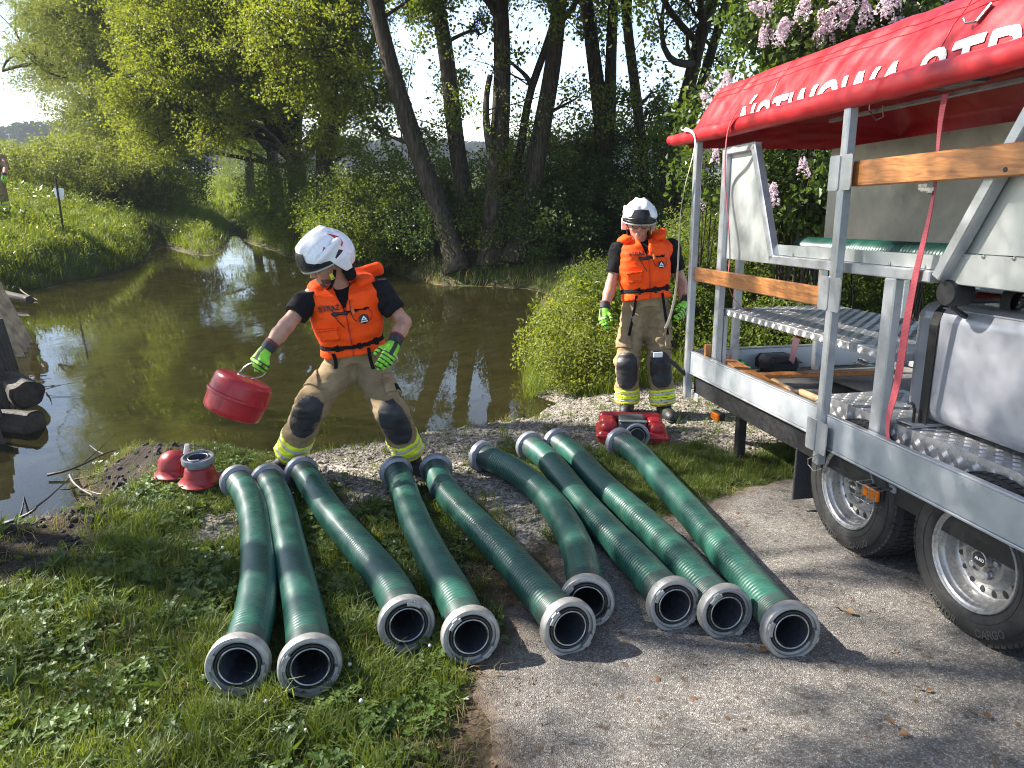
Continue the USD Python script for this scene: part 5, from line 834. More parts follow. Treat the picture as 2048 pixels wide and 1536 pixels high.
x, y, r = place(8500, -4.2, .6, .9, 5.0, 303); g, d, m, a, w = w_at(x, y); keep = (r.uniform(0, 1, len(x)) < np.clip(1 - g - d * .8 - m - a * 1.3, 0, 1) * np.clip(2.2 * (fb(x, y, 1.9, 73) - .36) - .18 * x, 0, 1)) & (w < -.08); cover('clover', 'clover and small leaves among the lawn grass', 'ground cover', [('clover_patch', clover(1), CLOV), ('clover_patch_001', clover(2), CLOV), ('small_rosette', rosette(3, 7, .045, .5, .6), WEED)], x, y, keep, r, .7, 1.5, hose=.085)
x, y, r = place(1300, -4.2, -.1, .9, 4.4, 304); g, d, m, a, w = w_at(x, y); keep = (r.uniform(0, 1, len(x)) < np.clip(1 - g - d - m * .7 - a * 1.5, 0, 1) * np.clip(.35 - .25 * x, .06, .8)) & (w < -.1); cover('broadleaf_weeds', 'broad-leaved weeds in the lawn at lower left', 'weeds', [('dock', rosette(5, 7, .085, .42, .8), WEED), ('dandelion', rosette(6, 9, .08, .30, .5), WEED), ('ivy_leaf', rosette(7, 5, .055, .85, .8), WEED)], x, y, keep, r, .55, 1.15, hose=.14)
x, y, r = place(5200, -4.2, 3.2, .9, 6.2, 305); g, d, m, a, w = w_at(x, y); keep = (r.uniform(0, 1, len(x)) < np.clip(.5 * (1 - g - a) + .4 * m + .35 * d, 0, .6) * (fb(x, y, 3, 74) > .45)) & (w < .06); cover('dry_grass', 'dry straw and dead blades between the green grass', 'straw', [('straw', blades(8, 7, .05, .14, .02, .0014, 1.3), DRY)], x, y, keep, r, .6, 1.1, hose=.09, tilt=.5)
# meadow on the banks
x, y, r = place(52000, -26, -2.2, 7.5, 34, 306); w = sdist(WATER, x, y) + (fb(x, y, 2.2, 5) - .5) * .22; az = x / y; trk = np.abs(x - (-13.5 * (y - 20) / 35 - 6.6 * 0 - 8.2)) ; keep = (w < -.05) & (az > -.86) & (r.uniform(0, 1, len(x)) < np.clip(11. / y, .25, 1) * np.clip(.5 + 1.6 * (fb(x, y, .8, 75) - .3), .15, 1)); xs, ys = x, y
MT = [('meadow_tuft', blades(11, 20, .10, .24, .05, .0035, .7), MEADOW), ('meadow_tuft_001', blades(12, 20, .12, .30, .055, .0035, .6), MEADOW), ('meadow_tuft_002', blades(13, 18, .08, .2, .06, .004, .9), MEADOW)]
cover('meadow_grass', 'tall bright meadow grass on the left bank and beside the track', 'grass', MT, x, y, keep, r, .8, 1.5, wide=1.25)
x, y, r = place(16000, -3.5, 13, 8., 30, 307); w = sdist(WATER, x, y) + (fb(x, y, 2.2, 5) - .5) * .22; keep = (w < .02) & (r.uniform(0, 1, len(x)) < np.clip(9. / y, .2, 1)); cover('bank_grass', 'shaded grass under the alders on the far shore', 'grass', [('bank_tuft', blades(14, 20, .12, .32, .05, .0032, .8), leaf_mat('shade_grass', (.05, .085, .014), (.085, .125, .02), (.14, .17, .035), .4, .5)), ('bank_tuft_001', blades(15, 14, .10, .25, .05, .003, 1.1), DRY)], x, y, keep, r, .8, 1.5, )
x, y, r = place(7000, -17, -4, 8., 22, 308); w = sdist(WATER, x, y); keep = (w < -.15) & (r.uniform(0, 1, len(x)) < np.clip(2.4 * (fb(x, y, .55, 76) - .42), 0, .6)); cover('bank_weeds', 'nettles and leafy weeds on the left bank', 'weeds', [('nettle', sprig(31, 26, .42, .075, .55, .09), WEED), ('nettle_001', sprig(32, 22, .32, .065, .6, .10), LEAF['fresh'])], x, y, keep, r, .7, 1.4)
x, y, r = place(2400, .1, 2.6, 6.0, 9.5, 309); g, d, m, a, w = w_at(x, y); keep = (w < .05) & (g < .6) & (r.uniform(0, 1, len(x)) < .8); cover('shore_grass', 'fine bright grass at the water edge below the green bush', 'grass', [('shore_tuft', blades(16, 18, .12, .3, .04, .0025, .8), MEADOW)], x, y, keep, r, .6, 1.15)
x, y, r = place(1700, -4.5, 1.4, 3.6, 6.6, 310); w = sdist(WATER, x, y) + (fb(x, y, 2.2, 5) - .5) * .22; keep = (w > -.12) & (w < .38) & (r.uniform(0, 1, len(x)) < .6 * (fb(x, y, 2.4, 77) > .47)); cover('water_weeds', 'sparse weeds standing in the shallow water edge', 'weeds', [('sedge', blades(17, 9, .04, .12, .03, .0016, .9), MEADOW)], x, y, keep, r, .6, 1.2)
# gravel, clods, litter
def stone(seed, f=.7):
    r = np.random.default_rng(seed); m = trimesh.creation.icosphere(1, 1.0); v = np.array(m.vertices) * (1 + r.normal(0, .13, (len(m.vertices), 1))) * [1, r.uniform(.65, .95), f * r.uniform(.6, .95)]; return v, np.array(m.faces)
st_m = leaf_mat('gravel_stone', (.115, .098, .078), (.24, .22, .185), (.40, .38, .34), .0, .85)
x, y, r = place(60000, -3.2, 4.2, 3.4, 7.8, 311); g, d, m, a, w = w_at(x, y); keep = (r.uniform(0, 1, len(x)) < np.clip(g * 1.05 * (1 - .5 * a) + .015, 0, 1)) & (w < .25); x, y = x[keep], y[keep]; n = len(x); s = .0045 + .011 * r.beta(1.4, 4, n) + .016 * (r.uniform(0, 1, n) > .975)
scatter(numbered('/World', 'gravel'), [(f'pebble_{k:03d}' if k else 'pebble', stone(k), st_m) for k in range(4)], np.c_[x, y, H(x, y) + s * .25], qmul(quat_z(r.uniform(0, 6.28, n)), quat_to(np.c_[r.normal(0, .25, (n, 2)), np.ones(n)])), s, kind='stuff', label='pale crushed-stone gravel along the water and at the standing person', category='gravel')
x, y, r = place(1500, -1.2, 4.0, .9, 4.4, 312); g, d, m, a, w = w_at(x, y); keep = r.uniform(0, 1, len(x)) < np.clip(.22 * a + .8 * d + .4 * (a * (1 - a)) * 4 + .1 * g, 0, 1); x, y = x[keep], y[keep]; n = len(x); s = .0025 + .012 * r.beta(1, 6, n)
scatter(numbered('/World', 'loose_stones'), [('chip', stone(11, .6), st_m), ('chip_001', stone(12, .6), st_m)], np.c_[x, y, H(x, y) + .012], quat_z(r.uniform(0, 6.28, n)), s, kind='stuff', label='loose stone chips scattered on the asphalt', category='stones')
x, y, r = place(900, -4.2, -1.8, 3.2, 5.2, 313); g, d, m, a, w = w_at(x, y); keep = (r.uniform(0, 1, len(x)) < m * .6) & (w < .1); x, y = x[keep], y[keep]; n = len(x); s = .012 + .04 * r.beta(1, 4, n)
scatter(numbered('/World', 'mud_clods'), [('clod', stone(21, .8), M('mud_clod', (.030, .023, .016), (.014, .011, .008), rough=.75, scale=30, bump=.6, bscale=60)), ('clod_001', stone(22, .7), M('mud_clod', (.030, .023, .016)))], np.c_[x, y, H(x, y)], quat_rand(n, r), s, kind='stuff', label='dark wet clods of mud at the broken left bank', category='mud')
chipm = M('bark_litter', (.13, .075, .042), (.07, .042, .025), rough=.85, scale=40); deadm = leaf_mat('dead_leaf', (.14, .075, .035), (.22, .13, .06), (.30, .20, .10), .2, .7)
def needle(seed, n=12):
    r = np.random.default_rng(seed); c = np.c_[r.normal(0, .03, (n, 2)), np.full(n, .002)]; d = np.c_[r.normal(0, 1, (n, 2)), r.normal(0, .1, n)]; L = r.uniform(.012, .035, n); return leaf_quads(c, d, np.tile([0, 0, 1.], (n, 1)), L, np.full(n, .0016), .3)
x, y, r = place(4200, -1.0, 4.2, .9, 4.6, 314); g, d, m, a, w = w_at(x, y); sa_ = sdist(ASPHALT, x, y); keep = r.uniform(0, 1, len(x)) < np.clip(d * 1.0 + a * (.10 + 1.0 * np.exp(-np.maximum(sa_, 0) / .16)) * (fb(x, y, 3, 78) > .4), 0, 1); cover('needle_litter', 'brown needles and plant litter along the asphalt edge', 'litter', [('litter', needle(1), chipm), ('litter_001', needle(2), chipm)], x, y, keep, r, .6, 1.4, dz=.012, tilt=.03)
x, y, r = place(420, -1.0, 3.8, .9, 4.6, 315); g, d, m, a, w = w_at(x, y); keep = r.uniform(0, 1, len(x)) < np.clip(d * .9 + a * .28, 0, 1); cover('dead_leaves', 'curled dead leaves and bark bits on the asphalt', 'leaves', [('dead_leaf', rosette(41, 1, .04, .6, .3), deadm), ('bark_bit', stone(31, .3), chipm)], x, y, keep, r, .3, .9, dz=.013, tilt=.3, ) if False else scatter(numbered('/World', 'dead_leaves'), [('dead_leaf', rosette(41, 2, .035, .7, .35), deadm), ('bark_bit', (stone(31, .3)[0] * .014, stone(31, .3)[1]), chipm)], np.c_[x[keep], y[keep], H(x[keep], y[keep]) + .015], quat_z(r.uniform(0, 6.28, keep.sum())), r.uniform(.4, 1.3, keep.sum()), kind='stuff', label='curled dead leaves and bark bits on the asphalt', category='leaves')

yel_m = M('dandelion_yellow', (.62, .44, .02), (.5, .33, .015), rough=.6, trans=.2); x, y, r = place(420, -20, -6, 9, 24, 316); keep = (sdist(WATER, x, y) < -.3) & (fb(x, y, .5, 79) > .5); n = keep.sum(); fl_m = lathe([(0, .012), (.02, .008), (.028, 0), (0, -.004)], [0, 0, .30], [0, 0, 1.], 9)
scatter(numbered('/World', 'dandelions'), [('dandelion_flower', fl_m, yel_m)], np.c_[x[keep], y[keep], H(x[keep], y[keep])], quat_z(r.uniform(0, 6.28, n)), r.uniform(.7, 1.3, n), kind='stuff', label='yellow dandelion flowers dotting the left bank', category='flowers')
x, y, r = place(260, -3.6, 0, 1.0, 4.6, 317); g, d, m, a, w = w_at(x, y); keep = (g + d + m + a < .2) & (w < -.1) & (fb(x, y, 1.5, 80) > .5); n = keep.sum(); da_m = M('daisy_white', (.7, .7, .66), rough=.6)
scatter(numbered('/World', 'clover_flowers'), [('clover_flower', sphere([0, 0, .065], .007, 1), da_m)], np.c_[x[keep], y[keep], H(x[keep], y[keep])], quat_z(r.uniform(0, 6.28, n)), r.uniform(.6, 1.1, n), kind='stuff', label='small white clover flowers in the lawn', category='flowers')

x, y, r = place(9000, -34, -8, 32, 70, 318); keep = (sdist(WATER, x, y) < -.1) & (x / y > -.75); cover('lane_grass', 'sunlit grass along the lane beyond the flooded track', 'grass', [('lane_tuft', blades(18, 26, .14, .34, .16, .012, .7), MEADOW)], x, y, keep, r, .9, 1.6, wide=1.6)
# ================================================================ people
class Field:
    """A distance field on a grid; shapes melt together; mesh() draws its surface as one continuous skin."""
    def __init__(s, lo, hi, h):
        s.lo, s.h = np.asarray(lo, float), h; s.n = np.ceil((np.asarray(hi, float) - s.lo) / h).astype(int) + 1; s.v = np.full(s.n, .5, np.float32)
    def sub(s, lo, hi):
        i0 = np.clip(((lo - s.lo) / s.h).astype(int), 0, s.n); i1 = np.clip(((hi - s.lo) / s.h).astype(int) + 2, 0, s.n); sl = tuple(slice(a, b) for a, b in zip(i0, i1))
        g = np.meshgrid(*[s.lo[k] + np.arange(i0[k], i1[k]) * s.h for k in range(3)], indexing='ij'); return sl, np.stack(g, -1)
    def put(s, sl, d, k):
        a = s.v[sl]; hh = np.maximum(k - np.abs(a - d), 0) / k; s.v[sl] = np.minimum(a, d) - hh * hh * k * .25
    def cap(s, a, b, ra, rb=None, k=.03, flat=None):
        a, b = np.asarray(a, float), np.asarray(b, float); rb = ra if rb is None else rb; m = max(ra, rb) + k + .04
        sl, x = s.sub(np.minimum(a, b) - m, np.maximum(a, b) + m)
        if x.size == 0: return
        ab = b - a; t = np.clip(((x - a) @ ab) / (ab @ ab + 1e-12), 0, 1); q = x - a - t[..., None] * ab
        if flat is not None: n, f = flat; q = q + (q @ n)[..., None] * n * (f - 1)
        s.put(sl, np.linalg.norm(q, axis=-1) - (ra + (rb - ra) * t), k)
    def ell(s, c, F, rad, k=.03):
        m = max(rad) + k + .03; sl, x = s.sub(c - m, c + m); q = (x - c) @ F / np.asarray(rad); l = np.linalg.norm(q, axis=-1); s.put(sl, (l - 1) * min(rad) * (.6 + .4 * np.clip(l, 0, 1)), k)
    def torso(s, p0, p1, F, T_, k=.03, pw=2.4):
        """A trunk along p0-p1: T_ rows of (t, half width, half depth)."""
        L = np.linalg.norm(p1 - p0); sl, x = s.sub(np.minimum(p0, p1) - .36, np.maximum(p0, p1) + .36); q = (x - p0) @ F; T_ = np.array(T_); t = np.clip(q[..., 2] / L, T_[0, 0], T_[-1, 0])
        a, b = np.interp(t, T_[:, 0], T_[:, 1]), np.interp(t, T_[:, 0], T_[:, 2]); e = (np.abs(q[..., 0] / a) ** pw + np.abs(q[..., 1] / b) ** pw) ** (1 / pw); d = (e - 1) * np.minimum(a, b); over = np.maximum(q[..., 2] / L - T_[-1, 0], T_[0, 0] - q[..., 2] / L) * L
        s.put(sl, np.where(over > 0, np.hypot(np.maximum(d, 0), over) + np.minimum(d, 0) * 0, np.maximum(d, over)), k)
    def box(s, c, F, half, r, k=.02):
        m = np.linalg.norm(half) + k + .03; sl, x = s.sub(c - m, c + m); q = np.abs((x - c) @ F) - (np.asarray(half) - r); s.put(sl, np.linalg.norm(np.maximum(q, 0), axis=-1) + np.minimum(q.max(-1), 0) - r, k)
    def cut(s, p, n, k=.0):                                          # keeps the side that n points away from
        sl, x = s.sub(s.lo, s.lo + s.n * s.h); d = (x - p) @ nz(n); s.v = np.maximum(s.v, d).astype(np.float32)
    def carve(s, fn):                                               # fn: positive where it takes away
        sl, x = s.sub(s.lo, s.lo + s.n * s.h); s.v = np.maximum(s.v, fn(x)).astype(np.float32)
    def mesh(s, smooth=2):
        v = s.v; neg = v < 0; nx, ny, nz_ = s.n
        c = sum(neg[i:nx-1+i, j:ny-1+j, k:nz_-1+k].astype(np.int8) for i, j, k in np.ndindex(2, 2, 2)); cells = np.argwhere((c > 0) & (c < 8)); idx = -np.ones(c.shape, int); idx[tuple(cells.T)] = np.arange(len(cells)); acc = np.zeros((len(cells), 3)); cnt = np.zeros(len(cells))
        for ax in range(3):
            for o in np.ndindex(2, 2):
                off = np.insert(np.array(o), ax, 0); p0 = cells + off; p1 = p0.copy(); p1[:, ax] += 1; a, b = v[tuple(p0.T)], v[tuple(p1.T)]; m = (a < 0) != (b < 0); t = a[m] / (a[m] - b[m]); q = off + np.zeros((m.sum(), 3)); q[:, ax] += t; acc[m] += q; cnt[m] += 1
        V = (cells + acc / cnt[:, None]) * s.h + s.lo; F = []
        for ax in range(3):
            e = [slice(None)] * 3; e2 = list(e); e[ax] = slice(0, -1); e2[ax] = slice(1, None); a, b = neg[tuple(e)], neg[tuple(e2)]; E = np.argwhere(a != b); u, w = (ax + 1) % 3, (ax + 2) % 3; ok = (E[:, u] > 0) & (E[:, w] > 0) & (E[:, u] < s.n[u] - 1) & (E[:, w] < s.n[w] - 1); E = E[ok]; fl = a[tuple(E.T)]
            q = []
            for du, dw in ((-1, -1), (0, -1), (0, 0), (-1, 0)): d = E.copy(); d[:, u] += du; d[:, w] += dw; q.append(idx[tuple(d.T)])
            q = np.stack(q, 1); q[~fl] = q[~fl][:, ::-1]; F.append(q)
        F = np.vstack(F); F = F[(F >= 0).all(1)]; f = np.vstack([F[:, [0, 1, 2]], F[:, [0, 2, 3]]]); m = trimesh.Trimesh(V, f, process=False)
        if smooth: m = trimesh.Trimesh(taubin(V, f, smooth), f, process=False)
        return m
def taubin(V, f, n):
    from scipy.sparse import coo_matrix, diags
    e = np.vstack([f[:, [0, 1]], f[:, [1, 2]], f[:, [2, 0]]]); A = coo_matrix((np.ones(len(e) * 2), (np.r_[e[:, 0], e[:, 1]], np.r_[e[:, 1], e[:, 0]])), (len(V), len(V))).tocsr(); d = np.array(A.sum(1)).ravel(); A = diags(1 / np.maximum(d, 1)) @ A; k = (d > 0)[:, None]
    for _ in range(n):
        for w in (.5, -.53): V = V + np.where(k, (A @ V - V) * w, 0)
    return V
def vnorm(m): return nz(np.array(m.vertex_normals))
def ruffle(m, amp, sc, seed, mask=None):
    """Cloth folds: pushes the skin in and out along its normals."""
    v = np.array(m.vertices); n = vnorm(m); w = (meshkit.fbm(v * np.asarray(sc) + seed * 3.1, 3, seed) - .5) * 2 * amp + (.5 - np.abs(meshkit.noise(v * np.asarray(sc) * 1.7 + 9, seed + 5) - .5) * 2) * amp * .8
    if mask is not None: w = w * mask(v)
    return trimesh.Trimesh(v + n * w[:, None], m.faces, process=False)
def overlay(m, mask, off):
    """The part of a skin where mask holds, lifted off it by off: patches, bands, belts."""
    v = np.array(m.vertices); f = np.array(m.faces); k = mask(v); ff = f[k[f].all(1)]
    if len(ff) == 0: return None
    u, inv = np.unique(ff, return_inverse=True); inv = inv.reshape(-1, 3); n = vnorm(m)[u]; p = v[u]; top, bot = p + n * off, p - n * .002; N = len(u)
    e = np.vstack([inv[:, [0, 1]], inv[:, [1, 2]], inv[:, [2, 0]]]); key = {tuple(x) for x in e}; rim = np.array([x for x in key if (x[1], x[0]) not in key]); side = np.vstack([np.c_[rim[:, 0], rim[:, 0] + N, rim[:, 1]], np.c_[rim[:, 1], rim[:, 0] + N, rim[:, 1] + N]])
    return np.vstack([top, bot]), np.vstack([inv, side])
def onto(m, o, ex, ez, en, pts, lift):
    """Drops points given in the plane (ex, ez) at o onto the skin m from the side en looks from."""
    v = np.array(m.vertices) - o; k = ((vnorm(m) @ en) > .15) & (v @ en > .04); q = np.c_[v[k] @ ex, v[k] @ ez]; d = v[k] @ en; t = cKDTree(q); dist_, i = t.query(pts[:, :2], 8); w = 1 / (dist_ + 1e-3); w /= w.sum(1, keepdims=True); ds_ = d[i]; ok_ = ds_ > ds_.max(1, keepdims=True) - .03; dd = (ds_ * w * ok_).sum(1) / (w * ok_).sum(1) + .002; z = pts[:, 2] if pts.shape[1] > 2 else 0
    return o + pts[:, :1] * ex + pts[:, 1:2] * ez + (dd + lift + z)[:, None] * en
SKIN = M('skin', (.46, .255, .175), (.36, .185, .125), rough=.5, scale=16, bump=.12, bscale=150)
ORANGE = M('orange_vest', (.96, .088, .006), (.86, .070, .004), rough=.7, scale=7, bump=.25, bscale=45, spec=.2)
BLACKC = M('black_cloth', (.010, .010, .012), (.006, .006, .007), rough=.9, scale=12, bump=.25, bscale=120, spec=.2); KNEE = M('black_knee_patch', (.020, .021, .024), (.012, .012, .014), rough=.55, scale=25, bump=.2, bscale=90)
TAN = M('tan_cloth', (.285, .212, .122), (.215, .155, .087), rough=.88, scale=9, bump=.35, bscale=70, spec=.2); YEL = M('fluorescent_yellow', (.72, .80, .035), (.60, .68, .03), rough=.55, scale=20); SIL = M('reflective_silver', (.50, .50, .46), (.42, .42, .39), rough=.4, metal=.2, scale=30)
GREEN = M('glove_green', (.24, .62, .035), (.18, .50, .03), rough=.6, scale=30, bump=.2); GLB = M('glove_black', (.03, .03, .034), (.018, .018, .02), rough=.7, scale=30, bump=.3); GLR = M('glove_red', (.22, .02, .03), rough=.7)
HWHITE = M('helmet_white', (.74, .75, .78), (.68, .69, .72), rough=.22, scale=4, coat=.5); HRED = M('helmet_red', (.50, .02, .025), rough=.35, coat=.3); HBLK = M('helmet_black', (.016, .016, .018), rough=.35, scale=10); YELP = M('yellow_buckle', (.70, .66, .04), rough=.4); BOOT = M('boot_leather', (.018, .017, .017), (.011, .011, .011), rough=.55, scale=14, bump=.3, bscale=80)
EYEW = M('eye_white', (.6, .58, .55), rough=.2); EYED = M('eye_dark', (.05, .03, .02), rough=.1); STUB = M('beard_stubble', (.12, .075, .055), (.075, .048, .036), rough=.8, scale=60, bump=.5, bscale=300); HAIRB = M('dark_hair', (.03, .022, .016), rough=.7, scale=80); LIP = M('lips', (.34, .15, .12), rough=.5)
def local(f, up):
    """A frame from forward and up: columns right-hand side of the wearer's left, forward, up."""
    f = nz(f); u = nz(up - f * (np.asarray(up) @ f)); return np.stack([np.cross(f, u), f, u], 1)
def hand_field(fl_, w, d, back, thumb, curl, s=1., grow=0., k=.006):
    """Palm, four fingers of three bones, thumb from the side of the palm. w: wrist, d: towards the fingers, back: out of the back of the hand, thumb: side of the thumb."""
    d = nz(d); back = nz(back - d * (back @ d)); side = nz(np.cross(back, d)); side = side if side @ thumb > 0 else -side; K = lambda a, b, c: w + (d * a + side * b + back * c) * s
    for b0, b1, e in ((.026, .034, .086), (.008, .012, .092), (-.010, -.010, .088), (-.026, -.030, .080)): fl_.cap(K(.004, b0 * .8, 0), K(e, b1, .004), .0165 * s + grow, .0125 * s + grow, .016)
    tips = []
    for q, (b, base, ln, r) in enumerate(((.034, .086, (.040, .024, .020), .0098), (.012, .093, (.045, .028, .021), .0102), (-.010, .089, (.041, .026, .020), .0098), (-.031, .080, (.032, .020, .018), .0086))):
        p = K(base, b, .004); a = .15; dirb = b * .9
        for j, l in enumerate(ln):
            a += curl * (.55, .9, .6)[j] * (1 + .06 * q); st = (d * np.cos(a) - back * np.sin(a) + side * dirb * (2.0 if curl < .8 else .2)) * l * s; p2 = p + st; fl_.cap(p, p2, (r - j * .0007) * s + grow, (r - (j + 1) * .0008) * s + grow, k); p = p2
        tips.append(p)
    p = K(.022, .030, -.006); p1 = p + (d * .030 + side * .030 - back * .010) * s; p2 = p1 + (d * (.030 if curl < .8 else .022) + side * (.012 if curl < .8 else -.006) - back * (.008 if curl < .8 else .024)) * s; p3 = p2 + (d * .024 + side * (.002 if curl < .8 else -.016) - back * (.010 if curl < .8 else .016)) * s
    fl_.cap(p, p1, .0150 * s + grow, .0125 * s + grow, .014); fl_.cap(p1, p2, .0122 * s + grow, .0108 * s + grow, k); fl_.cap(p2, p3, .0108 * s + grow, .0088 * s + grow, k)
    return K, side, back, d, tips
def glove(th, w, el, d, back, thumb, curl, s, nm):
    lo, hi = w - .23, w + .23; F = Field(lo, hi, .0042); K, side, back, d, tips = hand_field(F, w, d, back, thumb, curl, s, .0025); F.cap(w - d * .02, w + d * .02, .031, .034, .02); F.cut(w - d * .035, -d); m = F.mesh(1); v = np.array(m.vertices); f = np.array(m.faces)
    rel = (v - w) @ np.stack([d, side, back], 1) / s; n = vnorm(m); nb = n @ back; dark = (nb < -.25) | ((rel[:, 0] > .055) & (np.abs(np.mod(rel[:, 0] * 42 + rel[:, 1] * 4, 1) - .5) > .34) & (nb > -.2)) | ((np.abs(rel[:, 1] + .002) < .013) & (rel[:, 0] < .075) & (nb > .3)); fd = dark[f].sum(1) >= 2
    gp = th.part('glove', (v, f[~fd]), GREEN, True); gp.part('glove_grip', (v, f[fd]), GLB, True)
    c = w - d * .035; gp.part('cuff', lathe([(.034 * s, .012), (.041 * s, .010), (.044 * s, -.03), (.043 * s, -.05), (.037 * s, -.052)], c + d * .015, nz(d * .7 + nz(w - el) * .3), 22), GLB); gp.part('cuff_band', lathe([(.042 * s, -.034), (.046 * s, -.036), (.046 * s, -.046), (.042 * s, -.048)], c + d * .015, nz(d * .7 + nz(w - el) * .3), 22), GLR)
def patch_on(F, c, rad, poly, lift=1.02, depth=None, n=14):
    """A thin plate that follows the helmet: poly of (azimuth, elevation) degrees, azimuth from the front towards the wearer's left."""
    P_ = shapely.Polygon(poly); m = trimesh.creation.extrude_polygon(P_, 1.0, engine='earcut').subdivide_to_size(9); v = np.array(m.vertices); az, el = np.radians(v[:, 0]), np.radians(v[:, 1]); r = lift + (v[:, 2] > .5) * .016
    q = np.stack([np.sin(az) * np.cos(el) * rad[0], np.cos(az) * np.cos(el) * rad[1], np.sin(el) * rad[2]], 1) * r[:, None]; return c + q @ F.T, np.array(m.faces)
def helmet(th, c, F, s=1.):
    rad = np.array([.128, .158, .140]) * s; fld = Field(c - .27, c + .27, .0065); fld.ell(c, F, rad, .01); fld.ell(c + F @ (np.array([0, -.045, -.035]) * s), F, rad * [.93, .80, .85], .03)
    for sx in (-.030, .030): fld.cap(c + F @ (np.array([sx, .112, .088]) * s), c + F @ (np.array([sx, -.06, .130]) * s),   .008 * s, .009 * s, .03)
    for sx in (-1, 1): fld.cap(c + F @ (np.array([sx * .118, .07, .02]) * s), c + F @ (np.array([sx * .112, -.08, .065]) * s), .010 * s, .010 * s, .03); fld.box(c + F @ (np.array([sx * .112, -.035, -.070]) * s), F, np.array([.016, .045, .05]) * s, .012, .03)
    q = lambda x: (x - c) @ F / s
    fld.carve(lambda x: (1 - np.linalg.norm(q(x) / [.112, .142, .124], axis=-1)) * .1)
    fld.carve(lambda x: -np.maximum(q(x)[..., 2] + np.where(q(x)[..., 1] > .02, .022, .022 + np.clip(.02 - q(x)[..., 1], 0, .055) * 1.6), -1))
    h = th.part('helmet', fld.mesh(2), HWHITE, True, label='white fire helmet with red stripes')
    h.part('visor_edge', patch_on(F, c, rad, [(-88, -12), (-60, -12), (-30, -12), (0, -12), (30, -12), (60, -12), (88, -12), (80, -3), (50, 3), (34, 10), (28, 30), (0, 33), (-28, 30), (-34, 10), (-50, 3), (-80, -3)], 1.012), HBLK); h.part('visor_rim', patch_on(F, c, rad, [(-86, -16), (0, -17), (86, -16), (86, -12.5), (0, -12.5), (-86, -12.5)], 1.02), SIL)
    for sx in (-1, 1):
        m1 = patch_on(F, c, rad, [(sx * a, e) for a, e in ((58, 3), (70, 2), (88, 22), (84, 30))][::sx], 1.012); h.part('red_stripe', m1, HRED, False); h.part('red_stripe', patch_on(F, c, rad, [(sx * a, e) for a, e in ((118, 8), (128, 10), (132, 30), (118, 52), (120, 30))][::sx], 1.012), HRED, False)
        h.part('ear_plate', patch_on(F, c, rad, [(sx * a, e) for a, e in ((92, -26), (118, -26), (122, -4), (108, 8), (94, -2))][::sx], 1.03), HBLK)
    return h
def face(th, c, F, s, beard, glasses, fld):
    """Adds head, jaw, nose, ears, neck to the body field; returns what is to be placed on top of it afterwards."""
    A = lambda x, y, z: c + F @ (np.array([x, y, z]) * s)
    fld.ell(A(0, -.01, .0), F, np.array([.078, .098, .110]) * s, .02); fld.ell(A(0, .030, -.062), F, np.array([.056, .060, .058]) * s, .03); fld.cap(A(0, .068, -.108), A(0, .070, -.10), .020 * s, .018 * s, .03)
    fld.cap(A(0, .092, .008), A(0, .112, -.032), .0095 * s, .0135 * s, .012); fld.cap(A(-.011, .100, -.036), A(.011, .100, -.036), .009 * s, .009 * s, .008); fld.cap(A(-.040, .080, .020), A(.040, .080, .020), .012 * s, .012 * s, .02)
    for sx in (-1, 1): fld.cap(A(sx * .080, -.012, .015), A(sx * .080, -.004, -.028), .013 * s, .009 * s, .008, (F[:, 0], 1.5)); fld.cap(A(sx * .045, .068, -.028), A(sx * .05, .045, -.03), .022 * s, .02 * s, .02)
    fld.cap(A(-.018, .094, -.066), A(.018, .094, -.066), .0075 * s, .0075 * s, .008); fld.cap(A(-.015, .092, -.078), A(.015, .092, -.078), .0085 * s, .0085 * s, .008)
    def after():
        for sx in (-1, 1): e = th.part('eye', sphere(A(sx * .032, .077, -.002), .0125 * s, 2), EYEW); e.part('iris', sphere(A(sx * .032, .0855, -.003), .0058 * s, 2), EYED); th.part('eyebrow', tube([A(sx * .016, .096, .020), A(sx * .034, .092, .025), A(sx * .050, .080, .019)], .0045 * s, 6), HAIRB)
        th.part('lips', cat([tube([A(-.022, .092, -.0695), A(0, .0985, -.069), A(.022, .092, -.0695)], [.002 * s, .0048 * s, .002 * s], 8), tube([A(-.02, .091, -.0755), A(0, .0975, -.0765), A(.02, .091, -.0755)], [.002 * s, .005 * s, .002 * s], 8)]), LIP)
        if glasses:
            for sx in (-1, 1): g = np.linspace(0, 2 * np.pi, 21); rim = np.array([A(sx * .034 + .026 * np.cos(t), .106 - .012 * abs(np.cos(t)) * (sx * np.cos(t) > 0), -.002 + .019 * np.sin(t)) for t in g]); gl = th.part('glasses', tube(rim, .0022 * s, 6, caps=False), HBLK); gl.part('temple', tube([A(sx * .060, .095, .002), A(sx * .080, .05, .006), A(sx * .084, -.01, .01)], .0022 * s, 6), HBLK)
            th.part('glasses_bridge', tube([A(-.008, .108, .0), A(0, .111, .003), A(.008, .108, .0)], .0022 * s, 6), HBLK)
        for sx in (-1, 1): th.part('chin_strap', ribbon(spline([A(sx * .095, .0, -.03), A(sx * .084, .035, -.085), A(sx * .04, .070, -.132), A(0, .080, -.140)], 16), .018 * s, F[:, 1] + F[:, 2] * .6, .004), BLACKC, False)
        b = th.part('strap_buckle', move(rbox((.012, .022, .040), .004), F, A(.098, .035, -.055)), YELP); b.part('buckle_slot', move(rbox((.014, .011, .009), .002), F, A(.0985, .035, -.064)), HBLK)
    return A, after
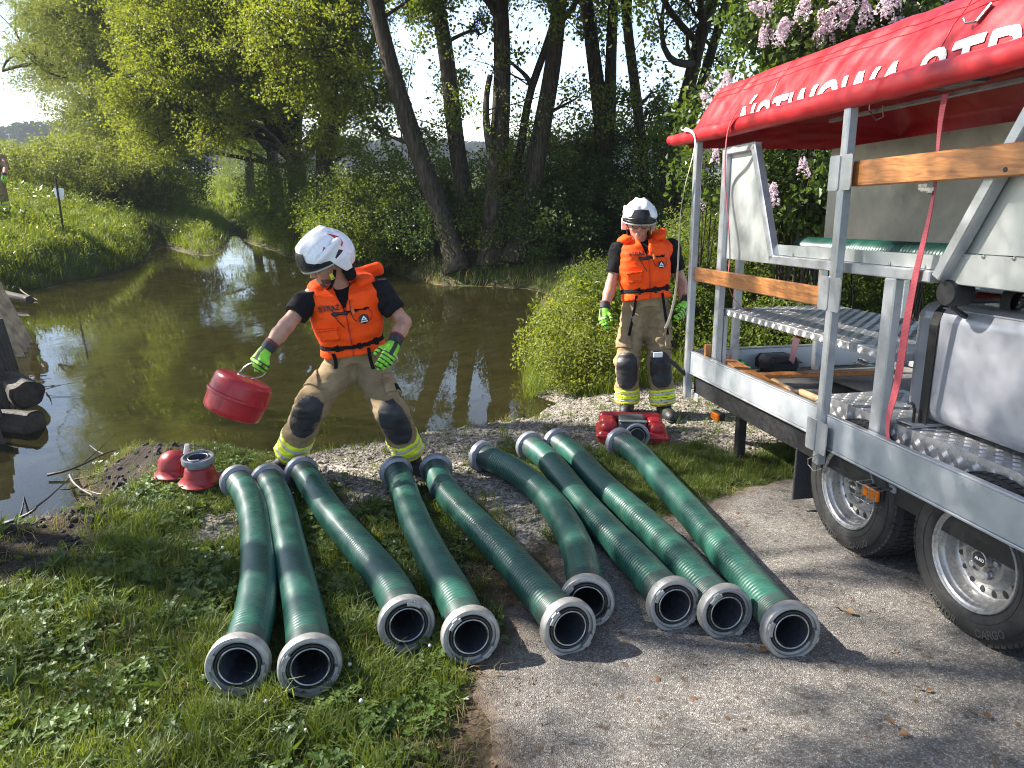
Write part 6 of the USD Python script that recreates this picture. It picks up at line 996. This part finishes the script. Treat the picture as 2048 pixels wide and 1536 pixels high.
def make_person(label, J, hf, hu, s, toes, hands, hsv=None, beard=False, glasses=False, vest=True, group=None, hs=1.):
    """J: joints (world). The body is one skin; shirt, trousers, vest, gloves, boots, helmet lie over it as parts."""
    base = np.array([(J['aR'][0] + J['aL'][0]) / 2, (J['aR'][1] + J['aL'][1]) / 2, min(J['tR'][2], J['tL'][2])]); th = thing('person', label, 'person', base, group)
    allp = np.array([J[k] for k in J]); lo, hi = allp.min(0) - .30, allp.max(0) + .30; up = nz(J['neck'] - J['pel']); lx = nz(J['sL'] - J['sR']); lx = nz(lx - up * (lx @ up)); fw = np.cross(lx, up); TF = np.stack([lx, fw, up], 1); Ls = np.linalg.norm(J['neck'] - J['pel'])
    HF = local(hf, hu); HF[:, 0] = -HF[:, 0] if HF[:, 0] @ lx < -2 else HF[:, 0]; HF = np.stack([-np.cross(HF[:, 1], HF[:, 2]), HF[:, 1], HF[:, 2]], 1)
    # --- body
    B_ = Field(lo, hi, .0085); A, after = face(th, J['head'], HF, hs, beard, glasses, B_)
    B_.cap(J['neck'] - up * .02, A(0, -.02, -.06), .060 * s, .055 * s, .03); B_.torso(J['pel'], J['neck'], TF, [(-.1, .14, .095), (.0, .16, .11), (.3, .145, .10), (.65, .175, .115), (.88, .17, .10), (1., .07, .06)], .03)
    for q in 'RL':
        B_.cap(J['neck'] - up * .06, J['s' + q] - up * .02, .045 * s, .045 * s, .03); B_.cap(J['s' + q], J['e' + q], .050 * s, .046 * s, .03); m_ = J['e' + q] * .65 + J['w' + q] * .35; B_.cap(J['e' + q], m_, .045 * s, .046 * s, .02); B_.cap(m_, J['w' + q], .046 * s, .031 * s, .02)
        B_.cap(J['h' + q], J['k' + q], .085 * s, .060 * s, .03); B_.cap(J['k' + q], J['a' + q], .058 * s, .040 * s, .02); B_.cap(J['a' + q], J['t' + q], .040, .030, .03); d, bk, tm, cu = hands[q]; hand_field(B_, J['w' + q], d, bk, tm, cu, s * .95, -.001)
    th.part('body', B_.mesh(2), SKIN, True); after()
    if beard:
        bf = Field(J['head'] - .2, J['head'] + .2, .006); bf.ell(A(0, .031, -.066), HF, np.array([.0585, .0625, .056]) * hs, .03); bf.cap(A(0, .070, -.110), A(0, .072, -.10), .0215 * hs, .019 * hs, .02); bf.cut(A(0, .03, -.050), HF[:, 2] * 1. - HF[:, 1] * .25 * 0); bf.carve(lambda x: np.linalg.norm(((x - A(0, .108, -.072)) @ HF) / [.028, .03, .016], axis=-1) * -.02 + .02); th.part('beard', bf.mesh(1), STUB, True)
    # --- trousers and boots
    lp = np.array([J[k] for k in J if k[0] in 'phkat']); Tf = Field(lp.min(0) - .25, lp.max(0) + .22, .008); Tf.torso(J['pel'], J['neck'], TF, [(-.12, .165, .125), (.02, .178, .135), (.16, .17, .13)], .05)
    for q in 'RL':
        Tf.cap(J['h' + q] - up * .0, J['k' + q], .112 * s, .098 * s, .05); c_ = J['k' + q] * .12 + J['a' + q] * .88; Tf.cap(J['k' + q], c_, .098 * s, .102 * s, .035)
    for q in 'RL': ax = nz(J['a' + q] - J['k' + q]); ce = J['k' + q] * .10 + J['a' + q] * .90; Tf.carve(lambda x: np.minimum((x - ce) @ ax, .20 - np.linalg.norm(x - ce, axis=-1)))
    tr_m = ruffle(Tf.mesh(2), .014, (6, 6, 13), int(abs(J['pel'][0]) * 100) % 50 + 3, lambda v: np.clip((J['pel'][2] + .15 - v[:, 2]) * 5, .2, 1)); tp_ = th.part('trousers', tr_m, TAN, True)
    for q in 'RL':
        k, a = J['k' + q], J['a' + q]; ax = nz(a - k); L = np.linalg.norm(a - k); h = J['h' + q]; kn = nz(k - (h + a) / 2); kn = nz(fw * .75 + kn * .6); kn = nz(kn - ax * (kn @ ax)); sd = np.cross(ax, kn); near = lambda v: np.linalg.norm(v - k - np.clip((v - k) @ ax, -.1, L)[:, None] * ax, axis=1) < .16
        zz = lambda v: (v - k) @ ax
        pad = overlay(tr_m, lambda v: near(v) & (((v - k) @ kn) > .0) & ((np.abs(zz(v) + .0 - .045) / .155) ** 3 + (np.abs((v - k) @ sd) / .085) ** 3 < 1) & (((v - h) @ nz(k - h)) > .1), .007); vest and tp_.part('knee_patch', pad, KNEE, True)
        for t0, t1, mt in ((.545, .60, YEL), (.60, .652, SIL), (.652, .705, YEL), (.712, .76, YEL), (.76, .812, SIL), (.812, .86, YEL)):
            o = overlay(tr_m, lambda v: near(v) & (zz(v) / L > t0 - .008) & (zz(v) / L < t1 + .008), .006 if mt is YEL else .0068)
            if o is not None: tp_.part('reflective_band' if mt is SIL else 'yellow_band', o, mt, True)
        sgn = 1 if q == 'L' else -1; tx = nz(k - h); o = overlay(tr_m, lambda v: (np.abs((v - h) @ tx / np.linalg.norm(k - h) - .56) < .20) & (((v - h) @ lx) * sgn > .02 + ((k - h) @ lx) * sgn * .56) & (((v - h) @ fw) - ((k - h) @ fw) * .56 > -.035) & (v[:, 2] < J['pel'][2] - .08) & (np.linalg.norm(v - h * .44 - k * .56, axis=1) < .19), .011)
        if o is not None: pk = tp_.part('cargo_pocket', o, TAN, True)
        o = overlay(tr_m, lambda v: (np.abs((v - h) @ tx / np.linalg.norm(k - h) - .66) < .07) & (((v - h) @ lx) * sgn > .075 + ((k - h) @ lx) * sgn * .66) & (np.abs(((v - h) @ fw) - ((k - h) @ fw) * .66 - .03) < .05), .015)
        if o is not None and q == 'L': tp_.part('patch', o, BLACKC, True)
        bf = Field(np.minimum(J['a' + q], J['t' + q]) - .25, np.maximum(J['a' + q], J['t' + q]) + .25, .007); a2 = J['a' + q]; t2 = J['t' + q]; heel = a2 - nz((t2 - a2) * [1, 1, 0]) * .05; heel = np.array([heel[0], heel[1], t2[2]]); bf.cap(k * .25 + a2 * .75, a2, .062 * s, .056 * s, .02); bf.cap(a2, t2, .054 * s, .042 * s, .03); bf.cap(heel, t2, .045 * s, .046 * s, .03); bf.cap(t2, t2 + nz(t2 - heel) * .03, .044 * s, .036 * s, .02); bf.cut(np.array([0, 0, t2[2] - .034]), [0, 0, -1.])
        bt = th.part('boot', bf.mesh(2), BOOT, True); sf = Field(np.minimum(heel, t2) - .15, np.maximum(heel, t2) + .15, .008); sf.cap(heel, t2 + nz(t2 - heel) * .03, .050 * s, .050 * s, .01); sf.cut(np.array([0, 0, t2[2] - .046]), [0, 0, -1.]); sf.cut(np.array([0, 0, t2[2] - .018]), [0, 0, 1.]); bt.part('sole', sf.mesh(1), rubber_m, True)
    # --- shirt
    sp_ = np.array([J[k] for k in ('neck', 'pel', 'sR', 'sL', 'eR', 'eL', *(() if vest else ('wR', 'wL')))]); Sf = Field(sp_.min(0) - .2, sp_.max(0) + .2, .0085); Sf.torso(J['pel'], J['neck'], TF, [(.10, .165, .125), (.4, .165, .12), (.7, .195, .13), (.9, .185, .115), (1., .085, .075)], .03)
    for q in 'RL': Sf.cap(J['neck'] - up * .05, J['s' + q], .065 * s, .078 * s, .05); Sf.cap(J['s' + q], J['s' + q] * .25 + J['e' + q] * .75, .078 * s, .074 * s, .04)
    for q in 'RL':
        if not vest: Sf.cap(J['s' + q], J['e' + q], .07, .062, .04); Sf.cap(J['e' + q], J['w' + q], .062, .055, .03); continue
        ax = nz(J['e' + q] - J['s' + q]); ce = J['s' + q] * .34 + J['e' + q] * .66; Sf.carve(lambda x: np.minimum((x - ce) @ ax, .17 - np.linalg.norm(x - ce, axis=-1)))
    Sf.cut(J['neck'] + up * .03, up); th.part('shirt', ruffle(Sf.mesh(2), .010, (8, 8, 10), 4), BLACKC if vest else TAN, True)
    # --- life vest
    if vest:
        vp_ = np.array([J[k] for k in ('neck', 'pel', 'sR', 'sL')]); Vf = Field(vp_.min(0) - .28, vp_.max(0) + .25, .0075); Vf.torso(J['pel'], J['neck'], TF, [(.02, .208, .158), (.10, .203, .155), (.20, .193, .150), (.32, .210, .165), (.6, .224, .175), (.82, .205, .165), (.96, .165, .14)], .03, 2.8)
        for q in 'RL': e = J['s' + q] * .80 + J['neck'] * .20; Vf.cap(J['neck'] - up * .04 + fw * .05, e - up * .015 + fw * .045, .066, .056, .05); Vf.cap(J['neck'] - up * .035 - fw * .05, e - up * .01 - fw * .035, .066, .056, .05); Vf.cap(J['neck'] - up * .02, e + up * .005, .066, .056, .05)
        nk = J['neck'] + up * .03
        Vf.carve(lambda x: .088 - np.linalg.norm(((x - nk) - ((x - nk) @ up)[..., None] * up * np.where(((x - nk) @ up) > 0, .85, .5)[..., None]), axis=-1)); Vf.carve(lambda x: np.minimum(.026 + .30 * (((x - nk) @ up) + .08) - np.abs((x - nk) @ lx), (x - nk) @ fw))
        for q in 'RL':
            sg = 1 if q == 'L' else -1; c = J['s' + q] + lx * sg * .050 - up * .045; ad = nz(J['e' + q] - J['s' + q]); Vf.carve(lambda x: .080 - np.linalg.norm(((x - c) - ((x - c) @ lx)[..., None] * lx * .75), axis=-1) - np.clip(-((x - c) @ lx) * sg, 0, 1) * .9)
        vm = ruffle(Vf.mesh(3), .009, (7, 7, 11), 11); vp = th.part('life_vest', vm, ORANGE, True, label='orange life vest with black straps')
        zc = lambda v: (v - J['pel']) @ up / Ls; xc = lambda v: (v - J['pel']) @ lx; yc = lambda v: (v - J['pel']) @ fw; tors = lambda v: (np.abs(xc(v)) < .26)
        vp.part('belt', overlay(vm, lambda v: tors(v) & (np.abs(zc(v) - .165 - .12 * np.abs(xc(v))) < .038), .008), BLACKC, True)
        for x_ in (-.09, .045, .15): q = overlay(vm, lambda v: tors(v) & (yc(v) > 0) & (np.abs(xc(v) - x_) < .014) & (np.abs(zc(v) - .165 - .12 * abs(x_)) < .062), .012); q and vp.part('belt_loop', q, BLACKC, True)
        q = overlay(vm, lambda v: (yc(v) > 0) & (np.abs(xc(v) - .03) < .118) & (np.abs(zc(v) - .735) < .022), .007); q and vp.part('chest_strap', q, BLACKC, True)
        q = overlay(vm, lambda v: (yc(v) > 0) & (np.abs(xc(v) + .03) < .05) & (np.abs(zc(v) - .722) < .030), .012); q and vp.part('buckle', q, HBLK, True)
        q = overlay(vm, lambda v: (yc(v) > 0) & (np.abs(xc(v) + .118) < .058) & (np.abs(zc(v) - .42) < .095), .013); q and vp.part('pocket', q, ORANGE, True); q = overlay(vm, lambda v: (yc(v) > 0) & (np.abs(xc(v) + .118) < .060) & (np.abs(zc(v) - .50) < .030), .018); q and vp.part('pocket_flap', q, ORANGE, True)
        o = J['pel']; O_ = lambda pts, l=.004: onto(vm, o, lx, up, fw, np.asarray(pts, float), l)
        vp.part('zip', tube(O_([(.012 * np.sin(t * 5) * .3, t) for t in np.linspace(.02 * Ls, .80 * Ls, 24)], .002), .0035, 6), HRED)
        m = meshkit.text_mesh('STRAŻ', .030, .002, True); t = np.array(m.vertices); vp.part('lettering', (O_(np.c_[-.160 + t[:, 0] * 1.0, .785 * Ls + t[:, 1], t[:, 2]], .006), np.array(m.faces)), HBLK, False)
        hx = [(.105 + .034 * np.sin(a), .59 * Ls + .034 * np.cos(a)) for a in np.arange(6) * np.pi / 3]; m = trimesh.creation.extrude_polygon(shapely.Polygon(hx), .004, engine='earcut').subdivide_to_size(.02); t = np.array(m.vertices); bd = vp.part('badge', (O_(t, .010), np.array(m.faces)), HBLK, False)
        tri = shapely.Polygon([(.105, .59*Ls + .022), (.124, .59*Ls - .006), (.086, .59*Ls - .006)]).difference(shapely.Polygon([(.105, .59*Ls + .008), (.112, .59*Ls - .001), (.098, .59*Ls - .001)])); m = trimesh.creation.extrude_polygon(tri, .002, engine='earcut'); t = np.array(m.vertices); bd.part('badge_mark', (O_(t, .0155), np.array(m.faces)), white_m, False); m = trimesh.creation.extrude_polygon(shapely.box(.083, .59*Ls - .018, .127, .59*Ls - .012), .002, engine='earcut'); t = np.array(m.vertices); bd.part('badge_mark', (O_(t, .0155), np.array(m.faces)), white_m, False)
        vp.part('cord', tube(O_(spline([(-.07, .86 * Ls), (-.065, .70 * Ls), (-.04, .58 * Ls), (-.02, .50 * Ls)], 16), .006), .003, 6), HBLK); vp.part('cord', tube(O_(spline([(.04, .90 * Ls), (.035, .72 * Ls), (.045, .62 * Ls), (.06, .57 * Ls)], 16), .006), .003, 6), HBLK); vp.part('whistle', tube(O_([(.045, .78 * Ls), (.05, .69 * Ls)], .012), .010, 8), M('orange_whistle', (.7, .16, .02)))
        vp.part('loop_cord', tube(O_(spline([(.135, .74 * Ls), (.158, .66 * Ls), (.15, .57 * Ls), (.12, .54 * Ls)], 14), .006), .0025, 6), HRED)
        for q, x0 in (('R', -.12), ('L', .10)): e = J['h' + q] * .55 + J['k' + q] * .45 + fw * .115 + lx * (-.05 if q == 'R' else .05); vp.part('leg_strap', ribbon(spline([J['pel'] + lx * x0 + fw * .165 + up * .05, J['h' + q] + fw * .13 + lx * x0 * .3 + up * .02, e], 14), .022, lx, .004), BLACKC, False)
        # collar: float pad round the back of the neck with tips over the shoulders
        Cf = Field(J['neck'] - .42, J['neck'] + .42, .0075); cn = J['neck'] + up * .01; ang = np.linspace(-1.95, 1.95, 13); ring = [cn + (lx * np.sin(a) * .150 - fw * np.cos(a) * .120) + up * (.030 + .010 * np.cos(a)) for a in ang]
        for a, b in zip(ring[:-1], ring[1:]): Cf.cap(a, b, .050, .050, .03, (nz(up), 1.55))
        tl = vest if isinstance(vest, dict) else {}
        Cf.box(cn - fw * .17 + up * .045 + lx * tl.get('dx', 0.), np.stack([nz(lx + up * tl.get('tilt', 0.)), nz(fw + up * .35), nz(np.cross(nz(lx + up * tl.get('tilt', 0.)), nz(fw + up * .35)))], 1), (tl.get('w', .19), .085, .034), .03, .04)
        Cf.carve(lambda x: .080 - np.linalg.norm(((x - cn) - ((x - cn) @ up)[..., None] * up), axis=-1) ); vp.part('collar', ruffle(Cf.mesh(2), .006, (9, 9, 9), 21), ORANGE, True)
    # --- gloves, helmet, neck cloth
    for q in 'RL': d, bk, tm, cu = hands[q]; glove(th, J['w' + q], J['e' + q], d, bk, tm, cu, s, q)
    hl = helmet(th, A(0, -.012, .050), HF, 1.02 * hs)
    nc = Field(J['head'] - .3, J['head'] + .3, .0075); nc.torso(A(0, -.075, -.145), A(0, -.06, .02), HF, [(0., .088, .052), (.5, .10, .065), (1., .105, .075)], .02, 2.2); nc.carve(lambda x: (1 - np.linalg.norm(((x - A(0, .02, -.05)) @ HF) / (np.array([.088, .115, .2]) * hs), axis=-1)) * .1); hl.part('neck_cloth', nc.mesh(2), BLACKC, True)
    return th, TF
zg = lambda p, h=.0: np.array([p[0], p[1], H(p[0], p[1]) + h])
J1 = dict(head=P(652, 524, 4.34), neck=P(684, 580, 4.47), pel=P(708, 703, 4.60), sR=P(626, 588, 4.42), eR=P(572, 652, 4.30), wR=P(531, 702, 4.22), sL=P(758, 582, 4.50), eL=P(808, 645, 4.52), wL=P(787, 690, 4.36),
          hR=P(684, 735, 4.62), kR=P(622, 812, 4.44), aR=P(577, 915, 4.82), hL=P(738, 735, 4.64), kL=P(782, 826, 4.50), aL=P(822, 912, 4.80))
J1['tR'] = zg(Pg(550, 956), .045); J1['tL'] = zg(Pg(838, 950), .045)
make_person('bending firefighter in orange vest stepping wide and carrying the red drum float', J1, np.array([-.74, -.50, -.42]), np.array([-.18, -.22, 1.]), 1.0, None,
            {'R': (nz(P(507, 730, 4.20) - J1['wR']), np.array([-.35, -.75, .45]), np.array([.7, -.2, .1]), 1.35), 'L': (nz(P(768, 733, 4.30) - J1['wL']), np.array([.35, -.9, .1]), np.array([-1., -.1, -.2]), .38)}, beard=True, vest={'dx': .11, 'tilt': .16, 'w': .17}, hs=1.06)
J2 = dict(head=P(1278, 447, 5.98), neck=P(1283, 487, 6.02), pel=P(1292, 600, 6.08), sR=P(1240, 500, 6.03), eR=P(1222, 570, 6.06), wR=P(1208, 620, 6.0), sL=P(1341, 498, 6.06), eL=P(1362, 562, 6.12), wL=P(1369, 608, 6.02),
          hR=P(1270, 622, 6.1), kR=P(1254, 726, 6.05), aR=P(1254, 812, 6.18), hL=P(1314, 622, 6.1), kL=P(1319, 727, 6.05), aL=P(1328, 818, 6.1))
J2['tR'] = zg(Pg(1250, 836), .045); J2['tL'] = zg(Pg(1340, 846), .045)
make_person('standing firefighter in orange vest with glasses beside the trailer', J2, np.array([-.08, -1., -.10]), np.array([.02, -.05, 1.]), 1.0, None,
            {'R': (nz(P(1204, 655, 5.96) - J2['wR']), np.array([-.7, -.6, .1]), np.array([.4, -.9, 0]), .5), 'L': (nz(P(1362, 640, 5.96) - J2['wL']), np.array([.75, -.6, .1]), np.array([-.6, -.8, 0]), .45)}, glasses=True, vest={'dx': .06, 'tilt': .05, 'w': .2}, hs=1.06)
# the drum float in the bending person's hand
dc, da = P(476, 793, 4.18), nz(np.array([.40, .26, .88])); dr_ = thing('drum_float', 'round red drum-shaped float with a middle seam carried by its top handle', 'float', dc - da * .12)
dr_.part('body', lathe([(0, -.118), (.135, -.117), (.153, -.112), (.163, -.100), (.167, -.080), (.172, -.012), (.176, -.006), (.176, .006), (.173, .012), (.170, .082), (.166, .100), (.155, .113), (.138, .119), (.06, .125), (0, .126)], dc, da, 64), red_m, 40); dr_.part('seam', lathe([(.172, -.013), (.181, -.009), (.1825, 0), (.181, .009), (.172, .013)], dc, da, 64), red_m)
hx_ = nz(np.cross(da, [0, 1., 0])); hp = dc + da * .126; gr = J1['wR'] + nz(P(507, 730, 4.20) - J1['wR']) * .088 + np.array([0, .02, -.02]); dr_.part('handle_plate', lathe([(.0, .004), (.035, .003), (.036, -.004)], hp + hx_ * .02, da, 20), bright_m); dr_.part('handle', tube(spline([hp - hx_ * .03, gr - hx_ * .035 - [0, 0, .005], gr - hx_ * .025, gr + hx_ * .025, gr + hx_ * .035 - [0, 0, .005], hp + hx_ * .05], 30), .005, 8), bright_m)
# the worker at the left edge
def PW(px, py, D): return PD(px, py, D)
J3 = dict(head=PD(-18, 300, 16.2), neck=PD(-14, 312, 16.4), pel=PD(-10, 340, 16.7), sR=PD(-30, 318, 16.3), eR=PD(-28, 345, 16.1), wR=PD(-22, 366, 16.), sL=PD(4, 316, 16.5), eL=PD(12, 334, 16.3), wL=PD(8, 352, 16.0), hR=PD(-20, 346, 16.7), kR=PD(-24, 368, 16.55), aR=PD(-22, 388, 16.7), hL=PD(-2, 346, 16.8), kL=PD(1, 368, 16.65), aL=PD(4, 386, 16.8))
for q in 'RL': a = J3['a' + q]; J3['t' + q] = zg(a + [.0, -.13, 0], .045); J3['a' + q] = zg(a, .12)
make_person('stooping worker in a tan fire suit at the left edge of the bank', J3, np.array([.2, -.8, -.6]), np.array([.1, -.5, .8]), .95, None, {'R': (np.array([.1, -.1, -1.]), np.array([0, -1., .1]), np.array([1., 0, 0]), .5), 'L': (np.array([-.1, -.1, -1.]), np.array([0, -1., .1]), np.array([-1., 0, 0]), .5)}, vest=False, hs=.95)
# ================================================================ air
hz_m = usdkit.material(stage, '/World/Looks/haze', {'v': ('principled_volume', {'color': (.78, .86, 1.0), 'density': .0004, 'anisotropy': .3})}, volume='v.volume')
hb = trimesh.creation.box((900, 900, 62)); hv_ = np.array(hb.vertices) + [0, 250, 25]
hm_ = put('/World/haze', (hv_, np.array(hb.faces)), hz_m, False, np.zeros(3)); setd(hm_.GetPrim(), kind='stuff')
